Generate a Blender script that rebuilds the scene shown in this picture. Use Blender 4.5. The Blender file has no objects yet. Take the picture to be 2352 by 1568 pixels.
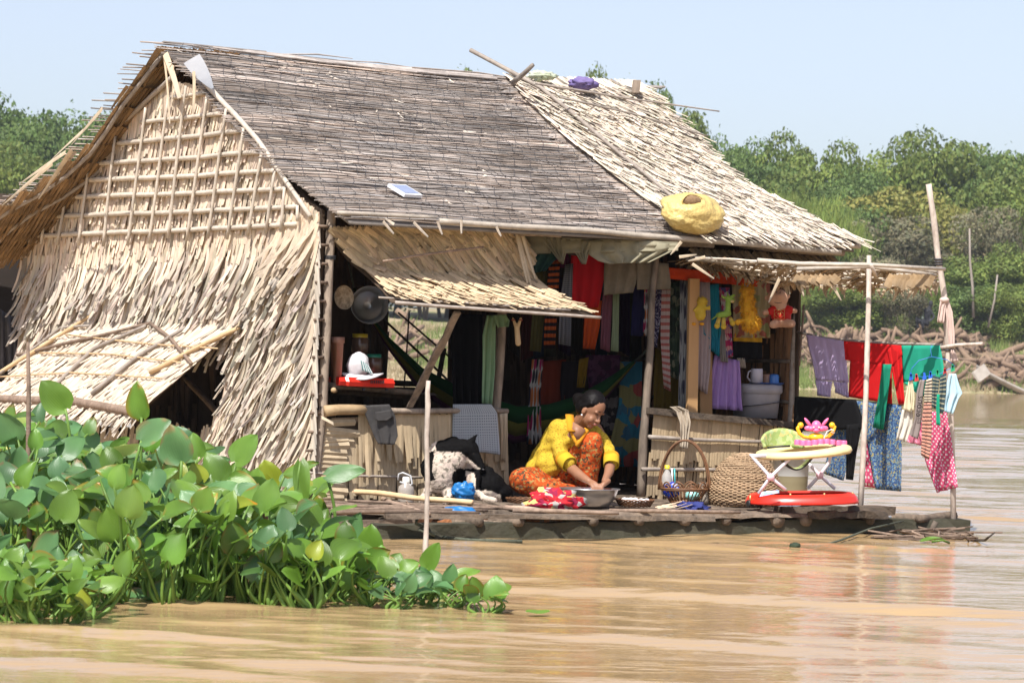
import bpy, math, random
from mathutils import Vector as V, Matrix, noise
random.seed(7)
R_=random.random
def ru(a,b): return a+(b-a)*random.random()
SC=bpy.context.scene; COL=SC.collection
# ------------------------------------------------ camera (pixel coordinates of the 2352x1568 view of the photo)
F=6500.; ROLL=.023; PIT=56/F; H=1.07
cf=V((0,math.cos(PIT),math.sin(PIT))); u0=V((0,-math.sin(PIT),math.cos(PIT))); r0=V((1,0,0))
CR=r0*math.cos(ROLL)+u0*math.sin(ROLL); CU=u0*math.cos(ROLL)-r0*math.sin(ROLL)
CAM=V((0,0,H))
def ray(x,y): return cf*F+CR*(x-1176)-CU*(y-784)
def at(x,y,Y):
    d=ray(x,y); return CAM+d*(Y/d.y)
def onz(x,y,z):
    d=ray(x,y); return CAM+d*((z-H)/d.z)
def hit(x,y,P,N):
    d=ray(x,y); return CAM+d*((P-CAM).dot(N)/d.dot(N))
def proj(p):
    q=p-CAM; k=F/q.dot(cf); return 1176+q.dot(CR)*k, 784-q.dot(CU)*k
def pm(Y): return F/Y
cam=bpy.data.cameras.new('camera'); co=bpy.data.objects.new('camera',cam); COL.objects.link(co); SC.camera=co
co.matrix_world=Matrix.Translation(CAM)@Matrix((CR,CU,-cf)).transposed().to_4x4()
cam.sensor_width=36; cam.lens=36*F/2352; cam.clip_end=3000; cam.clip_start=.5
cam.dof.use_dof=True; cam.dof.focus_distance=18.4; cam.dof.aperture_fstop=10
# ------------------------------------------------ house frame: u along the long wall, v into the house
TH=math.radians(34); UX=V((math.cos(TH),math.sin(TH),0)); VX=V((-math.sin(TH),math.cos(TH),0)); ZX=V((0,0,1))
C0=V((-1.2918,18.566,0))
def hs(u,v,z): return C0+UX*u+VX*v+ZX*z
def uvz(p):
    q=p-C0; return q.dot(UX),q.dot(VX),p.z
def onv(x,y,v): return hit(x,y,C0+VX*v,VX)     # on a plane parallel to the long wall
def onu(x,y,u): return hit(x,y,C0+UX*u,UX)     # on a plane parallel to the gable
DZ=.155
# ------------------------------------------------ object bookkeeping
ORG={}
def tag(o,label=None,cat=None,group=None,kind=None):
    if label:o['label']=label
    if cat:o['category']=cat
    if group:o['group']=group
    if kind:o['kind']=kind
    return o
def thing(name,label,cat,loc,group=None):
    o=bpy.data.objects.new(name,None); COL.objects.link(o); o.location=loc; o.empty_display_size=.1
    ORG[o.name]=V(loc); return tag(o,label,cat,group)
class MB:
    def __init__(s): s.v=[];s.f=[];s.c=[];s.uv=[]
    def add(s,vs,fs,tone=(1,1,1),uvs=None):
        b=len(s.v); s.v+=[tuple(p) for p in vs]; s.f+=[tuple(b+i for i in f) for f in fs]
        if isinstance(tone,list): s.c+=tone
        else:
            if not isinstance(tone,tuple): tone=(tone,)*3
            s.c+=[tone]*len(vs)
        s.uv+=uvs if uvs else [(0,0)]*len(vs)
    def tube(s,pts,rad,n=6,tone=1,cap=True,sq=1):
        pts=[V(p) for p in pts]; m=len(pts); rad=rad if isinstance(rad,(list,tuple)) else [rad]*m
        vs=[];uvs=[]; ref=None;L=0
        for i,p in enumerate(pts):
            t=(pts[min(i+1,m-1)]-pts[max(i-1,0)])
            t=t.normalized() if t.length>1e-9 else V((0,0,1))
            if ref is None: ref=t.orthogonal().normalized() if abs(t.z)>.9 else t.cross(ZX).normalized()
            a=(ref-t*ref.dot(t)).normalized(); b=t.cross(a); ref=a
            if i:L+=(p-pts[i-1]).length
            for k in range(n):
                g=2*math.pi*k/n; vs.append(p+(a*math.cos(g)+b*math.sin(g)*sq)*rad[i]); uvs.append((k/n,L))
        fs=[(i*n+k,i*n+(k+1)%n,(i+1)*n+(k+1)%n,(i+1)*n+k) for i in range(m-1) for k in range(n)]
        if cap: fs+=[tuple(range(n-1,-1,-1)),tuple(range((m-1)*n,m*n))]
        s.add(vs,fs,tone,uvs)
    def box(s,c,ax,ay,az,tone=1,bev=0):   # half-axis vectors
        c=V(c);vs=[];
        for sx,sy,sz in((-1,-1,-1),(1,-1,-1),(1,1,-1),(-1,1,-1),(-1,-1,1),(1,-1,1),(1,1,1),(-1,1,1)): vs.append(c+ax*sx+ay*sy+az*sz)
        s.add(vs,[(0,3,2,1),(4,5,6,7),(0,1,5,4),(1,2,6,5),(2,3,7,6),(3,0,4,7)],tone)
    def plank(s,p0,p1,w,t,up=ZX,tone=1,seg=6,jit=.004):
        p0=V(p0);p1=V(p1);d=(p1-p0); side=d.cross(up).normalized()*w/2; upv=side.cross(d).normalized()*t/2
        vs=[];m=seg+1
        for i in range(m):
            p=p0+d*(i/seg)
            for a,b in((-1,-1),(-.8,1),(.8,1),(1,-1)): vs.append(p+side*(a+ru(-jit,jit)/w*4)+upv*(b+ru(-jit,jit)/t*2))
        fs=[(i*4+k,(i+1)*4+k,(i+1)*4+(k+1)%4,i*4+(k+1)%4) for i in range(seg) for k in range(4)]
        fs+=[(0,1,2,3),(seg*4+3,seg*4+2,seg*4+1,seg*4)]
        s.add(vs,fs,tone)
    def lathe(s,base,prof,n=32,axis=ZX,sx=1,tone=1,fn=None):
        axis=V(axis).normalized(); a=axis.orthogonal().normalized() if abs(axis.z)<.99 else V((1,0,0)); b=axis.cross(a); vs=[];uvs=[]
        for j,(r,h) in enumerate(prof):
            for k in range(n):
                g=2*math.pi*k/n; rr=fn(r,h,g) if fn else r
                vs.append(V(base)+axis*h+(a*math.cos(g)*sx+b*math.sin(g))*rr); uvs.append((k/n,j/len(prof)))
        m=len(prof); s.add(vs,[(i*n+k,i*n+(k+1)%n,(i+1)*n+(k+1)%n,(i+1)*n+k) for i in range(m-1) for k in range(n)],tone,uvs)
    def ell(s,c,rx,ry,rz,n=16,m=10,ax=None,tone=1,fn=None):
        ax=ax or (V((1,0,0)),V((0,1,0)),V((0,0,1))); vs=[];uvs=[]
        for j in range(m+1):
            p=math.pi*j/m
            for k in range(n):
                g=2*math.pi*k/n; d=V((math.sin(p)*math.cos(g),math.sin(p)*math.sin(g),math.cos(p)))
                q=fn(d) if fn else 1
                vs.append(V(c)+(ax[0]*d.x*rx+ax[1]*d.y*ry+ax[2]*d.z*rz)*q); uvs.append((k/n,j/m))
        s.add(vs,[(j*n+k,(j+1)*n+k,(j+1)*n+(k+1)%n,j*n+(k+1)%n) for j in range(m) for k in range(n)],tone,uvs)
    def strip(s,p,d,nrm,L,w,curl=.0,fold=.25,taper=.4,tone=1,tip=.7,seg=3,bend=0):
        d=V(d).normalized(); side=d.cross(nrm).normalized(); vs=[];cs=[];uvs=[]
        if not isinstance(tone,tuple): tone=(tone,)*3
        for i in range(seg+1):
            t=i/seg; q=V(p)+d*L*t+nrm*(curl*t*t)+side*(bend*t*t); ww=w/2*(1-(1-taper)*t*t)
            k=1-(1-tip)*t*t
            for a in(-1,0,1):
                vs.append(q+side*ww*a+nrm*(fold*w*(1-abs(a)))); cs.append((tone[0]*k,tone[1]*k**.9,tone[2]*k**.74)); uvs.append((a*.5+.5,t))
        s.add(vs,[(i*3+k,i*3+k+1,i*3+k+4,i*3+k+3) for i in range(seg) for k in(0,1)],cs,uvs)
    def build(s,name,mat,parent=None,smooth=False,loc=None,label=None,cat=None,group=None,kind=None,solid=0,subd=0):
        root=parent
        while root is not None and root.name not in ORG: root=root.parent
        o0=ORG[root.name] if root is not None else V(loc if loc is not None else (0,0,0))
        me=bpy.data.meshes.new(name); me.from_pydata([(x-o0.x,y-o0.y,z-o0.z) for x,y,z in s.v],[],s.f)
        at_=me.attributes.new('tone','FLOAT_COLOR','POINT'); fl=[]
        for c in s.c: fl+=[c[0],c[1],c[2],1]
        at_.data.foreach_set('color',fl)
        uvl=me.uv_layers.new(name='UVMap'); idx=[0]*len(me.loops); me.loops.foreach_get('vertex_index',idx); fl=[]
        for i in idx: fl+=s.uv[i]
        uvl.data.foreach_set('uv',fl)
        if smooth: me.polygons.foreach_set('use_smooth',[True]*len(me.polygons))
        me.materials.append(mat); me.update()
        o=bpy.data.objects.new(name,me); COL.objects.link(o)
        if parent is not None: o.parent=parent
        else: o.location=o0; ORG[o.name]=o0
        if solid: m=o.modifiers.new('s','SOLIDIFY'); m.thickness=solid; m.offset=0
        if subd: m=o.modifiers.new('d','SUBSURF'); m.levels=m.render_levels=subd
        return tag(o,label,cat,group,kind)
def copy_tree(o,parent=None):
    c=o.copy(); COL.objects.link(c); c.parent=parent
    for ch in list(o.children): copy_tree(ch,c)
    return c
# ------------------------------------------------ materials
def nm(name):
    m=bpy.data.materials.new(name); m.use_nodes=True; nt=m.node_tree; b=nt.nodes['Principled BSDF']
    return m,nt,b,nt.nodes,nt.links
def mixc(nt,a,b,fac,mode='MIX'):
    n=nt.nodes.new('ShaderNodeMix'); n.data_type='RGBA'; n.blend_type=mode
    for k,s in((6,a),(7,b),(0,fac)):
        if hasattr(s,'links') : nt.links.new(s,n.inputs[k])
        else: n.inputs[k].default_value=(*s,1) if isinstance(s,(tuple,list)) else s
    return n.outputs[2]
def ramp(nt,src,stops,interp='LINEAR'):
    n=nt.nodes.new('ShaderNodeValToRGB'); n.color_ramp.interpolation=interp; e=n.color_ramp.elements
    while len(e)<len(stops): e.new(.5)
    for i,(p,c) in enumerate(stops): e[i].position=p; e[i].color=(*c,1) if isinstance(c,tuple) else (c,c,c,1)
    nt.links.new(src,n.inputs[0]); return n.outputs[0]
def coords(nt,kind='Object',scale=(1,1,1),rot=(0,0,0)):
    t=nt.nodes.new('ShaderNodeTexCoord'); m=nt.nodes.new('ShaderNodeMapping'); m.inputs['Scale'].default_value=scale; m.inputs['Rotation'].default_value=rot
    nt.links.new(t.outputs[kind],m.inputs[0]); return m.outputs[0]
def tex(nt,typ,vec,**kw):
    n=nt.nodes.new('ShaderNodeTex'+typ); 
    for k,v in kw.items():
        if k in n.inputs: n.inputs[k].default_value=v
        else: setattr(n,k,v)
    nt.links.new(vec,n.inputs['Vector']); return n
def finish(nt,b,col,rough=.8,bump=None,bs=.3,bd=.01,tone=True,spec=.35,trl=0):
    if tone:
        a=nt.nodes.new('ShaderNodeAttribute'); a.attribute_name='tone'; col=mixc(nt,col,a.outputs['Color'],1.,'MULTIPLY')
    if hasattr(col,'links'): nt.links.new(col,b.inputs['Base Color'])
    else: b.inputs['Base Color'].default_value=(*col,1)
    b.inputs['Roughness'].default_value=rough; b.inputs['Specular IOR Level'].default_value=spec
    if bump is not None:
        n=nt.nodes.new('ShaderNodeBump'); n.inputs['Strength'].default_value=bs; n.inputs['Distance'].default_value=bd
        nt.links.new(bump,n.inputs['Height']); nt.links.new(n.outputs[0],b.inputs['Normal'])
    if trl:
        t=nt.nodes.new('ShaderNodeBsdfTranslucent'); mx=nt.nodes.new('ShaderNodeMixShader'); mx.inputs[0].default_value=trl
        if hasattr(col,'links'): nt.links.new(col,t.inputs[0])
        else: t.inputs[0].default_value=(*col,1)
        nt.links.new(b.outputs[0],mx.inputs[1]); nt.links.new(t.outputs[0],mx.inputs[2]); nt.links.new(mx.outputs[0],nt.nodes['Material Output'].inputs[0])
def mat(name,c1,c2=None,scale=12,st=(1,1,1),rough=.8,bs=.3,bscale=None,bd=.006,spec=.3,trl=0,metal=0,tone=True):
    m,nt,b,N,L=nm(name); c2=c2 or tuple(x*.7 for x in c1)
    n=tex(nt,'Noise',coords(nt,'Object',st),Scale=scale,Detail=5.,Roughness=.65)
    f=ramp(nt,n.outputs['Fac'],[(.32,0.),(.68,1.)])
    n2=tex(nt,'Noise',coords(nt,'Object',st),Scale=bscale or scale*4,Detail=4.)
    finish(nt,b,mixc(nt,c1,c2,f),rough,n2.outputs['Fac'],bs,bd,tone,spec,trl); b.inputs['Metallic'].default_value=metal
    return m
def dots(name,bg,fg,scale=12,thr=.3,rnd=0.,uv=True,rough=.85,trl=.15,cols=None,rot=0.):
    m,nt,b,N,L=nm(name); v=tex(nt,'Voronoi',coords(nt,'UV' if uv else 'Object',(scale,scale,scale),(0,0,rot)),voronoi_dimensions='2D',Scale=1.,Randomness=rnd)
    f=ramp(nt,v.outputs['Distance'],[(thr,1.),(thr+.06,0.)])
    if cols: fg=ramp(nt,v.outputs['Color'],[(i/len(cols),c) for i,c in enumerate(cols)],'CONSTANT')
    n=tex(nt,'Noise',coords(nt,'Object'),Scale=30.); finish(nt,b,mixc(nt,bg,fg,f),rough,n.outputs['Fac'],.3,.004,True,.2,trl); return m
def stripes(name,stops,scale=8,axis=1,rough=.85,trl=.1,wob=.0):
    m,nt,b,N,L=nm(name); c=coords(nt,'UV'); sx=N.new('ShaderNodeSeparateXYZ'); L.new(c,sx.inputs[0])
    ns=tex(nt,'Noise',coords(nt,'UV',(3,3,3)),Scale=2.); ma=N.new('ShaderNodeMath'); ma.operation='MULTIPLY_ADD'; L.new(ns.outputs['Fac'],ma.inputs[0]); ma.inputs[1].default_value=wob; L.new(sx.outputs[axis],ma.inputs[2])
    mu=N.new('ShaderNodeMath'); mu.operation='MULTIPLY'; L.new(ma.outputs[0],mu.inputs[0]); mu.inputs[1].default_value=scale
    fr=N.new('ShaderNodeMath'); fr.operation='FRACT'; L.new(mu.outputs[0],fr.inputs[0])
    finish(nt,b,ramp(nt,fr.outputs[0],stops,'CONSTANT'),rough,trl=trl,spec=.2); return m
def floral(name,cols,scale=30,rough=.85,trl=.15,uv=False):
    m,nt,b,N,L=nm(name); c=coords(nt,'UV' if uv else 'Object'); n0=tex(nt,'Noise',c,Scale=scale*.6,Detail=3.)
    vadd=N.new('ShaderNodeVectorMath'); vadd.operation='MULTIPLY_ADD'; L.new(n0.outputs['Color'],vadd.inputs[0]); vadd.inputs[1].default_value=(1.2/scale,)*3; L.new(c,vadd.inputs[2])
    v=tex(nt,'Voronoi',vadd.outputs[0],Scale=scale)
    sx=N.new('ShaderNodeSeparateXYZ'); L.new(v.outputs['Color'],sx.inputs[0])
    finish(nt,b,ramp(nt,sx.outputs[0],[(i/len(cols),cc) for i,cc in enumerate(cols)],'CONSTANT'),rough,n0.outputs['Fac'],.3,.004,trl=trl,spec=.2); return m
def plain(name,c,rough=.4,spec=.5,metal=0,trl=0,alpha=1,var=.12):
    m,nt,b,N,L=nm(name); n=tex(nt,'Noise',coords(nt,'Object'),Scale=9.,Detail=4.)
    k=ramp(nt,n.outputs['Fac'],[(.3,1-var),(.7,1+var*.0)]); finish(nt,b,mixc(nt,c,k,1.,'MULTIPLY'),rough,n.outputs['Fac'],.1,.002,True,spec,trl)
    b.inputs['Metallic'].default_value=metal
    if alpha<1: b.inputs['Alpha'].default_value=alpha
    return m
TH_BRIGHT=mat('thatch_sunbleached',(.76,.66,.54),(.56,.49,.405),14,(1,1,.3),.75,.3,trl=.12)
TH_PALE=mat('thatch_bleached',(.74,.63,.495),(.52,.445,.36),14,(1,1,.3),.75,.3,trl=.12)
TH_GREY=mat('thatch_grey_sticks',(.46,.405,.365),(.29,.25,.22),7,(1,1,1),.85,.4)
TH_WARM=mat('thatch_warm',(.62,.50,.35),(.46,.365,.25),14,(1,1,.3),.7,.3,trl=.14)
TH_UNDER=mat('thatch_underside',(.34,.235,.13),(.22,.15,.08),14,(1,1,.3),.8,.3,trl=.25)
TH_DARK=mat('thatch_dark',(.10,.065,.04),(.05,.033,.022),10,(1,1,.3),.9,.4)  # near-black; backings put the shade of leaf gaps into this colour
BAMBOO=mat('bamboo_weathered',(.56,.48,.39),(.38,.33,.27),16,(1,1,1),.6,.2)
BAMBOO_D=mat('bamboo_grey',(.36,.31,.26),(.22,.18,.15),16,(1,1,1),.7,.3)
POSTW=mat('post_wood',(.32,.25,.19),(.14,.11,.085),22,(1,1,.25),.85,.5)
LOGW=mat('raft_wood',(.155,.115,.082),(.065,.05,.038),16,(1,1,1),.9,.6,bd=.012)
DARKW=mat('dark_brown_wood',(.075,.058,.045),(.035,.028,.02),14,(1,1,1),.8,.6)  # dark brown wood for inner posts, bars, rods and twigs
BRANCH=mat('branch_bark',(.26,.185,.135),(.13,.09,.065),20,(1,1,1),.9,.5)
YPOLE=mat('fresh_pole',(.62,.44,.25),(.48,.33,.18),14,(1,1,1),.65,.2)
WHITEPOLE=mat('bleached_pole',(.62,.53,.45),(.34,.27,.22),26,(1,1,.3),.8,.4)
ROPE=mat('rope',(.12,.13,.09),(.05,.055,.04),90,(1,1,1),.9,.6)
WIRE=plain('wire_dark',(.03,.03,.035),.6)
WICKER=mat('wicker_tan',(.43,.30,.18),(.30,.20,.12),30,(1,1,1),.7,.3)
WICKER_D=mat('wicker_brown',(.22,.105,.05),(.12,.06,.03),30,(1,1,1),.5,.3)
SKIN=mat('skin',(.30,.145,.082),(.25,.12,.068),6,(1,1,1),.48,.05,bd=.002)
HAIR=mat('hair_black',(.004,.0035,.0035),(.008,.006,.006),60,(1,1,1),.5,.15,spec=.12)
# ------------------------------------------------ cloth and organic helpers
def lerp(a,b,t): return a+(b-a)*t
def cloth(mb,rows,Y,fold=.012,nf=4,cols=18,sub=5,ph=0,tone=1,drift=.3,off=0.,us=1.,vs_=1.):
    Yf=Y if callable(Y) else (lambda x:Y); vs=[];uvs=[]; n=(len(rows)-1)*sub+1
    for i in range(n):
        k=min(i//sub,len(rows)-2); t=i/sub-k; a,b=rows[k],rows[k+1]; T=i/(n-1)
        xl,yl,xr,yr=[lerp(a[j],b[j],t) for j in range(4)]
        for c in range(cols+1):
            s=c/cols; x=lerp(xl,xr,s)
            y=lerp(yl,yr,s); g=fold*(.35+.65*T)*(math.sin(nf*6.283*s+ph+drift*3*T)+.45*math.sin(nf*2.3*6.283*s+ph*2.1+2*T+1))
            g+=fold*.5*noise.noise(V((s*3+ph,T*2.5,ph)))
            p=at(x,y,Yf(x)+off); vs.append(p+V((g*.25,-g,0))); uvs.append((s*us,T*vs_))
    m=cols+1
    mb.add(vs,[(i*m+c,(i+1)*m+c,(i+1)*m+c+1,i*m+c+1) for i in range(n-1) for c in range(cols)],tone,uvs)
def hang(name,mat_,rows,Y,label,cat='clothing',group=None,**kw):
    mb=MB(); rr=rows if isinstance(rows[0],list) else [rows]
    for r in rr: cloth(mb,r,Y,**kw)
    return mb.build(name,mat_,None,True,mb_base(mb),label,cat,group,solid=.004)
def mb_base(mb):
    n=len(mb.v); return V((sum(p[0] for p in mb.v)/n,sum(p[1] for p in mb.v)/n,min(p[2] for p in mb.v)))
def frame_from(d,up=ZX):
    d=V(d).normalized(); a=d.cross(up); a=a.normalized() if a.length>1e-4 else V((1,0,0)); return a,d,a.cross(d)
def capsule(mb,p0,r0,p1,r1,n=14,flat=1,up=None):
    p0=V(p0);p1=V(p1);d=(p1-p0);L=d.length; t=d/L if L>1e-6 else ZX
    a=(up.cross(t).normalized() if up is not None else t.orthogonal().normalized()); b=t.cross(a); vs=[];rows=[]
    for k in range(5): g=math.pi/2*(k/5); rows.append((-math.cos(g)*r0,max(math.sin(g)*r0,r0*.02)))
    rows+= [(0,r0),(L*.5,(r0+r1)/2),(L,r1)]
    for k in range(1,6): g=math.pi/2*(k/5); rows.append((L+math.sin(g)*r1,max(math.cos(g)*r1,r1*.02)))
    for h,r in rows:
        for k in range(n): g=2*math.pi*k/n; vs.append(p0+t*h+a*math.cos(g)*r+b*math.sin(g)*r*flat)
    m=len(rows); fs=[(i*n+k,i*n+(k+1)%n,(i+1)*n+(k+1)%n,(i+1)*n+k) for i in range(m-1) for k in range(n)]
    fs+=[tuple(range(n-1,-1,-1)),tuple(range((m-1)*n,m*n))]; mb.add(vs,fs)
def blob(name,mb,mat_,parent=None,voxel=.006,sm=4,colf=None,disp=None,dec=0,**kw):
    me=bpy.data.meshes.new('t'); me.from_pydata(mb.v,[],mb.f); o=bpy.data.objects.new('t',me); COL.objects.link(o)
    m=o.modifiers.new('r','REMESH'); m.mode='VOXEL'; m.voxel_size=voxel
    m=o.modifiers.new('s','SMOOTH'); m.iterations=sm; m.factor=.6
    if dec: m=o.modifiers.new('d','DECIMATE'); m.ratio=dec
    dg=bpy.context.evaluated_depsgraph_get(); me2=bpy.data.meshes.new_from_object(o.evaluated_get(dg)); bpy.data.objects.remove(o); bpy.data.meshes.remove(me)
    r=MB(); r.v=[tuple(v.co) for v in me2.vertices]; r.f=[tuple(p.vertices) for p in me2.polygons]
    if disp:
        ns=[v.normal.copy() for v in me2.vertices]; r.v=[tuple(V(p)+n*disp(V(p))) for p,n in zip(r.v,ns)]
    r.c=[colf(V(p)) if colf else (1,1,1) for p in r.v]; r.uv=[(0,0)]*len(r.v); bpy.data.meshes.remove(me2)
    return r.build(name,mat_,parent,True,**kw)
def interp(pts,x):
    if x<=pts[0][0]: return pts[0][1]
    for (a,b),(c,d) in zip(pts,pts[1:]):
        if x<=c: return b+(d-b)*(x-a)/(c-a)
    return pts[-1][1]
def jt(c,j=.12,g=0):
    k=1+ru(-j,j); return tuple(max(0,x*k*(1+ru(-g,g))) for x in c)
# ================================================ WORLD, SUN
w=bpy.data.worlds.new('World'); SC.world=w; w.use_nodes=True; wn=w.node_tree
SUND=V((-.26,-.72,1.08)).normalized()
sky=wn.nodes.new('ShaderNodeTexSky'); sky.sky_type='NISHITA'; sky.sun_disc=False
sky.sun_elevation=math.asin(SUND.z); sky.sun_rotation=math.atan2(SUND.x,SUND.y)
sky.air_density=1.0; sky.dust_density=1.6; sky.ozone_density=3.0; sky.altitude=0
hsv=wn.nodes.new('ShaderNodeHueSaturation'); hsv.inputs['Saturation'].default_value=.68; hsv.inputs['Hue'].default_value=.517; hsv.inputs['Value'].default_value=.97; wn.links.new(sky.outputs[0],hsv.inputs['Color']); wn.links.new(hsv.outputs[0],wn.nodes['Background'].inputs[0]); wn.nodes['Background'].inputs[1].default_value=.145
sl=bpy.data.lights.new('sun','SUN'); sl.energy=5.0; sl.angle=math.radians(.5); sl.color=(1,.965,.91)
so=bpy.data.objects.new('sun',sl); COL.objects.link(so); so.rotation_euler=SUND.to_track_quat('Z','Y').to_euler(); so.location=(0,0,30)
SC.view_settings.view_transform='Standard'; SC.view_settings.look='None'; SC.view_settings.exposure=.46; SC.view_settings.gamma=1
SC.cycles.max_bounces=6; SC.cycles.transparent_max_bounces=12
# ================================================ WATER: one sheet, real wave relief near the camera
def water():
    import numpy as np
    rnd=random.Random(3); waves=[]
    for i in range(70):
        lam=.07*(1.055**i); k=6.283/lam; th=rnd.gauss(1.45,.30)
        waves.append((k*math.cos(th),k*math.sin(th),rnd.uniform(0,6.28),(.0020 if lam<.22 else .0034 if lam<.5 else .0042 if lam<1.5 else .0015)*lam*rnd.uniform(.3,1.),lam))
    ys=[3.]
    while ys[-1]<187: ys.append(ys[-1]*(1.0016 if 10<ys[-1]<24 else 1.004 if ys[-1]<60 else 1.012))
    ys=np.array(ys); nc=420; s=np.linspace(-.5,.5,nc+1); f=np.where(np.abs(s)<.48,.62,.62+(np.abs(s)-.48)*120)
    Y=np.repeat(ys[:,None],nc+1,1); X=(Y+2)*(s*f)[None,:]; Z=np.zeros_like(X)
    m=1+.45*np.sin(.9*X+.5*Y+1)*np.sin(.35*X-.8*Y)+.35*np.sin(2.1*X+1.3*Y)*np.sin(1.1*Y)
    for kx,ky,ph,a,lam in waves:
        Z+=np.where(lam>Y*Y*.00018,a*np.sin(kx*X+ky*Y+ph+.8*np.sin(.7*X+.4*Y)),0)
    Z*=m*np.clip((Y-9)/1.,0,1)*np.clip((110-Y)/50,0,1)
    vs=list(zip(X.ravel().tolist(),Y.ravel().tolist(),Z.ravel().tolist())); m=nc+1
    fs=[(i*m+c,i*m+c+1,(i+1)*m+c+1,(i+1)*m+c) for i in range(len(ys)-1) for c in range(nc)]
    mb=MB(); mb.v=vs; mb.f=fs; mb.c=[(1,1,1)]*len(vs); mb.uv=[(0,0)]*len(vs)
    M_,nt,b,N,L=nm('muddy_water')
    n=tex(nt,'Noise',coords(nt,'Object',(.25,.6,1)),Scale=1.,Detail=4.)
    n2=tex(nt,'Noise',coords(nt,'Object',(5,17,1)),Scale=1.,Detail=4.)
    n3=tex(nt,'Noise',coords(nt,'Object',(.6,2.2,1)),Scale=1.,Detail=5.)
    ad=N.new('ShaderNodeMath'); ad.operation='MULTIPLY_ADD'; L.new(n3.outputs['Fac'],ad.inputs[0]); ad.inputs[1].default_value=3.; L.new(n2.outputs['Fac'],ad.inputs[2])
    finish(nt,b,mixc(nt,(.36,.235,.108),(.42,.29,.15),n.outputs['Fac']),.045,ad.outputs[0],.15,.03,False,.5)
    b.inputs['IOR'].default_value=1.42
    mb.build('water',M_,None,True,(0,0,0),kind='structure')
water()
def haze():
    mb=MB(); mb.box(V((0,700,38)),V((1150,0,0)),V((0,740,0)),V((0,0,42))); M_,nt,b,N,L=nm('river_haze'); N.remove(b); v=N.new('ShaderNodeVolumePrincipled'); v.inputs['Color'].default_value=(.85,.9,.97,1); v.inputs['Density'].default_value=.0003; v.inputs['Anisotropy'].default_value=.3
    L.new(v.outputs[0],N['Material Output'].inputs['Volume']); mb.build('haze',M_,None,False,(0,0,0),kind='stuff',label='faint pale haze over the river and far bank',cat='haze')
HAZE=1
if HAZE: haze()
# ================================================ FAR BANK
SHY=182.
def heap_top(px): return interp([(1780,775),(1850,728),(1930,765),(2000,775),(2060,765),(2110,738),(2150,745),(2200,735),(2240,735),(2280,790),(2320,835),(2352,850),(2420,880)],px)
def bankz(X,Y):
    t=Y-SHY-1.5*noise.noise(V((X*.06,0,0)))*2
    return -.6+ (t*.20 if t<20 else 4+(t-20)*.05)+ (.4*noise.noise(V((X*.12,Y*.12,3)))+.15*noise.noise(V((X*.5,Y*.5,3))) if t>0 else 0)
def bank():
    mb=MB(); xs=[-1500,-600,-250]+[-120+1.6*i for i in range(151)]+[250,600,1500]; ys=[SHY-4+1.2*i for i in range(46)]+[250,300,450,800,2500]
    vs=[(x,y,bankz(x,y) if y<260 else 7+(y-260)*.0) for y in ys for x in xs]; m=len(xs)
    mb.add(vs,[(i*m+c,i*m+c+1,(i+1)*m+c+1,(i+1)*m+c) for i in range(len(ys)-1) for c in range(m-1)])
    M_,nt,b,N,L=nm('dry_bank'); n=tex(nt,'Noise',coords(nt,'Object',(.35,.2,.35)),Scale=1.,Detail=6.,Roughness=.7); n2=tex(nt,'Noise',coords(nt,'Object'),Scale=4.,Detail=5.)
    c=ramp(nt,n.outputs['Fac'],[(.36,(.13,.17,.055)),(.47,(.30,.26,.14)),(.6,(.40,.31,.20))]); c=mixc(nt,c,(.20,.15,.09),ramp(nt,n2.outputs['Fac'],[(.5,0.),(.8,.7)]))
    finish(nt,b,c,.95,n2.outputs['Fac'],.8,.2,False); mb.build('ground',M_,None,True,(0,0,0),kind='structure')
    mb=MB(); vs=[]; n=60
    for i in range(n+1):
        px=1800+i*11; t=heap_top(px)+14
        for j in range(9): y=t+(900-t)*j/8; Y=lerp(205,187.5,(y-735)/165); p=at(px,y+6*noise.noise(V((i*.5,j*.6,0))),Y); vs.append((p.x,p.y,max(p.z,-.5)))
    mb.add(vs,[(i*9+j,i*9+j+1,i*9+j+10,i*9+j+9) for i in range(n) for j in range(8)])
    mb.build('ground',mat('brushwood_litter',(.12,.08,.055),(.05,.035,.025),1.5,bs=.8,bd=.1),None,True,(0,195,0),kind='structure')
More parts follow.
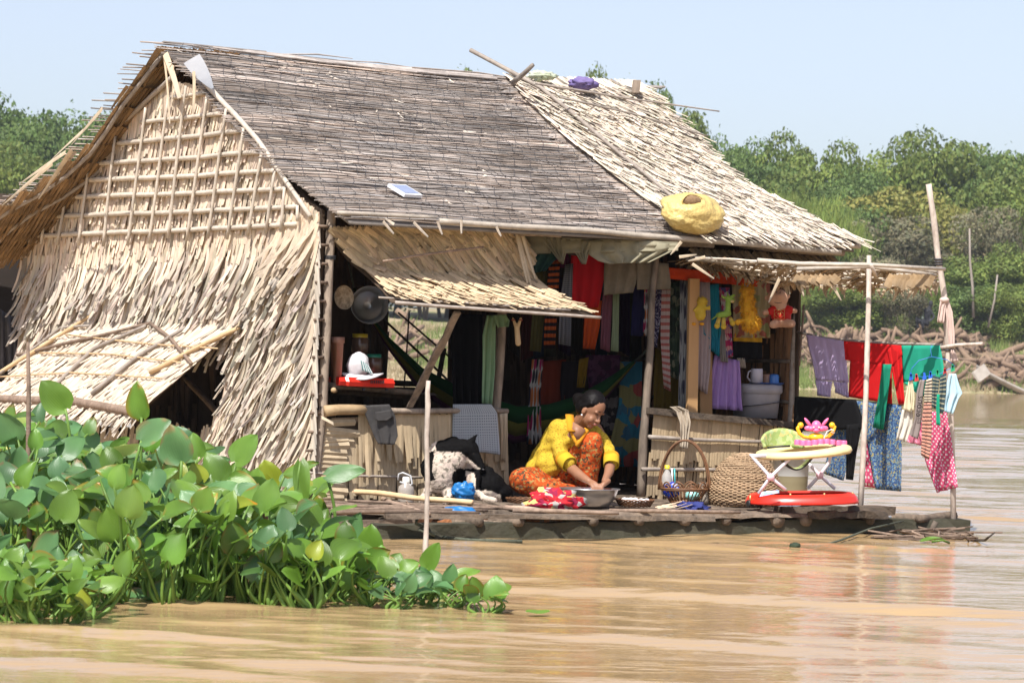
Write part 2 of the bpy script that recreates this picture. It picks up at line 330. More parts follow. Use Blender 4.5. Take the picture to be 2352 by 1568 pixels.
    # riverbed so that nothing is open below the water
bank()
LEAFM=[mat('leaf_%s'%k,c1,c2,.5,(1,1,1),.6,.0,trl=.35) for k,c1,c2 in(('mid',(.22,.28,.065),(.14,.20,.05)),('olive',(.29,.28,.07),(.19,.20,.06)),('deep',(.15,.22,.06),(.09,.15,.045)),('grey',(.24,.22,.14),(.16,.16,.09)))]
TRUNK=mat('trunk_bark',(.17,.13,.10),(.10,.08,.06),3,(1,1,1),.9,.5)
def crown_mesh(seed,nb,nl,shape=1.,ls=.16,spiky=0):
    rd=random.Random(seed); mb=MB(); bl=[]
    for i in range(nb):
        g=rd.uniform(0,6.28); r=rd.uniform(.1,.78)**.7*.8; h=rd.uniform(-.75,.85)*(1-.35*r)*shape
        bl.append((V((r*math.cos(g),r*math.sin(g),h)),rd.uniform(.2,.42),rd.uniform(.72,1.25)))
    for i in range(nl):
        c,br,tn=bl[i%nb]; d=V((rd.gauss(0,1),rd.gauss(0,1),rd.gauss(0,1)+.25)).normalized(); q=rd.uniform(.45,1.08)**.5
        if rd.random()<.06: q*=rd.uniform(1.05,1.4)
        p=c+V((d.x*br,d.y*br,d.z*br*.8))*q
        nrm=(d+V((rd.gauss(0,.5),rd.gauss(0,.5),rd.gauss(0,.5)))).normalized(); a=nrm.orthogonal().normalized(); a=Matrix.Rotation(rd.uniform(0,6.28),3,nrm)@a; b=nrm.cross(a)
        s=ls*rd.uniform(.5,1.15)*.25; k=tn*rd.uniform(.82,1.2); kk=(k*rd.uniform(.9,1.15),k,k*rd.uniform(.8,1.05))
        if spiky: a=(a*.25+ZX*.97).normalized(); b=a.cross(nrm).normalized(); mb.add([p-b*s*.3,p+a*s*spiky,p+b*s*.3],[(0,1,2)],kk)
        else: mb.add([p-a*s,p-b*s*.55,p+a*s,p+b*s*.55],[(0,1,2,3)],kk)
    return mb
def tree_proto(i,seed,nb,nl,matk,kind,label,**kw):
    o=thing(kind,label,'tree' if kind!='reed_clump' else 'reeds',(0,-50,0),'trees and bushes on the far bank')
    mb=crown_mesh(seed,nb,nl,**kw); mb.v=[(x,y-50,z*.5+.52) for x,y,z in mb.v]; mb.build('crown',LEAFM[matk],o)
    t=MB(); rd=random.Random(seed)
    for k in range(5):
        g=rd.uniform(0,6.28); e=V((math.cos(g)*.45,math.sin(g)*.45-50,rd.uniform(.45,.8)))
        t.tube([V((.03*math.cos(g),-50+.03*math.sin(g),-.05)),V((e.x*.3,(e.y+50)*.3-50,.22)),e],[.028,.02,.006],6)
    t.build('trunk',TRUNK,o,True); return o
PROTO=[tree_proto(0,1,26,15000,0,'bushy_tree','mid green bushy tree'),tree_proto(1,2,22,13000,1,'olive_tree','olive bush',ls=.15),
 tree_proto(2,3,24,15000,2,'broadleaf_tree','dark tree',ls=.14),tree_proto(3,4,20,12000,3,'dry_shrub','greyish shrub',ls=.15),
 tree_proto(4,5,18,9000,0,'reed_clump','tall reeds',ls=.10,spiky=6)]
PLAB=['mid green rounded bushy tree','olive green round bush','dark green leafy tree','grey green dry looking shrub','clump of pale upright reeds']
USED=[0]*5
def tree(k,px,ytop,ybot,Y,wpx,where,j=0):
    """crown+trunk between picture heights, real size at its distance"""
    s=pm(Y); p=at(px,ybot,Y); top=at(px,ytop,Y).z; gz=bankz(p.x,Y)-.2; h=top-gz; w_=wpx/s/2
    o=PROTO[k] if not USED[k] else copy_tree(PROTO[k])
    USED[k]+=1; o.location=(p.x,Y,gz); o.scale=(w_*1.5,w_*1.5,h/1.0); o.rotation_euler=(0,0,ru(0,6.28)); o['label']=PLAB[k]+' '+where
    return o
TL=[ # kind,px,ytop,ybot,Y,width
(2,60,205,700,232,260,'at the left edge of the picture behind the neighbouring hut'),(2,150,245,700,222,190,'just left of the gable roof'),(2,-30,250,700,224,220,'cut by the left edge of the picture'),(2,100,330,700,212,230,'low in front of the left trees'),(2,240,300,700,226,160,'behind the gable slope on the left'),(0,10,330,720,206,180,'lowest on the far left'),
(0,1090,165,600,250,170,'whose top just shows above the grey ridge'),(0,1380,158,600,240,120,'showing above the pale roof ridge beside the purple bundle'),(2,1455,172,620,242,150,'behind the right end of the ridge'),(0,1540,228,650,238,170,'sloping down beside the pale roof'),(2,1330,175,600,244,90,'left of the purple bundle'),(2,1600,270,650,236,110,'behind the upper right edge of the pale roof'),
(2,1690,315,700,240,170,'first bush right of the roof on the skyline'),(0,1790,308,700,238,150,'second on the skyline right of the roof'),(2,1740,335,700,228,190,'below the skyline right of the roof'),(0,1895,330,700,234,170,'under the dip of the skyline'),(2,1960,365,700,228,170,'in the middle of the right slope'),(0,2060,320,700,238,180,'left of the tall pole on the skyline'),(0,2160,302,700,240,210,'highest on the skyline behind the tall pole'),(2,2270,318,700,238,190,'right of the tall pole on the skyline'),(0,2370,330,700,236,170,'cut by the right edge on the skyline'),
(1,2080,408,690,222,270,'large and round left of the tall pole'),(3,2050,500,730,214,230,'in front of the round olive bush'),(3,2010,590,760,205,150,'behind the shade mat'),(1,2180,450,720,220,150,'behind the tall pole'),(0,2330,395,720,218,210,'bright at the right edge'),(3,2270,480,720,212,150,'between the two thin poles'),(0,2340,560,760,206,150,'low at the right edge'),(0,2240,590,760,206,190,'above the wood heap'),(2,2200,640,770,203,150,'right behind the person on the wood heap'),(0,2290,650,770,202,110,'at the foot of the second thin pole'),
(0,1950,650,780,202,160,'right behind the wood heap left of the near pole'),(3,2075,660,790,200,110,'between the near pole and the person'),(2,1860,400,720,222,190,'left of the olive bush'),(0,1760,400,720,220,200,'behind the pale roof edge'),(2,1940,450,720,216,160,'behind the pale reeds'),
(4,1850,460,720,208,230,'beside the pale roof edge'),(4,1930,520,740,206,150,'left of the near pole'),(4,1890,640,760,203,200,'under the shade mat'),(4,1780,450,720,212,200,'behind the roof eave'),(4,2070,640,780,202,150,'behind the shade mat'),
(2,700,500,780,226,260,'seen through gaps behind the house on the left'),(0,900,480,780,230,260,'behind the window opening'),(0,1160,480,780,230,260,'behind the doorway'),(2,1450,480,780,230,260,'behind the clothes room'),(0,450,480,800,230,260,'behind the gable')]
for i in range(17):
    x=300+i*82+ru(-25,25); TL.append(((0,2,1)[i%3],x,ru(330,400) if x>420 else 400,720,ru(222,236),210,'hidden behind the hut, seen only past its edges'))
for x in(-110,-230,-340,-460,2460,2560,2680,2800): TL.append(((0,2)[x%3==0],x,ru(290,340),720,ru(222,236),230,'just outside the picture edge'))
for i,t in enumerate(TL): tree(*t)
# ground cover on the bank
def grass():
    mb=MB(); rd=random.Random(9)
    for i in range(16000):
        px=rd.uniform(1780,2420) if i%4 else rd.uniform(820,1120); Y=SHY+rd.uniform(.6,24)**1.0; X=at(px,800,Y).x; z=bankz(X,Y)
        if z<0: continue
        g=noise.noise(V((X*.2,Y*.15,7)))+.25*rd.random(); c=(.20,.26,.07) if g>.12 else (.42,.34,.20)
        h=rd.uniform(.2,.75)*(1.3 if g>.2 else .8); k=rd.uniform(.7,1.25); a=rd.uniform(-.3,.3)
        mb.add([(X-.05,Y,z-.1),(X+.05,Y,z-.1),(X+a,Y+rd.uniform(-.2,.2),z+h)],[(0,1,2)],tuple(q*k for q in c))
    mb.build('grass',mat('grass_blades',(1,1,1),(.8,.8,.8),2,trl=.3,bs=0),None,False,(0,190,0),kind='stuff',label='dry and green grass on the far river bank',cat='grass')
grass()
# heap of driftwood logs
DRIFT=mat('driftwood',(.28,.19,.125),(.15,.10,.07),1.2,(1,1,1),.9,.5,bd=.05)
protoL=[]
for k in range(7):
    mb=MB(); pts=[];x=0;y=0
    for j in range(7): pts.append((-1.5+.5*j,.28*math.sin(j*1.1+k*1.7)*(.3+.2*k%3),.16*math.sin(j*.9+k))) 
    mb.tube(pts,[.10+.03*(k%3),.17,.18,.17,.15,.13,.09],8)
    if k%2: mb.tube([pts[3],(.5,.4,.55),(.9,.6,.9)],[.12,.09,.05],6)
    protoL.append(mb)
meshes=[]
nlog=0
for i in range(290):
    px=ru(1800,2400) if i>25 else ru(850,1000); t=heap_top(px) if i>25 else ru(740,860)
    y=lerp(t+8,905 if px>2100 else 880,R_()**.8); Y=lerp(206,187,(y-735)/165)
    p=at(px,y,Y); k=i%7
    if k>=len(meshes) :
        o=protoL[k].build('driftwood_log',DRIFT,None,True,(0,0,0)); meshes.append(o)
    else:
        o=meshes[k].copy(); COL.objects.link(o)
    o.location=(p.x,p.y,max(p.z,bankz(p.x,p.y)+.1)); sc=ru(.85,1.6); o.scale=(sc*ru(.7,1.2),sc,sc); o.rotation_euler=(ru(-.5,.5),ru(-.65,.65),ru(-.9,.9)+(3.1 if R_()<.5 else 0))
    tag(o,'weathered driftwood log lying in the brown heap on the far bank','log','driftwood logs heaped on the bank')
# person on the heap, poles, canoe
def far_person():
    Y=199; s=pm(Y); o=thing('person','person in dark clothes crouching on top of the driftwood heap','person',at(2122,748,Y),None)
    P=lambda x,y,d=0:at(x,y,Y+d)
    b=MB(); capsule(b,P(2128,742),.22,P(2131,716),.26); capsule(b,P(2131,712),.2,P(2136,703),.1); b.ell(P(2138,697),.17,.19,.23)
    capsule(b,P(2127,712),.1,P(2110,704),.08);capsule(b,P(2110,704),.08,P(2100,688),.06); capsule(b,P(2138,714),.1,P(2146,728),.08); capsule(b,P(2146,728),.08,P(2136,738,-.3),.06)
    capsule(b,P(2124,742),.16,P(2106,732),.13); capsule(b,P(2106,732),.13,P(2108,750),.09); capsule(b,P(2130,744),.15,P(2118,738,-.3),.12); capsule(b,P(2118,738,-.3),.12,P(2120,752,-.3),.09)
    blob('body',b,plain('dark_clothes',(.03,.03,.035),.9),o,voxel=.05,sm=2)
far_person()
mb=MB(); mb.tube([at(2227,525,201),at(2228,600,201),at(2234,660,201),at(2236,730,201)],[.06,.08,.10,.11],7); mb.build('mooring_pole',BAMBOO_D,None,True,at(2236,730,201),'tall thin bare pole standing behind the driftwood heap','pole')
mb=MB(); mb.tube([at(2291,631,200),at(2284,690,200),at(2270,752,200)],[.06,.07,.09],7); mb.build('mooring_pole',BAMBOO_D,None,True,at(2270,752,200),'shorter leaning bare pole at the right end of the driftwood heap','pole')
mb=MB(); mb.tube([at(1830,700,203),at(1832,770,203)],[.12,.14],7,tone=(2.,.8,.5)); mb.build('wooden_stake',BRANCH,None,True,at(1832,770,203),'short reddish stake in the grass under the shade mat','stake')
def canoe():
    o=thing('canoe','pale grey wooden canoe half hidden at the right edge, under the driftwood heap','boat',at(2300,880,186.)); Y=186.
    a=at(2243,850,Y); b=at(2400,915,Y-1); mb=MB(); n=14;m=9; vs=[]
    d=(b-a); sd=V((0,1,0))
    for i in range(n+1):
        t=i/n; w_=.55*math.sin(math.pi*min(1,t*1.6+.12)*.5)
        for j in range(m):
            g=math.pi*j/(m-1); vs.append(a+d*t+sd*math.cos(g)*w_+ZX*(-math.sin(g)*.42*(.6+.4*t)+.35*(1-t)**3))
    mb.add(vs,[(i*m+j,(i+1)*m+j,(i+1)*m+j+1,i*m+j+1) for i in range(n) for j in range(m-1)]); mb.build('hull',mat('canoe_wood',(.36,.33,.29),(.24,.21,.18),1.,(1,1,1),.8,.3),o,True,solid=.06)
    mb=MB(); mb.plank(at(2246,845,Y-.6),at(2262,868,Y-.6),1.1,.08,V((0,-1,.4)),tone=1.3); mb.build('bow_board',bpy.data.materials['canoe_wood'],o)
canoe()
# ================================================ HOUSE
house=thing('floating_house','floating palm thatch hut with grey stick roof and open clothes filled front','house',hs(2,1,DZ))
RZ=3.31; RV=2.1; EV=-.35; EZ=1.985; BV=4.75; BZ=1.86
NS=(VX*-(RZ-EZ)+ZX*(RV-EV)).normalized(); SD=(VX*(RV-EV)+ZX*(RZ-EZ)); SL=SD.length
def slope(u,s,o=0): return hs(u,EV,EZ)+SD*s+NS*o-NS*.05*math.sin(math.pi*min(1,max(0,s)))-ZX*.055*max(0,s)*math.sin(math.pi*min(1,max(0,u/4.4)))
def s_of(x,y):
    p=hit(x,y,hs(0,EV,EZ),NS); u,v,z=uvz(p); return (v-EV)/(RV-EV),u
def bound(pts): return sorted([s_of(*q) for q in pts])
LB=bound([(365,103),(420,150),(470,190),(505,235),(560,290),(610,345),(690,410),(740,455),(800,507)])
MBD=bound([(1170,172),(1250,250),(1350,335),(1450,420),(1540,490),(1590,540)])
RB=bound([(1452,190),(1500,240),(1560,285),(1610,330),(1660,380),(1705,420),(1800,470),(1880,520),(1975,566)])
print('LB',LB[0],LB[-1],'MB',MBD[0],MBD[-1],'RB',RB[0],RB[-1])
def roofsticks(name,S,sl,ub,vb,N,up=1,parent=house,m=TH_GREY,r=.0058,seglen=(.5,1.4)):
    mb=MB()
    for i in range(N):
        s=(i+.5)/N; u=ub(s)+ru(-.09,.03); e=vb(s); band=.8+.35*noise.noise(V((s*14,0,2)))
        while u<e:
            L=ru(*seglen); a=min(u+L,e+ru(0,.08)); o=ru(.0,.022); ds=ru(-.5,.5)/N; ds2=ru(-1.0,1.0)/N
            k=ru(.72,1.28)*(.85+.5*noise.noise(V((u*.9,s*9,5)))); wr=ru(.95,1.12)
            if R_()<.07: k*=1.7
            pts=[S(lerp(u,a,t),s+lerp(ds,ds2,t)+.3/N*math.sin(3*t+i),up*(o+(.012*math.sin(t*3.1)))) for t in(0,.5,1)]
            mb.tube(pts,[r*ru(.7,1.2),r*ru(.9,1.4),r*ru(.5,1.1)],5,tone=(k*wr,k,k/wr),sq=.7)
            u=a-ru(.05,.3)
    return mb.build(name,m,parent,False)
roofsticks('front_roof',slope,SL,lambda s:interp(LB,s),lambda s:interp(MBD,s)+.12,185,r=.0048)
# backing of the front roof, thin thatch sheet
def sheet(name,S,ub,vb,m,o0,parent=house,n=10,k=14,solid=.02,tone=1):
    mb=MB(); vs=[S(lerp(ub(i/n),vb(i/n),j/k),i/n,o0) for i in range(n+1) for j in range(k+1)]
    mb.add(vs,[(i*(k+1)+j,i*(k+1)+j+1,(i+1)*(k+1)+j+1,(i+1)*(k+1)+j) for i in range(n) for j in range(k)],tone); return mb.build(name,m,parent,True,solid=solid)
sheet('roof_lining',slope,lambda s:interp(LB,s)+.02,lambda s:interp(RB,s)-.08,TH_GREY,-.02,tone=.5)
# pale flecks: broken leaf ends poking out of the grey roof
mb=MB()
for i in range(100):
    s=R_()**.9; u=lerp(interp(LB,s),interp(MBD,s),R_()); 
    if noise.noise(V((u*1.3,s*5,1)))<-.12 : continue
    mb.strip(slope(u,s,.02),UX*ru(-1,1)-SD*.3*ru(0,1.),NS,ru(.04,.13),ru(.01,.022),ru(0,.02),tone=ru(.8,1.25))
mb.build('broken_leaf_ends',TH_PALE,house,kind='stuff')
# netting tied over the front roof
mb=MB()
for i in range(34):
    u0_=-.1+i*.097+ru(-.02,.02); pts=[]
    for j in range(41):
        s=j/40; u=u0_+.035*math.sin(j*1.57+i)+.03*math.sin(s*7+i)
        if interp(LB,s)<u<interp(MBD,s)+.1: pts.append(slope(u,s,.034+.006*math.sin(j*2.2)))
        else:
            if len(pts)>2: mb.tube(pts,.0016,4,cap=False)
            pts=[]
    if len(pts)>2: mb.tube(pts,.0016,4,cap=False)
mb.build('roof_netting',WIRE,house,kind='stuff')
# back slope (its sunlit sticks stick out past the gable; underside seen below)
BD=(VX*(RV-BV)+ZX*(RZ-BZ)); NB=(VX*(RZ-BZ)+ZX*(BV-RV)).normalized()
def bslope(u,s,o=0): return hs(u,BV,BZ)+BD*s+NB*o+NB*.0-NB*.12*math.sin(math.pi*min(1,max(0,s)))
def sb(x,y):
    p=hit(x,y,hs(0,BV,BZ)-NB*.06,NB); u,v,z=uvz(p); return (v-BV)/(RV-BV),u
BL=sorted([sb(*q) for q in((368,108),(330,145),(290,190),(240,240),(205,295),(165,340),(110,385),(60,420),(5,455),(-40,480))])
print('BL',BL)
roofsticks('back_roof',bslope,3,lambda s:interp(BL,s)-ru(-.02,.07),lambda s:4.1,70,r=.007)
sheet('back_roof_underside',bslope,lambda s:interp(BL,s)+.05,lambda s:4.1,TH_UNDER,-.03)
mb=MB()
for i in range(13):                       # overlapping leaf panels on the underside of the overhang
    s=i/13
    for j in range(22):
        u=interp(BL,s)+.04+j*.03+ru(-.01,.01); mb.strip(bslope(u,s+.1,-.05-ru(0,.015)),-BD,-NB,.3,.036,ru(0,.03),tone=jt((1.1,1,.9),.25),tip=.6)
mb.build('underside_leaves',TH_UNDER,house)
mb=MB()
for uo in(.06,.27): mb.tube([bslope(interp(BL,i/10)+uo,i/10,-.075) for i in range(11)],.016,7)
mb.build('overhang_rafter',BAMBOO_D,house,True)
mb=MB()
for i in range(9):                       # loose leaf blades along the edge of the overhang
    s=ru(.02,.62); p=bslope(interp(BL,s)+ru(-.02,.03),s,.01); mb.strip(p,-BD*.9+UX*ru(-.5,.1),NB,ru(.25,.6),ru(.03,.05),ru(-.05,.03),tone=ru(.9,1.2),seg=5,bend=ru(-.06,.06))
for a,b in(((190,300),(118,365)),((165,345),(90,455)),((150,350),(45,420)),((120,375),(5,470)),((235,250),(165,330))):
    p=at(*a,20.2); q=at(*b,20.8); mb.strip(p,q-p,V((.3,-.9,.3)).normalized(),(q-p).length,.035,-.03,tone=1.1,seg=5,taper=.2)
mb.build('loose_edge_leaves',TH_WARM,house)
# second, paler roof of leaf strips on the right
def sl2(u,s,o=0): return slope(u,s,o+.05)
sheet('pale_roof_base',sl2,lambda s:interp(MBD,s)+.02,lambda s:interp(RB,s)-.05,TH_DARK,-.015)
mb=MB(); NT=27
for t in range(NT):
    s=1.-(t+.2)/NT*1.0; u=interp(MBD,s)-.06; e=interp(RB,s)
    while u<e+.02:
        w_=ru(.010,.026); ln=ru(.22,.45); k=jt((1.08,1.05,1.0),.18,.03)
        if R_()<.22: kk=ru(.35,.65); k=tuple(c*kk for c in k)
        mb.strip(sl2(u,min(1.02,s+.05),ru(.0,.012)),-SD+UX*(SL*ru(-.12,.16)),NS,ln,w_,ru(.012,.055),fold=ru(.1,.4),tone=k,tip=ru(.6,1.),taper=ru(.2,.9),bend=ru(-.02,.02))
        u+=w_*ru(.6,1.15)
mb.build('pale_leaf_roof',TH_BRIGHT,house)
mb=MB()
for i in range(150):
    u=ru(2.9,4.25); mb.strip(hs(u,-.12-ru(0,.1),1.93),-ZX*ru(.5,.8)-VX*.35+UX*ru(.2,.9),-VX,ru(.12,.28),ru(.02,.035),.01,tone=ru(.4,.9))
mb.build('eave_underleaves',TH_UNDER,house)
# ridge and eave poles
def pole(name,p,r,m,tone=1,par=house,n=8,**kw):
    mb=MB(); L=sum((V(a)-V(b)).length for a,b in zip(p,p[1:])); pts=[V(q) for q in p]; out=[];rr=[]
    for a,b in zip(pts,pts[1:]):
        k=max(2,int((b-a).length/.09))
        for i in range(k): out.append(a.lerp(b,i/k))
    out.append(pts[-1]); r=r if isinstance(r,(list,tuple)) else (r,r)
    for i in range(len(out)):
        t=i/(len(out)-1); q=lerp(r[0],r[1],t)*(1+.09*noise.noise(out[i]*7)); rr.append(q); out[i]=out[i]+V((noise.noise(out[i]*2.3),noise.noise(out[i]*2.3+V((9,0,0))),noise.noise(out[i]*2.3+V((0,9,0)))))*r[0]*.45*min(1,4*t*(1-t)+.15)
    mb.tube(out,rr,n,tone); return mb.build(name,m,par,True,**kw)
def VP(x,y,v): return onv(x,y,v)
pole('eave_pole',[onv(1010,508,-.36),onv(1300,528,-.36),onv(1600,549,-.36),onv(1930,580,-.36)],(.020,.022),BAMBOO,.85)
pole('eave_pole',[onv(1640,550,-.30),onv(1975,566,-.38)],(.02,.018),BAMBOO,.9)
pole('eave_pole',[onv(775,489,-.33),onv(1000,500,-.33)],(.014,.014),BAMBOO,.8)
for x0,y0,x1,y1,r in((1180,530,1290,535,.035),(1530,553,1640,559,.032),(1700,562,1938,580,.028),(790,497,900,505,.024)):
    pole('roof_beam',[onv(x0,y0,-.12),onv(x1,y1,-.30)],(r,r),POSTW,1.2)
pole('crossed_ridge_pole',[slope(2.72,1.14,.10),slope(3.0,.9,.1),slope(3.05,.5,.1),slope(3.02,.12,.08)],(.018,.011),BAMBOO_D,1.)
pole('crossed_ridge_pole',[at(1178,190,21.5),at(1224,149,21.3)],(.022,.016),BAMBOO_D,.8)
pole('holding_stick',[at(1232,192,21.25),at(1440,226,21.6),at(1652,256,22.1)],(.010,.005),BAMBOO_D,1.1)
pole('holding_stick',[slope(3.05,.83,.12),slope(3.6,.74,.13),slope(4.1,.62,.13)],(.009,.006),BAMBOO_D,.8)
mb=MB()
for i in range(46):  # ridge cover sticks
    u=ru(-.2,3.6); mb.tube([slope(u,1.+ru(-.01,.015),.03),slope(u+ru(.5,.9),1.+ru(-.01,.015),.035)],.009,5,tone=ru(.6,1.3))
mb.build('ridge_cover',TH_GREY,house)
mb=MB(); mb.box(at(1461,200,22.2),V((.03,0,0)),V((0,.05,0)),V((.005,0,.05))); mb.build('ridge_block',POSTW,house)
# ---- gable wall ------------------------------------------------------------------
def G(v,z,u=0): return hs(u,v,z)
def rake(v): # z of gable top edge at v
    return interp(RK,v)
RK=sorted(uvz(onu(x,y,0))[1:] for x,y in((398,176),(440,184),(480,205),(520,243),(560,288),(610,345),(660,405),(700,450),(752,486),(350,222),(230,328),(140,435),(60,522)))
HOLE=[uvz(onu(x,y,0))[1:] for x,y in((547,752),(545,800),(525,900),(522,960),(470,1010),(440,1110))]
def hole_right(z): # v of the right edge of the window hole at height z
    pts=sorted((q[1],q[0]) for q in HOLE); return interp(pts,z)
HV1=4.05; HZ1=1.20
def inhole(v,z): return z<HZ1 and hole_right(z)<v<HV1
def quadwall(name,polys,m,th=.02,u=.03):
    mb=MB()
    for P in polys:
        n=len(P); a=[hs(u,v,z) for v,z in P]; b=[hs(u+th,v,z) for v,z in P]; mb.add(a+b,[tuple(range(n)),tuple(range(2*n-1,n-1,-1))]+[(i,(i+1)%n,n+(i+1)%n,n+i) for i in range(n)])
    return mb.build(name,m,house)
quadwall('gable_backing',[[(0,.2),(1.25,.2)]+[(v,rake(v)-.03) for v in(1.25,.9,.5,.2,0)],[(1.25,HZ1),(HV1,HZ1)]+[(v,rake(v)-.03) for v in(HV1,3.2,2.5,2.1,1.8,1.5,1.25)],[(HV1,.2),(4.6,.2),(4.6,1.92),(HV1,rake(HV1)-.03)]],TH_DARK)  # near-black sheet stands in for shade between the thatch strips
mb=MB()
z=.30; tiers=[]
while z<3.1: tiers.append(z); z+=.095 if z>1.9 else .082 if z>1.35 else .095
for z in tiers:
    v=-.03
    while v<4.62:
        w_=ru(.018,.044) if z<1.3 else ru(.026,.056) if z<1.9 else ru(.035,.06); zt=z+ru(-.02,.03)
        if rake(v)-.02<=zt<rake(v)+.10: zt=rake(v)-.02-ru(0,.02)
        if zt<rake(v)-.01 and not inhole(v,zt-.12):
            lean=interp([(0,.30),(.8,.22),(2,.12),(3.3,.06),(4.6,.0)],v)+ru(-.14,.12)
            if z>1.9: lean*=.45
            ln=ru(.18,.40) if z<1.9 else ru(.16,.22)
            if z<1.9: k=jt((1.06,1.03,1.0),.17,.04); tp=ru(.5,.85)
            else: k=jt((1.12,1.05,.98),.1,.03); tp=ru(.75,1)
            if R_()<.2: kk=ru(.4,.75); k=tuple(c*kk for c in k)
            c=ru(.015,.115) if z<1.9 else ru(.0,.03)
            mb.strip(hs(-.012-ru(0,.012),v,zt),-ZX+VX*lean,-UX,ln,w_,c,fold=ru(.12,.42) if z<1.9 else ru(.03,.15),tone=k,tip=tp,taper=ru(.15,.9),bend=ru(-.025,.025))
        v+=w_*(ru(.65,1.25) if z<1.9 else ru(.55,.9))
# flared bundle at the right corner and long blades hanging from the lattice
for i in range(70):
    v=ru(-.06,.45); mb.strip(hs(-.03,v,ru(1.86,2.05)),-ZX+VX*ru(.25,.75),-UX,ru(.25,.5),ru(.03,.05),ru(.03,.12),tone=jt((1.15,1.08,1.),.12),taper=.5,seg=4,bend=ru(-.03,.03))
mb.build('gable_thatch_wall',TH_PALE,house)
mb=MB()
for i in range(26): # corner edge strips facing the viewer
    z=lerp(.3,2.0,i/26); mb.strip(hs(-.02,-.03,z+.1),-ZX*1+VX*-.1+ZX*0,-VX,ru(.2,.34),ru(.025,.04),.02,tone=ru(.7,1.1))
mb.build('corner_thatch',TH_PALE,house)
# lattice
Hb=[((394,224),(470,214)),((324,281),(516,260)),((270,329),(556,301)),((213,376),(599,349)),((169,415),(632,392)),((127,453),(653,434)),((83,498),(681,475)),((56,543),(681,515))]
Vb=[((160,1335),(155,1460)),((235,1275),(205,1490)),((335,1185),(285,1500)),((480,1050),(395,1505)),((625,890),(545,1505)),((800,750),(715,1515)),((1010,550),(885,1510)),((1170,480),(1035,1495)),((1290,400),(1165,1460)),((1440,450),(1295,1475)),((1570,560),(1440,1460)),((1690,700),(1575,1465)),((1815,860),(1720,1440)),((1905,990),(1845,1425)),((1975,1105),(1950,1415)),((2065,1230),(2065,1340))]
for i,(a,b) in enumerate(Hb): pole('lattice_bar',[onu(*a,-.045),onu((a[0]+b[0])/2,(a[1]+b[1])/2+2,-.05),onu(*b,-.045)],(.019,.017) if i>1 else (.016,.016),BAMBOO,ru(1.0,1.2))
for a,b in Vb:
    f=lambda q:(q[0]*.3308,q[1]*.3308+64.8); pole('lattice_slat',[onu(*f(a),-.072),onu(*f(b),-.075)],(.0125,.015),BAMBOO,ru(.95,1.2),n=4)
pole('rake_bamboo',[onu(398,175,-.05),onu(230,330,-.05),onu(60,520,-.05)],(.018,.018),BAMBOO_D,1.2)
pole('rake_bamboo',[onu(470,190,-.05),onu(590,320,-.05),onu(713,497,-.05)],(.02,.016),BAMBOO)
# leaves and plastic at the apex
mb=MB()
for a,b,w_ in(((380,128),(420,228),.085),((378,140),(396,285),.03),((445,165),(450,262),.045),((398,150),(400,240),.02)):
    p=onu(*a,-.16);q=onu(*b,-.14); mb.strip(p,q-p,-UX,(q-p).length,w_,.02,tone=1.2,taper=.45,seg=5)
mb.build('apex_leaves',TH_WARM,house)
mb=MB(); mb.strip(onu(440,135,-.12),onu(520,250,-.08)-onu(440,135,-.12),-UX*.4-VX*.8,.36,.13,.03,fold=.15,taper=.15,seg=5,tone=.8); mb.build('plastic_sheet',plain('clear_plastic',(.75,.76,.78),.25,trl=.5),house,True)
# ---- window awning on the gable
AW=[onu(172,742,-.03),onu(547,748,-.03)]; a1=uvz(AW[0]);a2=uvz(AW[1])
A_=hs(-.04,3.95,1.30);B_=hs(-.04,uvz(AW[1])[1],uvz(AW[1])[2]); 
def pick(x,y,u): return onu(x,y,u)
Bo=pick(300,962,-.62); Ao=hs(-.62,4.05,uvz(Bo)[2]+.02); A_=onu(170,742,-.04)
print('awn',uvz(A_),uvz(B_),uvz(Bo),uvz(Ao),proj(Ao))
def AWP(s,t,o=0):
    n=((Bo-B_).cross(A_-B_)).normalized(); n=n if n.z>0 else -n
    return A_.lerp(B_,s).lerp(Ao.lerp(Bo,s),t)+n*o, n
mb=MB()
for t_ in range(9):
    t=t_/9-.05; s=-.01
    while s<1.01:
        p,n=AWP(s,max(0,t),ru(.0,.015)); q,_=AWP(s+ru(-.02,.02),1); k=jt((1.1,1.05,1.),.14); 
        mb.strip(p,q-p,n,ru(.16,.26),ru(.025,.045),ru(.0,.03),tone=k,tip=ru(.6,.95),fold=ru(.1,.3)); s+=ru(.007,.013)
awn=mb.build('window_awning',TH_PALE,house)
mb=MB(); a=[AWP(*q,-.01)[0] for q in((0,0),(1,0),(1,1),(0,1))]; mb.add(a,[(0,1,2,3)]); mb.build('awning_backing',TH_DARK,awn,solid=.01)
def aw(x,y,o=.04):
    P,n=AWP(.5,.5,o); return hit(x,y,P,n)
for q,r,m in((((-10,862),(225,715),(237,706)),.018,YPOLE),(((40,815),(190,780),(345,742)),.014,BRANCH),(((345,742),(390,775),(440,835)),.014,BRANCH),(((-5,862),(140,752),(205,748)),.012,BAMBOO_D),(((100,910),(215,800),(335,748)),.016,BAMBOO_D),(((210,905),(320,815),(425,752)),.016,BAMBOO_D),(((345,855),(450,800),(548,752)),.018,YPOLE),(((150,768),(350,790),(500,800)),.006,YPOLE),(((0,865),(160,855),(370,868)),.006,YPOLE),(((90,810),(250,812),(415,832)),.006,YPOLE)):
    pole('awning_stick',[aw(x,y) for x,y in q],(r,r*.85),m,par=awn)
pole('awning_edge_pole',[aw(-20,915,.03),aw(150,920,.03),aw(298,944,.03)],(.03,.032),BRANCH,1.2,par=awn)
mb=MB()
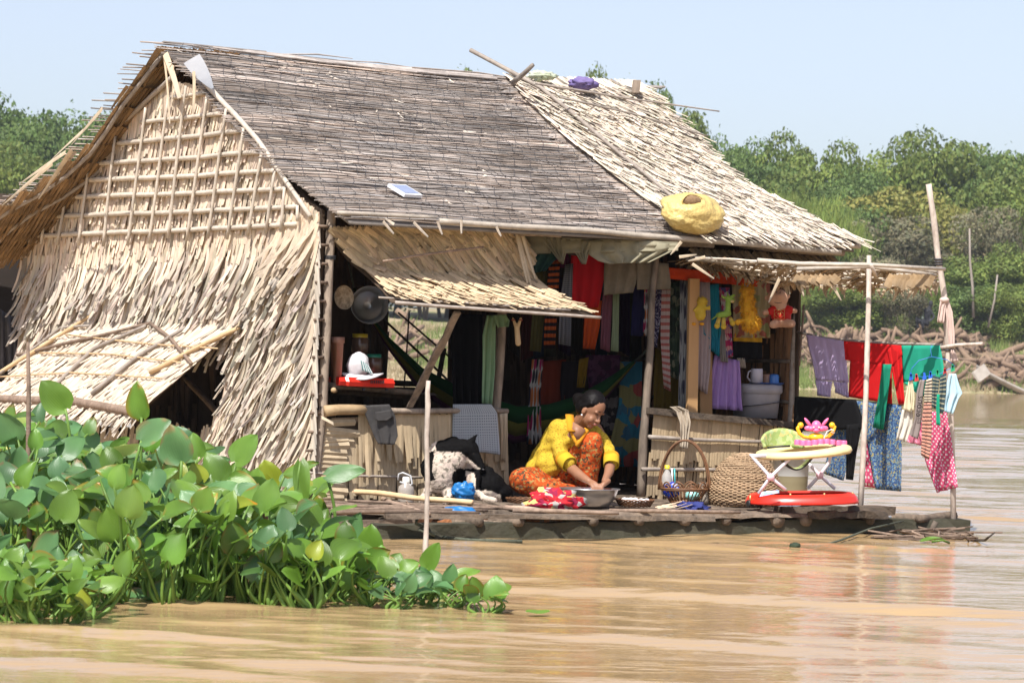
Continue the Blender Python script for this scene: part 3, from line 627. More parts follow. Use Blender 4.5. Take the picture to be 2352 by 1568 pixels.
for i in range(110):
    s=R_(); p,n=AWP(s,.93,ru(-.02,.02)); mb.strip(p,(AWP(s,1)[0]-AWP(s,.5)[0]).normalized()-ZX*ru(.2,.9)+VX*ru(-.2,.3),n,ru(.1,.22),ru(.02,.035),0,tone=ru(.8,1.2))
mb.build('awning_fringe',TH_PALE,awn,kind='stuff')
for a,b in(((425,865),(522,975)),((525,955),(445,1060))): pole('window_brace',[onu(*a,.08),onu(*b,.05)],(.022,.022),BRANCH,.6)
# lower wall under the window seen between the leaves
mb=MB()
for i in range(260):
    v=ru(1.5,4.6); mb.strip(hs(-.02,v,ru(.3,.62)),-ZX+VX*ru(0,.3),-UX,ru(.15,.3),ru(.03,.05),ru(0,.04),tone=jt((1,.97,.92),.2))
mb.build('lower_wall_thatch',TH_PALE,house)
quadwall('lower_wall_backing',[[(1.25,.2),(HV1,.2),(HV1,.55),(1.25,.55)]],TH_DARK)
# ---- posts along the front
for pts,r in((((763,460),(752,700),(742,940),(716,1160)),.030),):
    pole('corner_post',[onv(x,y,-.02) for x,y in pts],(r,r*1.05),POSTW,1.35)
pole('door_post',[onv(1155,560,.05),onv(1152,740,.02),onv(1140,945,.02),onv(1134,1140,.02)],(.03,.033),POSTW,1.25)
pole('door_post',[onv(1510,560,.0),onv(1500,660,0),onv(1494,790,0),onv(1490,850,0),onv(1478,1000,0),onv(1472,1140,0)],(.022,.034),POSTW,.8)
pole('end_post',[onv(1838,570,.05),onv(1829,700,.05),onv(1815,975,.05),onv(1810,1140,.05)],(.024,.024),BAMBOO_D,1.0)
pole('end_post',[onv(1846,700,-.02),onv(1836,840,-.02)],(.008,.008),BRANCH)
pole('back_post',[hs(1.9,2.5,.2),hs(1.9,2.5,2.3)],(.03,.03),DARKW); pole('back_post',[hs(4.05,2.5,.2),hs(4.05,2.5,2.3)],(.03,.03),DARKW); pole('back_post',[hs(.1,4.5,.2),hs(.1,4.5,1.9)],(.03,.03),POSTW)
mb=MB()
for i in range(15):  # ends of the wall battens tied to the corner post
    y=lerp(520,1120,i/14); x=interp([(460,752),(700,742),(940,733),(1160,708)],y); p=onv(x-4,y,-.05); mb=MB(); mb.tube([p-UX*.05,p+UX*ru(.02,.04)],.011,6,tone=ru(.7,1.2)); mb.build('batten_end',BRANCH,house,True)
mb=MB()
for y,xa in ((478,762),(935,742),(590,758)): 
    for k in range(3):
        c=onv(xa,y+k*3,-.02); mb.lathe(c,[(.036,0),(.04,.004),(.036,.008)],14)
mb.build('binding_wire',WIRE,house)
# ---- inside: back wall with an opening, right side wall, dark left part
def vwall(name,polys,m,v=2.6,th=.02):
    mb=MB()
    for P in polys:
        n=len(P); a=[hs(u,v,z) for u,z in P]; b=[hs(u,v+th,z) for u,z in P]; mb.add(a+b,[tuple(range(n)),tuple(range(2*n-1,n-1,-1))]+[(i,(i+1)%n,n+(i+1)%n,n+i) for i in range(n)])
    return mb.build(name,m,house)
wa=uvz(onv(888,888,2.6)); wb=uvz(onv(1030,888,2.6)); wt=uvz(onv(950,640,2.6))[2]; wz=wa[2]
print('backwall u',wa,wb,wt)
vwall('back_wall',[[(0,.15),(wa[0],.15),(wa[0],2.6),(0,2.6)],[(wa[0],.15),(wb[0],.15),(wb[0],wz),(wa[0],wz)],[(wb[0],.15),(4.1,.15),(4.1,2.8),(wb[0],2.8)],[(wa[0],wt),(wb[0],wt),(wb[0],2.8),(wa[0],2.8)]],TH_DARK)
mb=MB()
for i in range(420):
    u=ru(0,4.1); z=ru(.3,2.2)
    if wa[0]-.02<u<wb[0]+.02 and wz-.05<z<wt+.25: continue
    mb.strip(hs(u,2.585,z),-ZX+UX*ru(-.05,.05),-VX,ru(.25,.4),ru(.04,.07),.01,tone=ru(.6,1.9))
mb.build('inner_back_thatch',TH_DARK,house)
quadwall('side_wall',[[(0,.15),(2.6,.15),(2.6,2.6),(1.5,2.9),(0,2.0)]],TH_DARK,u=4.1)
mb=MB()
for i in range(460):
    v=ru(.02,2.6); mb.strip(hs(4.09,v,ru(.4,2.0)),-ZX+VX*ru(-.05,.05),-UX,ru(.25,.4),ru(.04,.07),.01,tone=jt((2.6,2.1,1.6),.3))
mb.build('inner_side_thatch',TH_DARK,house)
mb=MB(); mb.add([hs(-.02,2.59,.15),hs(4.1,2.59,.15),hs(4.1,4.7,.15),hs(-.02,4.7,.15)],[(0,1,2,3)]); mb.build('rear_floor',LOGW,house,solid=.03)
for z in(.85,1.15,1.42): pole('side_batten',[hs(4.07,.05,z),hs(4.07,2.4,z)],(.014,.014),DARKW,2.2)
# sticks and wires across the rear opening
for a,b,r in(((885,878),(1030,885),.022),((810,665),(1062,905),.010),((915,718),(1050,835),.008),((940,715),(928,890),.006),((1000,905),(1020,800),.02),((960,780),(958,880),.003)):
    pole('window_bar',[onv(*a,2.5),onv(*b,2.5)],(r,r),DARKW)
# ---- front awning
fr=[[(750,524),(860,520),(980,516),(1090,517),(1192,524)],[(770,560),(880,548),(1000,545),(1100,552),(1200,560)],[(800,598),(900,600),(1010,605),(1120,612),(1215,622)],[(850,640),(930,650),(1030,655),(1140,660),(1235,665)],[(880,668),(970,675),(1080,682),(1190,690),(1300,697)],[(900,694),(1010,705),(1130,712),(1260,720),(1380,729)]]
fv=[-.04,-.03,-.03,-.08,-.36,-.74]
def FA(s,t,o=0):
    i=min(4,int(t*5)); f=t*5-i
    def rowp(r): 
        k=min(3,int(s*4)); g=s*4-k; x=lerp(fr[r][k][0],fr[r][k+1][0],g); y=lerp(fr[r][k][1],fr[r][k+1][1],g); return onv(x,y,fv[r])
    return rowp(i).lerp(rowp(i+1),f)
mb=MB(); aw2=None
for ti,(t,ln,w0,cc) in enumerate([(0,.20,.038,.02),(.0,.26,.04,.02),(.14,.22,.036,.02),(.28,.22,.036,.03),(.40,.2,.036,.05),(.52,.2,.034,.05),(.62,.18,.032,.03),(.72,.18,.03,.03),(.8,.16,.028,.03),(.88,.13,.026,.02)]):
    s=0
    while s<1:
        p=FA(s,t)-VX*ru(0,.02); q=FA(min(1,s+ru(0,.05)+.02),min(1,t+.2)); d=(q-p); n=UX.cross(d).normalized(); n=n if n.dot(VX)<0 else -n
        k=jt((1.0,.94,.84),.30,.03) if t<.5 else jt((1.15,1.08,.98),.2)
        mb.strip(p+n*(.012+ru(0,.02)),d+UX*ru(-.03,.03),n,ln*(ru(.7,1.2) if t<.5 else ru(1.1,1.7)),w0*ru(.6,1.2),ru(-.005,cc*(1.6 if t<.5 else .8)),tone=k,tip=ru(.7,1.),fold=ru(.08,.3),taper=ru(.6,1)); s+=.013*ru(.7,1.3)
fa=mb.build('front_awning',TH_WARM,house)
mb=MB(); n_=12; vs=[FA(j/n_,i/10)+VX*.012 for i in range(11) for j in range(n_+1)]; mb.add(vs,[(i*(n_+1)+j,i*(n_+1)+j+1,(i+1)*(n_+1)+j+1,(i+1)*(n_+1)+j) for i in range(10) for j in range(n_)]); mb.build('awning_backing',TH_DARK,fa,True,solid=.008)
pole('awning_rod',[FA(.02,1),FA(.5,1),FA(1,1)],(.012,.010),BAMBOO_D,1.3,par=fa)
pole('awning_rod',[onv(870,683,-.62),onv(1100,698,-.66),onv(1310,712,-.68)],(.007,.006),BAMBOO_D,1.2,par=fa)
pole('awning_rod',[onv(880,600,-.25),onv(990,583,-.22),onv(1110,567,-.20)],(.009,.007),BRANCH,1.4,par=fa)
mb=MB()
for a,b in(((880,508),(905,540)),((950,510),(985,548)),((1005,508),(1015,542)),((905,515),(880,500)),((1140,520),(1150,545)),((1060,505),(1058,540))):
    p=onv(*a,-.4);q=onv(*b,-.38); mb=MB(); mb.strip(p,q-p,-VX,(q-p).length*.9,.020,.01,fold=.1,tone=1.1,taper=.6); mb.build('hanging_leaf_tip',TH_PALE,fa)
for a,b in(((1195,520),(1228,640)),((1190,540),(1222,668)),((1186,530),(1210,650))):
    p=onv(*a,-.14);q=onv(*b,-.2); mb=MB(); mb.strip(p,q-p,-VX,(q-p).length,.03,.01,tone=1.1,taper=.5); mb.build('hanging_leaf_tip',TH_WARM,fa)
mb=MB(); mb.plank(onv(1050,716,-.66),onv(941,934,-.06),.055,.02,VX,tone=1.1,seg=8); mb.build('awning_prop',POSTW,house)
# ---- left railing panel
rl=[onv(745,943,-.06),onv(835,938,-.06)]; pole('rail_log',[onv(746,944,-.07),onv(840,941,-.07)],(.036,.033),YPOLE,.7)
pole('rail_pole',[onv(835,943,-.06),onv(1000,942,-.06),onv(1166,944,-.06)],(.02,.018),POSTW,1.2)
mb=MB(); P=[onv(x,y,.0) for x,y in((735,960),(1150,950),(1150,1150),(722,1162))]; mb.add(P,[(0,1,2,3)]); mb.build('railing_backing',TH_DARK,house,solid=.01)
mb=MB(); x=828
while x<1165:
    if x<1045 or x>1120 or R_()<1:
        p=onv(x,ru(946,952),-.035); L=ru(.30,.44) if x<1150 else .5
        mb.strip(p,-ZX+UX*ru(-.06,.08),-VX,L,ru(.03,.05),ru(.0,.04),fold=ru(.03,.12),tone=jt((1.05,1.0,.9),.1),tip=ru(.7,.95),taper=ru(.45,.9),seg=4)
    x+=ru(6,11)
x=790
while x<1150:
    p=onv(x,ru(1000,1020),-.015); mb.strip(p,-ZX+UX*ru(-.04,.04),-VX,ru(.38,.46),ru(.03,.05),ru(0,.02),fold=ru(.02,.1),tone=jt((.98,.95,.88),.14),tip=ru(.6,.9),taper=ru(.6,1)); x+=ru(6,11)
y=972
while y<1160: # horizontal leaves in the left part
    p=onv(728-(y-970)*.05,y,-.02); L=.30 if y<1010 else .24
    mb.strip(p,UX-ZX*ru(-.08,.12),-VX,L*ru(.9,1.1),ru(.045,.06),ru(0,.02),tone=jt((.95,.93,.88),.12),tip=.9,taper=.9); y+=ru(9,13)
mb.build('front_railing_panel',TH_WARM,house)
pole('railing_batten',[onv(702,1084,-.05),onv(780,1091,-.06),onv(970,1096,-.05)],(.008,.009),BAMBOO_D,1.1)
mb=MB(); p=onv(737,958,-.1); mb.strip(p,UX*.9-ZX*.4,-VX*.5+ZX,.1,.045,0,tone=1.4,taper=1); mb.build('bent_leaf',TH_WARM,house)
# ---- right railing panel
mb=MB(); top=[(1508,948),(1640,956),(1770,975),(1822,985)]
x=1506
while x<1822:
    yt=interp(top,x); p=onv(x,yt+ru(-2,3),-.03); bot=onv(x-18,1150,-.03)
    k=jt((.98,.92,.80),.1); Lr=(p-bot).length
    mb.strip(p,(bot-p),-VX,Lr*ru(.5,.62),ru(.025,.045),.01,fold=.07,tone=k,taper=.95,tip=.85); mb.strip(p.lerp(bot,.45)+VX*.01,(bot-p),-VX,Lr*ru(.48,.56),ru(.02,.04),.01,fold=.07,tone=jt((.9,.85,.76),.12),taper=.9,tip=.8); x+=ru(5,9)
mb.build('side_railing_panel',TH_WARM,house)
mb=MB(); P=[onv(x,y,.0) for x,y in((1505,955),(1822,985),(1815,1150),(1488,1150))]; mb.add(P,[(0,1,2,3)]); mb.build('railing_backing',TH_DARK,house,solid=.01)
pole('railing_batten',[onv(1490,1003,-.06),onv(1620,1011,-.06),onv(1760,1014,-.06)],(.016,.012),BAMBOO_D,1.15)
pole('railing_batten',[onv(1474,1077,-.06),onv(1560,1079,-.06),onv(1660,1079,-.06)],(.014,.013),BAMBOO_D,1.15)
mb=MB(); mb.plank(onv(1485,943,-.03),onv(1835,977,-.03),.09,.045,ZX,tone=.8,seg=10); mb.build('shelf_beam',LOGW,house)
mb=MB(); mb.plank(onv(1520,955,.25),onv(1835,985,.25),.5,.02,ZX,tone=.5,seg=6); mb.build('shelf_board',LOGW,house)
mb=MB(); mb.box(onv(1591,795,.10),UX*.045,VX*.012,(onv(1590,640,.1)-onv(1585,950,.1))*.5,tone=1); mb.build('wooden_panel',mat('planed_board',(.55,.33,.15),(.45,.26,.11),6,(1,1,.2),.5,.15),house)
mb=MB(); mb.box(onv(1620,850,.16),UX*.055,VX*.012,(onv(1620,700,.1)-onv(1620,950,.1))*.5,tone=.6); mb.build('wooden_panel',bpy.data.materials['planed_board'],house)
# kitchen shelf on the left inside
pole('shelf_pole',[onv(755,886,.1),onv(860,893,.15),onv(965,902,.2)],(.025,.02),LOGW,1.2)
pole('shelf_pole',[onv(757,900,.35),onv(960,912,.4)],(.02,.02),LOGW,.8)
mb=MB(); mb.plank(onv(757,889,.32),onv(965,905,.38),.4,.015,ZX,tone=.7,seg=6); mb.build('kitchen_shelf',LOGW,house)
pole('log_end',[onv(766,896,-.03),onv(770,897,.2)],(.018,.018),YPOLE,.9)
# strings of palm leaf on the floor/gable foot
for a,b,r in(((650,1100),(715,1140),.03),((640,1150),(720,1155),.03),((655,1128),(715,1128),.025)): pole('gable_foot_pole',[onv(*a,-.15),onv(*b,-.1)],(r,r),LOGW,1.4)
# ---- neighbouring hut on the left
nb=thing('neighbouring_hut','dark interior and thatch edge of the next hut at the left edge','house',at(-60,1150,25.5))
Yn=25.2
mb=MB(); mb.add([at(-260,500,Yn),at(75,520,Yn+.0),at(62,1200,Yn),at(-260,1200,Yn)],[(0,1,2,3)]); mb.build('wall',mat('hut_interior_dark',(.03,.022,.018),(.015,.012,.01),3),nb,solid=.1)  # near-black panel; the shade of the hut interior is put into its colour
mb=MB()
for i in range(130):
    x=ru(-200,58); t=R_(); p=at(x,lerp(505,560,t)+x*.05,24.3+ru(0,.4)); mb.strip(p,V((-.6,-.2,-.75+ru(-.2,.2))),V((.1,-.7,.6)).normalized(),ru(.3,.5),ru(.05,.08),.03,tone=jt((1.1,.85,.6),.25))
mb.build('roof_edge',TH_WARM,nb)
mb=MB(); mb.plank(at(-200,470,24.2),at(62,500,24.2),.9,.06,V((0,-.5,1)),tone=.6,seg=5); mb.build('roof',TH_DARK,nb)
mb=MB(); cloth(mb,[(-30,690,32,730),(-30,860,38,880)],24.9,fold=.05); mb.build('grey_sheet',mat('grey_tarp',(.10,.09,.09),(.06,.055,.05),6),nb,True,solid=.01)
# ================================================ RAFT
def dk(x,y,z=DZ): return onz(x,y,z)
raft=thing('bamboo_raft','low raft of weathered planks and logs carrying the thatch hut','raft',hs(2,0,0))
b0=onz(868,1240,0); b1=onz(2228,1227,0); BDn=(b1-b0).normalized(); BN=V((-BDn.y,BDn.x,0))
def RF(d,back,z): return b0+BDn*d+BN*back+ZX*z      # raft frame: along the front beam, back from it
BL_=(b1-b0).length
MOSS=mat('mossy_beam',(.07,.062,.042),(.04,.04,.024),5,(1,1,1.5),.85,.6,bd=.015)
mb=MB(); mb.plank(RF(.02,.07,.02),RF(BL_,.07,.035),.14,.14,ZX,seg=26,jit=.012); mb.build('front_beam',MOSS,raft)
mb=MB(); mb.plank(RF(-.6,.5,.04),RF(2.6,.5,.05),.12,.1,ZX,seg=12,tone=1.5); mb.build('side_beam',LOGW,raft)
def nearest(p): q=p-b0; return q.dot(BDn),q.dot(BN)
# cross logs, ends towards the right
for x,y,r in((1362,1197,.030),(1470,1196,.028),(1575,1199,.032),(1668,1191,.03),(1786,1190,.048),(1850,1191,.04),(1998,1191,.035),(1190,1199,.03),(1100,1200,.03)):
    p=hit(x,y,b0+BN*.0,BN); p.z=.105; mb=MB(); q=p+VX*2.4-UX*.0; mb.tube([p-VX*ru(.0,.03),p+VX*.8,p+VX*1.6,q],[r,r*1.05,r*.95,r],10,tone=ru(.9,1.6)); mb.build('cross_log',LOGW,raft,True)
# deck planks
ZP=.135
for k in range(17):
    bk=.05+.17*k; d0=(.95 if k<3 else -.35+.1*k) ; d1=BL_-1.05-(.0 if k<5 else .0)+ru(-.1,.1)
    if k>9: d1=BL_-.9
    cut=ru(.35,.65)
    for a,b in((d0,lerp(d0,d1,cut)),(lerp(d0,d1,cut)+.01,d1)):
        z=ZP+ru(-.004,.010); mb=MB(); mb.plank(RF(a,bk+ru(-.01,.01),z),RF(b,bk+ru(-.015,.015),z+ru(-.006,.006)),.16,.026,ZX,tone=ru(.9,1.9),seg=12,jit=.006); mb.build('deck_plank',LOGW,raft)
for k in range(12):  # slats on the floor inside
    mb=MB(); mb.plank(hs(-.0,.55+.17*k,DZ-.012),hs(4.1,.55+.17*k,DZ-.012+ru(-.004,.004)),.155,.02,ZX,tone=ru(.7,1.3),seg=8); mb.build('floor_board',LOGW,raft)
mb=MB(); P0=onz(1785,1172,.16); P1=onz(2046,1174,.16); mb.plank(V((P0.x,P0.y,.160)),V((P1.x,P1.y,.160)),.16,.06,ZX,tone=.8,seg=10,jit=.01); mb.build('heavy_timber',LOGW,raft)
mb=MB(); mb.plank(V((P0.x+.2,P0.y-.1,.145)),V((P1.x-.05,P1.y-.12,.145)),.08,.04,ZX,tone=.6,seg=10,jit=.01); mb.build('heavy_timber',LOGW,raft)
def rp(name,pts,r,m,tone=1.,**kw): return pole(name,pts,r,m,tone,raft,**kw)
rp('edge_log',[dk(2048,1188,.11),dk(2112,1190,.11)],(.03,.03),LOGW,1.5); rp('edge_log',[dk(2110,1191,.11),dk(2150,1188,.11),dk(2193,1184,.12)],(.026,.032),LOGW,1.3)
rp('cross_tie',[hit(2128,1232,b0,BN)-BN*.02,hit(2140,1196,b0,BN)-BN*.05],(.018,.02),DARKW,2)
# left end of the raft: logs, thin sticks
rp('float_log',[dk(655,1150,.07),dk(800,1185,.05),dk(900,1203,.04),dk(960,1210,.04)],(.05,.05),LOGW,1.5)
rp('float_log',[dk(690,1185,.03),dk(900,1215,.02)],(.04,.04),LOGW,1)
rp('yellow_pole',[dk(708,1123,.22),dk(850,1130,.215),dk(960,1142,.21),dk(1085,1153,.20)],(.019,.017),YPOLE,1.2)
mb=MB(); mb.plank(dk(884,1184,.15),dk(1640,1190,.15),.06,.028,ZX,tone=1.2,seg=14,jit=.006); mb.build('front_slat',LOGW,raft)
mb=MB(); mb.plank(dk(1075,1152,.17),dk(1245,1163,.17),.07,.02,ZX,tone=1.3,seg=8); mb.build('front_slat',LOGW,raft)
for a,b,r,t in(((740,1163),(1180,1163),.013,1),((760,1170),(1120,1172),.012,.9),((750,1158),(900,1165),.011,1.1),((800,1150),(1000,1160),.010,1),((770,1176),(1100,1178),.014,.8),((870,1142),(985,1180),.016,1.7),((860,1168),(1150,1166),.012,1.2),((915,1120),(942,1165),.009,1.5),((1010,1150),(1200,1172),.012,1.),((970,1172),(1050,1160),.01,.9),((1180,1172),(1420,1178),.016,1.4),((1160,1166),(1240,1172),.02,2.2),((1400,1172),(1700,1176),.014,1.2),((730,1152),(830,1160),.012,.8)):
    rp('thin_stick',[dk(*a,.165),dk((a[0]+b[0])/2,(a[1]+b[1])/2+ru(-3,3),.175),dk(*b,.165)],(r,r*.8),BRANCH,t)
for i in range(26):
    x=ru(1020,1330); y=ru(1185,1212); p=hit(x,y,b0+BN*.12,BN); mb=MB(); w_=ru(.03,.07); a=ru(-.5,.5)
    mb.box(p,V((math.cos(a)*w_,0.02,math.sin(a)*w_*.6)),V((0,.01,0)),V((-math.sin(a)*.02,0,.02)),tone=ru(1,4) if i%3 else (3.4,1.8,1.)); mb.build('wood_scrap',LOGW,raft)
for k,(x,y) in enumerate(((1000,1195),(1060,1205),(1130,1200))):
    mb=MB(); p=hit(x,y,b0+BN*.3,BN); mb.box(p,BDn*.12,BN*.01,ZX*.03,tone=(.9,.5,.3)); mb.build('wood_scrap',LOGW,raft)
# poles standing at the raft
pA=thing('clothes_pole','thin upright pole on the raft edge in front of the red shirt','pole',dk(1975,1190,.1))
YA=dk(1975,1190,.1).y
mb=MB(); mb.tube([at(x,y,YA+ (1190-y)*.0005) for x,y in((1996,587),(1995,700),(1992,800),(1989,905),(1983,1040),(1975,1192))],[.016,.018,.019,.018,.02,.02],9); mb.build('pole',WHITEPOLE,pA,True)
mb=MB(); mb.lathe(at(1976,1183,YA),[(.026,0),(.03,.006),(.026,.012)],12); mb.build('wire_tie',WIRE,pA)
YB=b1.y-.1
pB=thing('clothes_pole','tall bamboo pole at the right end of the raft rising above the mat','pole',at(2190,1225,YB))
mb=MB(); mb.tube([at(x,y,YB+.1) for x,y in((2133,423),(2138,460),(2144,497),(2154,588),(2168,673),(2177,796),(2184,950),(2189,1100),(2190,1240))],[.021,.020,.022,.021,.022,.02,.021,.02,.02],10); mb.build('pole',WHITEPOLE,pB,True)
mb=MB()
for y in(598,604,610,800,806): mb.lathe(at(interp([(423,2133),(588,2154),(796,2177)],y),y,YB+.1),[(.026,0),(.031,.006),(.026,.012)],12)
mb.build('rope_tie',WIRE,pB)
mb=MB(); mb.tube([at(2160,798,YB),at(2200,792,YB),at(2257,789,YB-.1)],[.013,.012,.011],8); mb.build('cross_stick',WHITEPOLE,pB,True)
RAG=mat('rag_pink',(.70,.55,.48),(.62,.46,.40),12,trl=.2)
mb=MB(); cloth(mb,[(2160,688,2178,688),(2156,705,2172,705),(2151,740,2166,742)],YB+.04,fold=.012,nf=2,cols=8); cloth(mb,[(2166,690,2180,690),(2172,720,2188,716),(2176,770,2192,765),(2178,800,2190,800)],YB+.05,fold=.012,nf=2,cols=8); cloth(mb,[(2184,803,2192,803),(2183,832,2201,830)],YB+.05,fold=.008,nf=2,cols=6); mb.ell(at(2169,689,YB+.05),.032,.03,.02)
mb.build('knotted_rag',RAG,None,True,at(2170,760,YB),'pale pink rag knotted round the tall right pole','cloth',solid=.004)
st=MB(); Ys=onz(980,1330,0).y; st.tube([at(x,y,Ys) for x,y in((984,874),(982,900),(983,930),(980,1000),(982,1100),(980,1200),(977,1262),(975,1345))],[.011,.012,.014,.012,.013,.012,.015,.014],9); st.build('water_stake',WHITEPOLE,None,True,at(977,1320,Ys),'pale bare stake standing in the water in front of the dog','stake')
st=MB(); Ys=onz(67,1325,0).y; st.tube([at(x,y,Ys) for x,y in((64,785),(66,900),(65,1050),(68,1200),(68,1340))],[.008,.011,.013,.013,.014],8); st.build('water_stake',BRANCH,None,True,at(68,1325,Ys),'thin brown stake rising from the water plants at the left edge','stake')
# ropes
mb=MB(); mb.tube([hit(950,1188,b0,BN)-BN*.05,hit(944,1200,b0,BN)-BN*.07,hit(962,1208,b0,BN)-BN*.08,hit(948,1212,b0,BN)-BN*.08,hit(980,1225,b0,BN)-BN*.1]+[onz(x,y,.012) for x,y in((1000,1232),(1080,1240),(1200,1243))],.012,7); mb.build('mooring_rope',ROPE,None,True,onz(1000,1232,0),'twisted rope hanging from the beam behind the pale stake','rope')
mb=MB(); mb.tube([hit(2062,1195,b0,BN)-BN*.06,onz(2000,1213,.06),onz(1930,1240,.02),onz(1870,1258,-.01)],.007,7); mb.build('mooring_rope',ROPE,None,True,onz(1930,1243,0),'mossy rope slanting from the right part of the beam into the water','rope')
mb=MB()
for i in range(34): 
    p=onz(ru(2020,2230),ru(1224,1243),.01); mb.tube([p,p+V((ru(-.2,.2),ru(-.1,.1),ru(0,.03))),p+V((ru(-.25,.25),ru(-.1,.1),ru(0,.05)))],ru(.004,.010),5,tone=ru(.5,1.4))
mb.build('floating_debris',BRANCH,None,True,onz(2100,1235,0),kind='stuff',label='twigs and bark caught in the water under the right end of the raft',cat='debris')
mb=MB(); mb.tube([onz(2232,1240,.01),onz(2262,1240,.03),onz(2285,1222,.08)],[.010,.009,.005],6); mb.tube([onz(2262,1240,.03),onz(2270,1232,.06)],[.007,.004],5); mb.build('floating_branch',DARKW,None,True,onz(2260,1240,0),'dark twig floating beyond the right end of the beam','branch')
mb=MB(); mb.ell(onz(1826,1252,.01),.035,.03,.018,fn=lambda d:1+.3*noise.noise(d*4)); mb.build('weed_clump',mat('wet_weed',(.04,.06,.03),(.02,.03,.02),40),None,True,onz(1826,1252,0),'small dark clump of weed in the water by the slanting rope','weed')
# ================================================ SHADE MAT over the washing
sm=thing('shade_mat','flat thatched shade mat hung on sticks above the washing line','shade mat',at(1950,640,19.2))
YN0=onv(1590,600,-.35).y; YN1=YB+.15
def SMt(s,t,o=0):
    x=lerp(1575,2160,s); yn=interp([(0,592),(.3,602),(.55,606),(.8,612),(1,620)],s); yf=interp([(0,608),(.25,632),(.4,655),(.6,657),(.8,666),(1,650)],s)
    return at(x,yn,lerp(YN0,YN1,s)-.0).lerp(at(x,yf,lerp(YN0,YN1,s)+.75),t)+ZX*o
mb=MB()
for i in range(26):
    t=i/25; s0=ru(0,.05); pts=[SMt(lerp(s0,1-ru(0,.05),k/6),t+ru(-.02,.02),ru(-.012,.02)) for k in range(7)]; mb.tube(pts,[ru(.006,.010) for _ in pts],6,tone=ru(.8,1.4))
mb.build('mat_sticks',BAMBOO,sm,True)
mb=MB()
for i in range(400):
    s=R_(); t=ru(0,.95); p=SMt(s,t,ru(0,.02)); mb.strip(p,(SMt(s,1)-SMt(s,0)).normalized()*ru(.4,1)+UX*ru(-.6,.6),ZX,ru(.12,.22),ru(.02,.04),ru(-.04,.01),tone=jt((.8,.72,.62),.3))
for i in range(70):
    s=ru(.0,1); p=SMt(s,1,0); mb.strip(p,V((ru(-.6,.6),0,-1)),-V((0,1,0)),ru(.03,.10),ru(.012,.03),.01,tone=ru(.8,1.3))
for x0,y0,x1,y1 in((1790,640,1765,695),(1838,640,1846,680),(1910,650,1932,690),(2090,640,2060,652),(1590,606,1640,640),(1620,590,1580,600),(1565,555,1540,585),(1560,590,1600,585)):
    p=at(x0,y0,19);q=at(x1,y1,19); mb.strip(p,q-p,V((0,-1,0)),(q-p).length,.022,.01,fold=.1,tone=1.,taper=.3,seg=4)
mb.build('mat_leaves',TH_WARM,sm)
mb=MB()
for (x0,x1,ya,yb) in((1838,1935,634,655),(2052,2150,632,664)):
    mb=MB()
    for k in range(9):
        x=lerp(x0,x1,k/9); p=at(x,ya,19.0); q=at(x-14+ru(-6,6),yb+ru(-5,4),19.0); mb.strip(p,q-p,V((0,-1,.2)).normalized(),(q-p).length,.06,.03,fold=.06,tone=jt((.62,.52,.40),.25),taper=ru(.5,.9))  # flap tone lowered to hold the shade of the mat's underside
    mb.build('hanging_flap',TH_WARM,sm)
mb=MB(); mb.tube([at(1740,598,18.8),at(1840,606,18.9),at(1996,608,18.6),at(2170,618,YB)],[.016,.015,.014,.012],8); mb.build('carrying_pole',BAMBOO,sm,True)
mb=MB(); mb.tube([at(1831,618,19.3),at(1996,612,19.1),at(2150,632,YB+.2)],[.014,.015,.012],8); mb.build('carrying_pole',BAMBOO,sm,True)
mb=MB(); mb.tube([at(2000,608,18.4),at(2012,634,18.5)],.012,8); mb.build('short_peg',WHITEPOLE,sm,True)
# ================================================ WASHING
YL=lambda x: lerp(20.7,YB+.15,(x-1840)/330)
FAB=lambda n,c,trl=.22,r=.9: mat(n,c,tuple(q*.88 for q in c),8,(1,1,1),r,.12,60,.003,.15,trl)
mb=MB(); mb.tube([at(1832,763,20.8),at(1900,777,YL(1900)),at(2000,786,YL(2000)),at(2165,792,YL(2165))],.010,7); mb.build('washing_line',BAMBOO_D,None,True,at(2000,786,YL(2000)),'thin rod holding the purple, red and green clothes','washing line')
mb=MB(); mb.tube([at(1826,910,20.6),at(1966,918,YL(1960)),at(2070,930,YL(2070)),at(2186,941,YL(2180))],.003,5); mb.build('washing_line',ROPE,None,True,at(2000,925,YL(2000)),'lower cord holding the black shirt and flowered clothes','washing line')
hang('purple_trousers',FAB('satin_lilac',(.58,.46,.68),.2,.45),[[(1851,768,1938,783),(1857,800,1942,805),(1866,840,1945,845),(1872,872,1947,878)],[(1872,872,1912,876),(1877,908,1905,912)],[(1914,876,1947,878),(1918,901,1948,913)]],lambda x:YL(x)-.02,'lilac satin trousers hanging on the upper line','trousers',fold=.022,nf=5)
hang('red_shirt',FAB('fabric_red',(.72,.018,.02)),[[(1938,783,2070,793),(1941,812,2072,815),(1950,827,2049,840)],[(1953,827,2049,836),(1950,870,2048,880),(1948,911,2047,927)],[(2036,800,2070,793),(2046,842,2073,860),(2062,928,2076,929)],[(1938,783,1958,785),(1940,826,1954,828)]],lambda x:YL(x)-.05,'bright red long sleeved shirt hanging between lilac trousers and green shirt','shirt',fold=.012,nf=2)
hang('green_shirt',FAB('fabric_green',(.03,.42,.27)),[[(2070,793,2160,793),(2071,840,2166,840),(2074,877,2170,870)],[(2074,877,2130,875),(2113,911,2128,909)]],lambda x:YL(x)-.03,'sea green shirt hanging on the upper line beside the tall pole','shirt',fold=.012,nf=3)
hang('green_sleeve',FAB('fabric_green2',(.02,.30,.18)),[(2027,836,2048,836),(2018,900,2040,900),(2004,981,2027,986)],lambda x:YL(x)-.14,'dark green sleeve hanging down across the red shirt','sleeve',fold=.012,nf=2,cols=10)
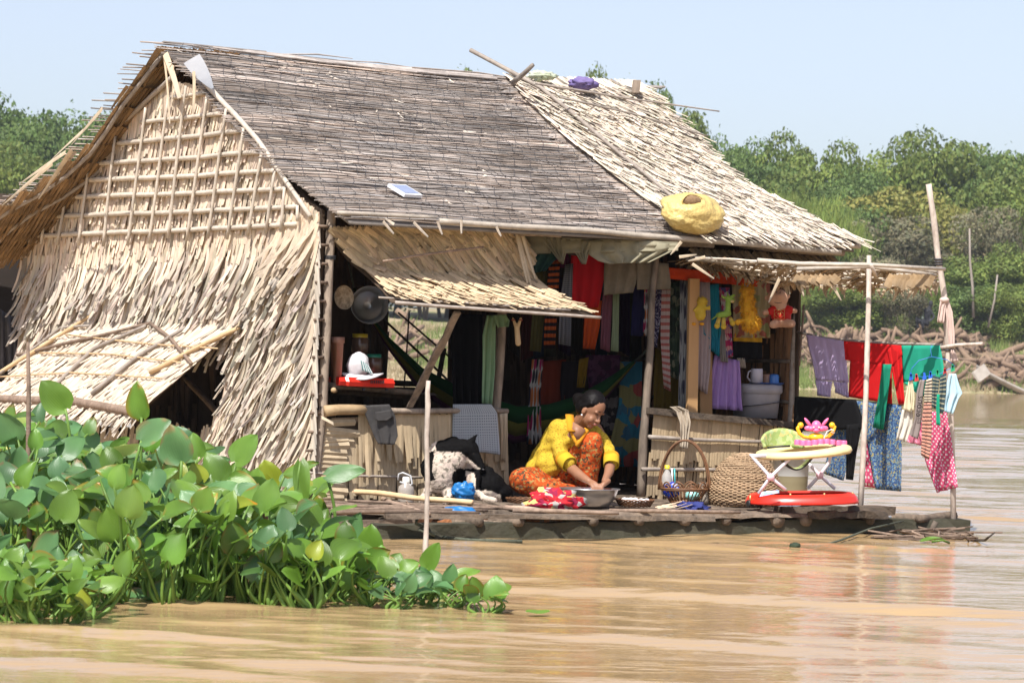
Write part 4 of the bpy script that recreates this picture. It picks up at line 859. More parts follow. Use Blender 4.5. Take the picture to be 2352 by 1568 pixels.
FL_BLUE=floral('fabric_blue_flowers',[(.05,.11,.25),(.10,.19,.36),(.04,.08,.2),(.38,.34,.15),(.2,.33,.42),(.06,.12,.27)],105)
hang('black_shirt',FAB('fabric_black',(.008,.008,.009),.03),[[(1826,911,1966,918),(1822,950,1976,955),(1822,988,1980,985)],[(1822,988,1845,988),(1823,1000,1835,1000)],[(1944,975,1980,972),(1942,1040,1966,1040),(1942,1100,1957,1102)]],lambda x:YL(x)-.1,'black long sleeved shirt hanging on the lower cord behind the walker','shirt',fold=.014,nf=3)
hang('flowered_cloth',FL_BLUE,[(1900,940,1950,940),(1903,990,1950,990),(1898,1050,1946,1060),(1890,1086,1935,1103)],lambda x:YL(x)+.0,'blue flowered cloth hanging under the black shirt','cloth',fold=.014,nf=3)
hang('flowered_trousers',FL_BLUE,[(1964,920,2070,930),(1985,980,2070,985),(1998,1060,2069,1060),(2010,1123,2067,1128)],lambda x:YL(x)-.04,'blue flowered cloth hanging beside the near pole','cloth',fold=.014,nf=3)
PD=dots('fabric_pink_dots',(.72,.10,.22),(.82,.72,.72),11,.24,.0,rot=.785)
hang('dotted_cloth',PD,[(1978,950,2000,950),(1982,1030,2003,1030),(1984,1117,2012,1120)],lambda x:YL(x)+.05,'pink and white dotted cloth peeping out left of the blue flowered cloth','cloth',fold=.012,nf=1.5,us=.4,vs_=1.4)
hang('dotted_trousers',PD,[[(2070,1008,2118,985),(2085,1015,2125,1025)],[(2120,945,2174,945),(2110,1000,2184,1000),(2124,1060,2192,1060),(2150,1131,2200,1118)]],lambda x:YL(x)-.02,'pink trousers with white dots hanging at the tall pole','trousers',fold=.018,nf=2.5,us=.9,vs_=1.9)
# sock hanger
hg=thing('sock_hanger','blue wire clothes hanger with coloured pegs hooked on the green shirt','clothes hanger',at(2140,850,YB-.15)); YH=YB-.12
mb=MB(); mb.tube([at(x,y,YH) for x,y in((2141,793),(2137,800),(2140,819),(2110,828),(2095,845),(2090,860),(2120,866),(2160,858),(2193,840),(2175,826),(2140,819))],.0028,6); mb.build('wire_frame',plain('blue_plastic_wire',(.03,.16,.5),.4),hg,True)
for i,(x,y,c) in enumerate(((2091,866,'b'),(2104,868,'r'),(2122,865,'b'),(2136,862,'b'),(2152,858,'g'),(2169,855,'r'),(2187,846,'g'))):
    mb=MB(); mb.box(at(x,y,YH-.01),V((.006,0,0)),V((0,.008,0)),V((.004,0,.022))); mb.box(at(x+2,y-2,YH-.01),V((.006,0,.002)),V((0,.008,0)),V((-.006,0,.022))); mb.build('clothes_peg',plain('peg_'+c,{'b':(.02,.12,.6),'r':(.6,.04,.04),'g':(.02,.35,.15)}[c],.35),hg)
hang('cream_bib',FAB('cream_cotton',(.78,.70,.48)),[[(2088,872,2092,872),(2078,915,2090,915),(2074,940,2092,946)],[(2091,872,2096,872),(2092,915,2101,915),(2090,940,2098,944)]],YH,'pale yellow strap garment pegged at the left end of the hanger','clothing',fold=.006,nf=1,cols=6)
hang('baby_cloth',FAB('cream_cotton2',(.74,.69,.60)),[(2072,940,2097,942),(2064,975,2096,975),(2057,1008,2080,1014)],YH+.03,'cream baby garment with faint prints hanging lowest from the left of the hanger','clothing',fold=.012,nf=2,cols=10)
sk=thing('grey_sock','long grey brown sock with red lettering hanging from the hanger','sock',at(2105,1000,YH-.02))
mb=MB(); cloth(mb,[(2113,872,2124,872),(2105,900,2120,905),(2100,960,2116,960),(2092,990,2114,985),(2090,1000,2108,1008)],YH-.02,fold=.006,nf=1.5,cols=8); mb.build('sock_body',FAB('grey_sock_knit',(.30,.25,.23)),sk,True,solid=.005)
tx=bpy.data.curves.new('lettering','FONT'); tx.body='erous'; tx.size=.062; tx.extrude=.0008; to=bpy.data.objects.new('lettering',tx); COL.objects.link(to); bpy.context.view_layer.update()
dg=bpy.context.evaluated_depsgraph_get(); tm=bpy.data.meshes.new_from_object(to.evaluated_get(dg)); bpy.data.objects.remove(to)
l=bpy.data.objects.new('lettering',tm); COL.objects.link(l); l.parent=sk; l.location=at(2113,958,YH-.055)-ORG[sk.name]
l.rotation_euler=(math.pi/2,math.radians(-84),0); tm.materials.clear(); tm.materials.append(plain('print_red',(.6,.05,.05),.8))
ST1=stripes('knit_stripes_pink',[(0,(.62,.30,.22)),(.55,(.10,.06,.05))],15,wob=.03); ST2=stripes('knit_stripes_cream',[(0,(.62,.52,.38)),(.5,(.06,.05,.05))],8); ST3=stripes('knit_stripes_dark',[(0,(.035,.06,.07)),(.72,(.35,.33,.22))],9)
hang('striped_sock',ST2,[(2128,872,2140,868),(2122,900,2141,900),(2122,925,2141,925)],YH-.03,'cream and black striped top of a long sock in the middle of the hanger','sock',fold=.006,nf=1,cols=8)
hang('striped_sock',ST1,[(2122,925,2141,925),(2117,970,2140,970),(2116,1010,2139,1015),(2115,1045,2134,1056)],YH-.03,'long salmon and brown striped sock hanging lowest from the hanger','sock',fold=.006,nf=1,cols=8)
hang('dark_sock',ST3,[(2142,862,2158,866),(2140,900,2155,900),(2139,935,2153,942)],YH-.03,'left one of the two dark teal socks with stripes','sock',fold=.008,nf=1,cols=8)
hang('dark_sock',ST3,[(2160,862,2174,856),(2156,900,2173,900),(2150,945,2166,952)],YH-.04,'right one of the two dark teal socks, next to the pale blue one','sock',fold=.008,nf=1,cols=8)
hang('green_strap',FAB('fabric_green3',(.02,.38,.22)),[(2152,905,2158,905),(2150,940,2158,940),(2150,975,2160,977)],YH-.05,'narrow green strap between the dark socks','strap',fold=.004,nf=1,cols=6)
mb=MB(); cloth(mb,[(2180,858,2196,858),(2172,885,2204,885),(2168,905,2210,903),(2166,925,2200,915),(2168,945,2186,950)],YH-.02,fold=.016,nf=2,cols=14); mb.build('blue_sock',stripes('ribbed_pale_blue',[(0,(.50,.68,.75)),(.6,(.40,.58,.66))],26,0),None,True,at(2185,948,YH),'pale blue ribbed knit sock at the right end of the hanger','sock',solid=.006)
# ================================================ THINGS ON THE RAFT
# metal basin
def basin():
    c=dk(1353,1166,DZ); c.z=DZ; c.y+=.12; s=pm(c.y); R=70/s; h=.115
    o=thing('metal_basin','dented silver wash basin full of water in front of the woman','basin',c)
    mb=MB(); prof=[(.0,.004),(R*.60,.004),(R*.68,.012),(R*.80,.045),(R*.90,.085),(R*.95,h),(R*1.02,h+.004),(R*1.02,h+.009),(R*.94,h+.007),(R*.88,.085),(R*.76,.045),(R*.6,.012),(0,.010)]
    mb.lathe(c,prof,48,sx=1,fn=lambda r,hh,g:r*(1+.012*math.sin(g*2+1))); M=plain('worn_aluminium',(.62,.61,.60),.32,.5,.9); mb.build('bowl',M,o,True)
    mb=MB(); mb.lathe(c,[(0,.082),(R*.87,.082)],40); mb.build('wash_water',plain('soapy_water',(.45,.42,.38),.08),o,True)
basin()
CRED=floral('fabric_red_flowers',[(.62,.03,.04),(.50,.02,.03),(.62,.5,.18),(.6,.03,.05),(.45,.42,.38),(.30,.02,.06)],24)
def heap(name,m,x,y,wpx,hpx,label,cat='cloth',z=DZ,amp=.5,dpt=.7,seed=1,fr=3.2,mm=40):
    c=dk(x,y,z); s=pm(c.y); mb=MB(); rx=wpx/2/s; rz=hpx/s
    mb.ell(c+ZX*rz*.30,rx,rx*dpt,rz*.7,mm,mm//2,fn=lambda d:1+amp*noise.noise(d*fr+V((seed,0,0)))+amp*.6*noise.noise(d*fr*2.5+V((0,seed,0)))); mb.v=[(a,b,max(z+.002+.002*R_(),q)) for a,b,q in mb.v]
    return mb.build(name,m,None,True,c,label,cat)
heap('red_laundry',CRED,1272,1168,118,42,'crumpled red and yellow flowered cloth left of the basin',amp=.55,seed=3,fr=2.4)
heap('blue_rag',plain('navy_cloth',(.02,.03,.16),.8),1590,1171,66,17,'crumpled navy blue cloth on the plank in front of the handled basket',amp=.8,seed=5)
heap('grey_sack',mat('sack_brown',(.13,.09,.06),(.07,.05,.035),14),1190,1118,110,58,'brown sack slumped behind the dog against the railing',seed=8,amp=.3)
def tray(x,y,wpx,label,fill):
    c=dk(x,y,DZ+.005); s=pm(c.y); R=wpx/2/s; o=thing('wicker_tray',label,'tray',c); mb=MB()
    for k in range(6):
        r=R*(.80+.04*k); z=.006+k*.008; mb.tube([c+V((r*math.cos(g)*(1),r*math.sin(g),z+.003*math.sin(g*20+k*3.14))) for g in [6.2832*i/60 for i in range(61)]],.0045,5,tone=ru(.7,1.3))
    mb.lathe(c,[(0,.004),(R*.82,.006)],30); mb.build('weave',WICKER_D,o,True)
    if fill:
        for i in range(16):
            g=ru(0,6.28);r=R*.65*math.sqrt(R_()); mb=MB(); mb.ell(c+V((r*math.cos(g),r*math.sin(g),.028+.012*R_())),.022,.02,.018,10,6,fn=lambda d:1+.15*d.z); mb.build('garlic_bulb',plain('garlic_skin',(.66,.60,.58),.5) if 'garlic_skin' not in bpy.data.materials else bpy.data.materials['garlic_skin'],o,True)
tray(1458,1163,88,'low brown wicker tray with pale garlic bulbs right of the basin',1)
tray(1205,1160,86,'flat dark wicker tray between the dog and the red laundry',0)
mb=MB()
for i in range(26):
    p=dk(ru(1505,1560),ru(1160,1168),DZ+.01); mb.strip(p,V((ru(.4,1),ru(-.3,.3),ru(-.02,.12))),ZX,ru(.06,.17),ru(.008,.022),ru(0,.02),tone=jt((1.15,1.0,.85),.2))
mb.build('dry_husks',TH_PALE,None,True,dk(1530,1165,DZ),'small pile of dry pale husks beside the garlic tray','husks',kind='stuff')
# woven dome basket
def dome():
    c=dk(1718,1163,DZ); c.y+=.26; s=pm(c.y); R=85/s; Hh=118/s; o=thing('dome_basket','large upturned tan wicker dome basket behind the baby walker','basket',c)
    mb=MB(); nr=34; ns=150
    def pr(t): return R*max(.02,1-t**2.3)**.5*(.94+.06*min(1,4*t)) 
    for k in range(nr):
        t=k/nr; r=pr(t)*(1.0 if t>.1 else .93+.7*t) ; z=Hh*t
        if t>.85: r=max(r,R*.1)
        pts=[c+V(((r+.006*math.cos(g*26+(k%2)*math.pi))*math.cos(g),(r+.006*math.cos(g*26+(k%2)*math.pi))*math.sin(g),z+.003*math.sin(g*3+k))) for g in [6.28319*i/ns for i in range(ns+1)]]
        mb.tube(pts,.0062,5,tone=jt((1,1,1),.25),cap=False)
    mb.build('weave',WICKER,o,True)
    mb=MB()
    for k in range(26):
        g=6.2832*k/26; mb.tube([c+V((pr(t)*math.cos(g),pr(t)*math.sin(g),Hh*t)) for t in(0,.2,.4,.6,.8,.93,.99)],.005,5,tone=.8)
    mb.build('ribs',WICKER,o,True)
    mb=MB(); mb.lathe(c,[(pr(t)*.975,Hh*t) for t in(0,.2,.4,.6,.8,.93,.985)]+[(0,Hh*.985)],30); mb.build('dark_inside',TH_DARK,o,True)  # near-black inner shell stands in for shade behind the weave
    mb=MB()
    for k in range(5): mb.tube([c+V((R*.36*(1-.16*k)*math.cos(g),R*.36*(1-.16*k)*math.sin(g),Hh*(.95+.008*k)+.004*math.sin(g*7+k))) for g in [6.28319*i/50 for i in range(51)]],.009,6,tone=ru(.8,1.2))
    mb.build('top_knot',WICKER,o,True)
dome()
def hbasket():
    c=dk(1571,1153,DZ+.01); s=pm(c.y); o=thing('handled_basket','open brown wicker basket with a tall arched handle in front of the right railing','basket',c); R=52/s; h=28/s
    mb=MB()
    for z,r in((0,.6),(.008,.62),(h,1.0),(h+.01,1.02)): mb.tube([c+V((R*r*math.cos(g),R*r*.7*math.sin(g),z)) for g in [6.28319*i/40 for i in range(41)]],.0075,6,tone=ru(.8,1.2))
    mb.lathe(c,[(0,.003),(R*.6,.003)],20)
    for k in range(32):
        g=6.2832*k/32; mb.tube([c+V((R*.6*math.cos(g),R*.42*math.sin(g),0)),c+V((R*math.cos(g),R*.7*math.sin(g),h))],.0045,5,tone=ru(.8,1.2))
    for k in range(10):
        g0=6.2832*k/10
        for q in(0,1):
            rr=(.30,.2)[q]; mb.tube([c+V((R*math.cos(g0+a*rr),R*.7*math.sin(g0+a*rr),h+.055*(1-.4*q)*math.sqrt(max(0,1-a*a)))) for a in(-1,-.7,-.3,0,.3,.7,1)],.0055,5)
    mb.build('bowl',WICKER_D,o,True)
    for q in(-1,1):
        mb=MB(); top=(1153-1011)/s; mb.tube([c+V((57/s*math.cos(g)*1.0+q*.006,q*.012*math.sin(g),lerp(h,top,math.sin(g)))) for g in [math.pi*i/24 for i in range(25)]],.0075,7,tone=1+.1*q); mb.build('handle',WICKER_D,o,True)
    b=thing('plastic_bottle','clear bottle with yellow cap standing in the handled basket','bottle',c+V((-.1,0,.02)))
    p=at(1531,1135,c.y); mb=MB(); mb.lathe(p,[(0,0),(.035,0),(.037,.03),(.037,.10),(.034,.13),(.014,.165),(.013,.18)],18); mb.build('bottle_body',plain('clear_bottle',(.55,.52,.48),.12,alpha=.75),b,True)
    mb=MB(); mb.lathe(p,[(.017,.175),(.017,.20),(0,.2)],16); mb.build('cap',plain('yellow_plastic',(.85,.65,.04),.35),b,True)
    mb=MB(); P=at(1541,1125,c.y-.03); mb.ell(P,.055,.04,.05,24,16,fn=lambda d:1+.35*noise.noise(d*3)+.15*noise.noise(d*9)); mb.build('detergent_bag',floral('bag_blue',[(.02,.05,.5),(.03,.10,.6),(.02,.04,.4),(.5,.5,.65)],26),None,True,P-ZX*.05,'shiny dark blue plastic bag stuffed in the left of the handled basket','bag')
    for x,cn,lab in((1545,'white','white toothbrush leaning in the handled basket'),(1551,'teal','teal toothbrush leaning in the handled basket')):
        mb=MB(); mb.tube([at(x,1125,c.y),at(x-2,1075,c.y)],[.004,.006],6); mb.build('toothbrush',plain('brush_'+cn,(.8,.8,.82) if cn=='white' else (.05,.4,.4),.35),None,True,at(x,1125,c.y),lab,'toothbrush')
    mb=MB(); mb.ell(at(1590,1138,c.y),.05,.035,.035,20,12,fn=lambda d:1+.3*noise.noise(d*3)); mb.build('soap_bag',plain('teal_wrapping',(.3,.62,.58),.4),None,True,at(1590,1145,c.y),'pale teal wrapped packet in the right of the handled basket','packet')
    mb=MB(); p=dk(1618,1156,DZ); mb.lathe(p,[(0,.0),(.042,0),(.045,.03),(.045,.10),(.04,.125),(.045,.13),(.045,.145)],20); mb.build('glass_jar',plain('dusty_glass',(.42,.36,.30),.2,alpha=.8),None,True,p,'dusty empty glass jar between handled basket and dome basket','jar')
hbasket()
hang('hanging_rag',mat('fibre_rag',(.50,.42,.32),(.32,.26,.2),20),[[(1538,934,1560,933),(1552,945,1580,942),(1560,970,1585,970),(1562,1000,1580,1000),(1560,1028,1576,1030)]],onv(1560,960,-.12).y,'twisted straw coloured rag hanging over the right railing','cloth',fold=.022,nf=3,cols=16)
# white bucket with murky water
def wbucket():
    c=dk(1817,1154,DZ); c.y+=.45; s=pm(c.y); k=s; o=thing('water_bucket','tall translucent white bucket half full of murky water behind the walker','bucket',c)
    c=at(1815,1152,c.y); c.z=DZ; mb=MB(); R=42/s; h=100/s; mb.lathe(c,[(0,0),(R*.9,0),(R*.94,h*.45),(R,h),(R*1.04,h),(R*.97,h-.01),(R*.92,.05)],30); M,nt,b,N,L=nm('translucent_bucket'); cc=coords(nt,'Object'); sx=N.new('ShaderNodeSeparateXYZ'); L.new(cc,sx.inputs[0])
    finish(nt,b,ramp(nt,sx.outputs[2],[(0.,(.36,.31,.19)),(.165,(.38,.33,.21)),(.17,(.62,.62,.60)),(1,(.64,.64,.63))],'CONSTANT'),.4,trl=.3); mb.build('bucket_body',M,o,True)
wbucket()
# BABY WALKER
def walker():
    c=dk(1842,1158,DZ); c.z=DZ; c.y=18.72; Yw=c.y+.0; s=pm(Yw); o=thing('baby_walker','red and yellow baby walker with green seat and toy steering wheel','baby walker',c)
    P=lambda x,y,d=0:at(x,y,Yw+d)
    RED=plain('red_plastic',(.78,.03,.015),.3,.5); CREAM=plain('cream_plastic',(.86,.74,.36),.35,.5); WH=plain('white_tube',(.78,.74,.80),.3); PINK=plain('pink_plastic',(.85,.16,.34),.35); YEL=plain('yellow_toy',(.95,.50,.02),.3); BLK=plain('black_rubber',(.02,.02,.02),.45)
    # base ring : swept cross section round a rounded oval
    n=64; cr=P(1842,1132); cr.z=DZ+.092; vs=[]
    pf=[(-.050,-.036),(-.046,-.02),(-.036,.004),(-.012,.026),(.022,.030),(.034,.022),(.030,.008),(.0,.014),(-.030,-.012),(-.040,-.034)]
    for i in range(n):
        g=6.2832*i/n; e=1/(abs(math.cos(g))**2.6+abs(math.sin(g))**2.6)**(1/2.6); rx=(128/s)*e; ry=.30*e; dirv=V((math.cos(g),math.sin(g),0))
        for a,b in pf: vs.append(cr+V((math.cos(g)*(rx-a-.045),math.sin(g)*(ry-a-.045),b+.018*math.cos(2*g)*0+.012*math.cos(g*1-.2))))
    m=len(pf); mb=MB(); mb.add(vs,[(i*m+k,i*m+(k+1)%m,((i+1)%n)*m+(k+1)%m,((i+1)%n)*m+k) for i in range(n) for k in range(m)]); mb.build('base',RED,o,True)
    mb=MB(); q=[P(1744,1140,-.32),P(1750,1129,-.315),P(1788,1125,-.33),P(1790,1131,-.335),P(1765,1136,-.335)]; mb.add(q,[(0,1,2,3,4)]); mb.build('sticker',floral('sticker_blue',[(.35,.5,.85),(.7,.45,.6),(.8,.85,.9),(.3,.45,.8)],60),o,solid=.002)
    for x,y,d in((1723,1157,-.22),(1743,1159,-.2),(1815,1153,-.28),(1893,1152,-.28),(1958,1150,-.15),(1876,1150,.24),(1905,1150,.27),(1730,1150,.15)):
        w_=thing('x','x','x',(0,0,0)) if 0 else None
        p=P(x,y-1,d+.09 if d<0 else d); mb=MB()
        for q in(-1,1): mb.lathe(p+V((q*.012,0,0)),[(0,-.007),(.018,-.007),(.024,-.003),(.024,.003),(.018,.007),(0,.007)],18,axis=V((1,.5,0)))
        wo=mb.build('wheel',BLK,o,True); mb=MB(); mb.tube([p+ZX*.01,p+ZX*.055],.007,8); mb.build('axle',plain('brass_pin',(.5,.35,.15),.4,.5,.6) if 'brass_pin' not in bpy.data.materials else bpy.data.materials['brass_pin'],wo,True)
    for pts in(((1722,1046),(1733,1055),(1770,1096),(1805,1124)),((1838,1047),(1815,1052),(1770,1095),(1742,1133))): 
        mb=MB(); mb.tube([P(x,y,-.22) for x,y in((1760,1046),)+pts] if pts[0][0]<1800 else [P(x,y,-.20) for x,y in pts],.0115,10); mb.build('leg_tube',WH,o,True)
    for pts in(((1845,1052),(1883,1091),(1918,1122)),((1898,1044),(1908,1049),(1904,1062),(1883,1091),(1855,1121))):
        mb=MB(); mb.tube([P(x,y,.15) for x,y in pts],.0115,10); mb.build('leg_tube',WH,o,True)
    for x,y,d in((1770,1095,-.24),(1883,1091,.12)): mb=MB(); mb.lathe(P(x,y,d),[(0,-.018),(.022,-.015),(.026,0),(.022,.015),(0,.018)],20,axis=V((0,1,0))); mb.build('pivot_cap',plain('pale_pink',(.85,.55,.62),.35),o,True)
    # tray top: scalloped oval, tilted
    ct=P(1846,1034); mb=MB(); n=72; vs=[]; tl=lambda g:-.030*math.cos(g)*-1
    prof=[(.55,.0),(.62,.018),(.85,.022),(.97,.008),(1.0,-.012),(.97,-.03),(.9,-.022),(.6,-.012)]
    for r,h in prof:
        for i in range(n):
            g=6.2832*i/n; sc=1+(.02*abs(math.sin(g*5)) if r>.8 else 0); vs.append(ct+V((math.cos(g)*r*sc*110/s,math.sin(g)*r*sc*.26,h+.028*math.cos(g)+.018*math.sin(g))))
    m=len(prof); mb.add(vs,[(j*n+i,j*n+(i+1)%n,((j+1)%m)*n+(i+1)%n,((j+1)%m)*n+i) for j in range(m) for i in range(n)]); mb.build('tray_top',CREAM,o,True)
    mb=MB()
    for i in range(9):
        t=i/8; p=P(lerp(1832,1938,t),1014+2*math.sin(i),-.13+.1*math.sin(math.pi*t)*-1+ .12*t); mb.lathe(p-ZX*.02,[(0,.034),(.019,.034),(.022,.028),(.023,0)],18)
    mb.build('toy_tray',PINK,o,True)
    mb=MB(); mb.tube([P(x,y,-.12) for x,y in((1838,975),(1832,983),(1836,995),(1846,1003),(1860,1005),(1875,1002),(1890,1005),(1903,1002),(1913,992),(1917,980),(1908,972))],[.012,.013,.013,.012,.012,.016,.012,.012,.013,.013,.012],10); mb.ell(P(1875,1004,-.12),.055,.04,.03); 
    for x in(1839,1911): mb.ell(P(x,976,-.12),.02,.02,.02)
    mb.build('toy_wheel',YEL,o,True)
    mb=MB(); b=mb; b.ell(P(1875,979,-.13),.034,.032,.04); b.ell(P(1875,988,-.15),.024,.02,.014)
    for q in(-1,1):
        b.ell(P(1875+q*20,969,-.13),.022,.014,.030,ax=(V((1,0,q*.5)).normalized(),V((0,1,0)),V((-q*.5*-1,0,1)).normalized())); b.ell(P(1875+q*17,983,-.13),.03,.014,.018); b.ell(P(1875+q*12,984,-.14),.022,.02,.018)
    mb.build('toy_head',PINK,o,True)
    for q in(-1,1): mb=MB(); mb.ell(P(1875+q*6,981,-.165),.0065,.004,.0065,10,8); mb.build('toy_eye',plain('toy_eye_white',(.9,.75,.7),.4),o,True)
    mb=MB(); mb.tube([P(1911,986,-.14),P(1900,990,-.15),P(1893,1004,-.15),P(1893,1020,-.16)],.003,5); mb.tube([P(1908,985,-.14),P(1916,988,-.14),P(1909,992,-.14),P(1917,994,-.14)],.0035,5); mb.build('white_string',plain('string_white',(.8,.72,.72),.8),o,True)
    SEAT=floral('seat_print',[(.36,.46,.16),(.46,.54,.25),(.33,.43,.15),(.58,.5,.2),(.42,.5,.26)],40)
    mb=MB(); cx_=P(1800,1012); vs=[];n=20
    for j in range(7):
        for i in range(n+1):
            g=math.pi*(i/n)*.9+.05*math.pi; w_=.13+.0*j; vs.append(P(1800,1028,.02)+V((-math.cos(g)*w_*(1+.03*j)*.95,math.sin(g)*.16,j*.0175*(math.sin(g)*.75+.3)*1.15)))
    mb.add(vs,[(j*(n+1)+i,j*(n+1)+i+1,(j+1)*(n+1)+i+1,(j+1)*(n+1)+i) for j in range(6) for i in range(n)]); mb.build('seat_back',SEAT,o,True,solid=.02)
    mb=MB(); vs=[];n=16
    for j in range(9):
        t=j/8
        for i in range(n+1):
            a=-1+2*i/n; vs.append(P(lerp(1790,1866,t),1040,.0)+V((0,a*.09*(1-.3*math.sin(math.pi*t)),-.105*math.sin(math.pi*t)**.8)))
    mb.add(vs,[(j*(n+1)+i,j*(n+1)+i+1,(j+1)*(n+1)+i+1,(j+1)*(n+1)+i) for j in range(8) for i in range(n)]); mb.build('seat_sling',SEAT,o,True,solid=.012)
    for q in(-1,1): mb=MB(); mb.tube([P(lerp(1788,1868,t),1040,0)+V((0,q*.095*(1-.3*math.sin(math.pi*t)),-.108*math.sin(math.pi*t)**.8)) for t in [k/12 for k in range(13)]],.006,6); mb.build('seat_trim',BLK,o,True)
    mb=MB(); mb.tube([P(x,y,-.1) for x,y in((1762,1028),(1790,1025),(1815,1024))],.008,6); mb.build('seat_trim',BLK,o,True)
walker()
# ---- things hung on the left railing, jug, blue plastic
hang('dark_trousers',mat('faded_black_denim',(.055,.05,.048),(.03,.028,.028),10),[[(831,931,894,928),(840,955,908,955),(850,980,911,980),(858,1000,913,1000),(868,1019,905,1021)]],onv(870,960,-.14).y,'faded black trousers with a pocket hanging over the left railing','trousers',fold=.008,nf=2)
mb=MB(); cloth(mb,[(862,946,900,940),(862,963,902,957),(866,966,890,965)],onv(870,960,-.165).y,fold=.002,nf=1,cols=6); mb.build('trouser_pocket',bpy.data.materials['faded_black_denim'],bpy.data.objects['dark_trousers'],True,solid=.004)
hang('dotted_shawl',dots('fabric_grey_dots',(.42,.44,.46),(.04,.045,.06),22,.2,.0),[[(1040,928,1128,928),(1039,950,1142,948),(1038,1000,1146,1000),(1040,1030,1148,1044)]],onv(1090,980,-.13).y,'pale grey cloth with dark dots hanging over the left railing behind the dog','cloth',fold=.008,nf=2,us=.9,vs_=1.1)
hang('leaf_strip',TH_WARM,[[(1147,950,1166,948),(1150,1000,1166,1000),(1150,1058,1160,1060)]],onv(1156,1000,-.08).y,'loose palm strips hanging at the end of the left railing','palm leaf',fold=.012,nf=2,cols=8)
def jug():
    p=dk(932,1156,DZ); p.y-=.0; o=thing('water_jug','clear water jug with white cap and loop handle leaning by the left railing','jug',p); s=pm(p.y)
    mb=MB(); mb.lathe(p,[(0,0),(.05,0),(.053,.02),(.053,.09),(.05,.11),(.025,.135),(.022,.145)],22); mb.build('jug_body',plain('cloudy_plastic',(.42,.37,.32),.2,alpha=.85),o,True)
    mb=MB(); mb.lathe(p,[(.026,.14),(.026,.17),(.02,.176),(0,.176)],20); mb.build('cap',plain('white_cap',(.8,.76,.68),.4),o,True)
    q=lambda x,y:at(x,y,p.y-.02); mb=MB(); mb.tube([q(914,1103),q(916,1088),q(925,1085),q(943,1092),q(947,1110),q(943,1114),q(918,1106)],.006,7); mb.build('loop_handle',plain('grey_handle',(.5,.5,.5),.4),o,True)
jug()
BLUE=plain('blue_plastic_film',(.02,.20,.52),.35,trl=.2)
def crump(name,m,c,rx,ry,rz,label,cat,amp=.2,fr=2.5,seed=0,parent=None):
    mb=MB(); mb.ell(c,rx,ry,rz,36,20,fn=lambda d:1+amp*noise.noise(d*fr+V((seed,0,0)))+amp*.35*noise.noise(d*fr*3)); return mb.build(name,m,parent,True,c-ZX*rz,label,cat)
p=dk(1063,1150,DZ); crump('blue_plastic',BLUE,at(1064,1128,18.42),.072,.05,.058,'bright blue plastic bundle at the dog hind paw','bag',amp=.42,fr=3.4)
crump('blue_plastic',BLUE,at(955,1130,p.y+.3),.028,.03,.06,'narrow blue plastic bag between the jug and the dog','bag',seed=4)
crump('blue_plastic',BLUE,hit(1053,1182,b0+BN*.2,BN),.13,.05,.055,'blue plastic sheet hanging below the deck edge under the dog','bag',seed=7)
crump('dirty_plastic',mat('dirty_plastic',(.40,.36,.25),(.12,.13,.06),9),hit(1200,1200,b0+BN*.25,BN),.34,.05,.04,'dirty mossy plastic sheet under the deck edge','plastic',seed=9,amp=.5)
# ---- things on the roof
def sack():
    c=slope(3.35,.10,.13); c=hit(1590,490,slope(0,.1,.17),NS); o=thing('yellow_bag','stuffed pale yellow plastic sack lying on the eave, open on a brown coconut','bag',c-NS*.12)
    ax=(UX,SD.normalized(),NS); f=lambda d:(1+.13*noise.noise(d*1.8+V((3,0,0)))+.06*noise.noise(d*6)+.05*abs(noise.noise(V((d.x*8,d.y*8,d.z*2.5)))))*(1-.12*(max(0,(d-V((0,.25,.97)).normalized()).length<.30)))+.035*abs(noise.noise(V((d.x*9,d.y*3,d.z*3))))+(-.2*max(0,(d-V((-.1,.35,.93)).normalized()).length<.35) if 0 else 0)
    mb=MB(); mb.ell(c,.255,.18,.125,80,36,ax=ax,fn=f); 
    M=mat('yellow_bag_film',(.70,.56,.22),(.62,.44,.15),4,(1,1,1),.38,.9,22,.02,.4,.15); mb.build('plastic_film',M,o,True)
    mb=MB(); cc=hit(1586,464,c,cf)-cf*.105; mb.ell(cc,.078,.05,.042,24,16,ax=(UX,VX,ZX),fn=lambda d:1+.12*noise.noise(d*6)); mb.build('coconut_fibre',mat('coconut_fibre',(.30,.19,.10),(.18,.11,.06),40,(1,1,1),.9,.8),o,True)
    mb=MB(); mb.tube([cc+UX*.088*math.cos(g)+ZX*.046*math.sin(g)-VX*(.012+.006*math.sin(3*g)) for g in [6.2832*i/30 for i in range(31)]],.006,6); mb.build('rolled_rim',M,o,True)
sack()
def solar():
    c=hit(931,441,slope(0,.2,.05),NS); o=thing('solar_panel','small white framed solar panel lying on the grey stick roof','solar panel',c)
    q=[hit(x,y,c,NS) for x,y in((889,429),(930,431),(972,454),(928,453))]
    e1=(q[1]-q[0]);e2=(q[3]-q[0])
    def fr_(k,o1,o2,z0,z1):
        a=[q[0]+e1*o1+e2*o1+NS*z0,q[0]+e1*o2+e2*o1+NS*z0,q[0]+e1*o2+e2*o2+NS*z0,q[0]+e1*o1+e2*o2+NS*z0]; b=[p+NS*(z1-z0) for p in a]; return a+b,[(0,3,2,1),(4,5,6,7),(0,1,5,4),(1,2,6,5),(2,3,7,6),(3,0,4,7)]
    mb=MB(); mb.add(*fr_(0,0,1,0,.022)); mb.build('frame',plain('white_frame',(.8,.8,.82),.4),o)
    mb=MB(); mb.add(*fr_(0,.10,.90,.023,.026)); mb.build('cells',plain('solar_cells',(.26,.30,.42),.15,.6),o)  # cell colour paled to carry the sky reflection
solar()
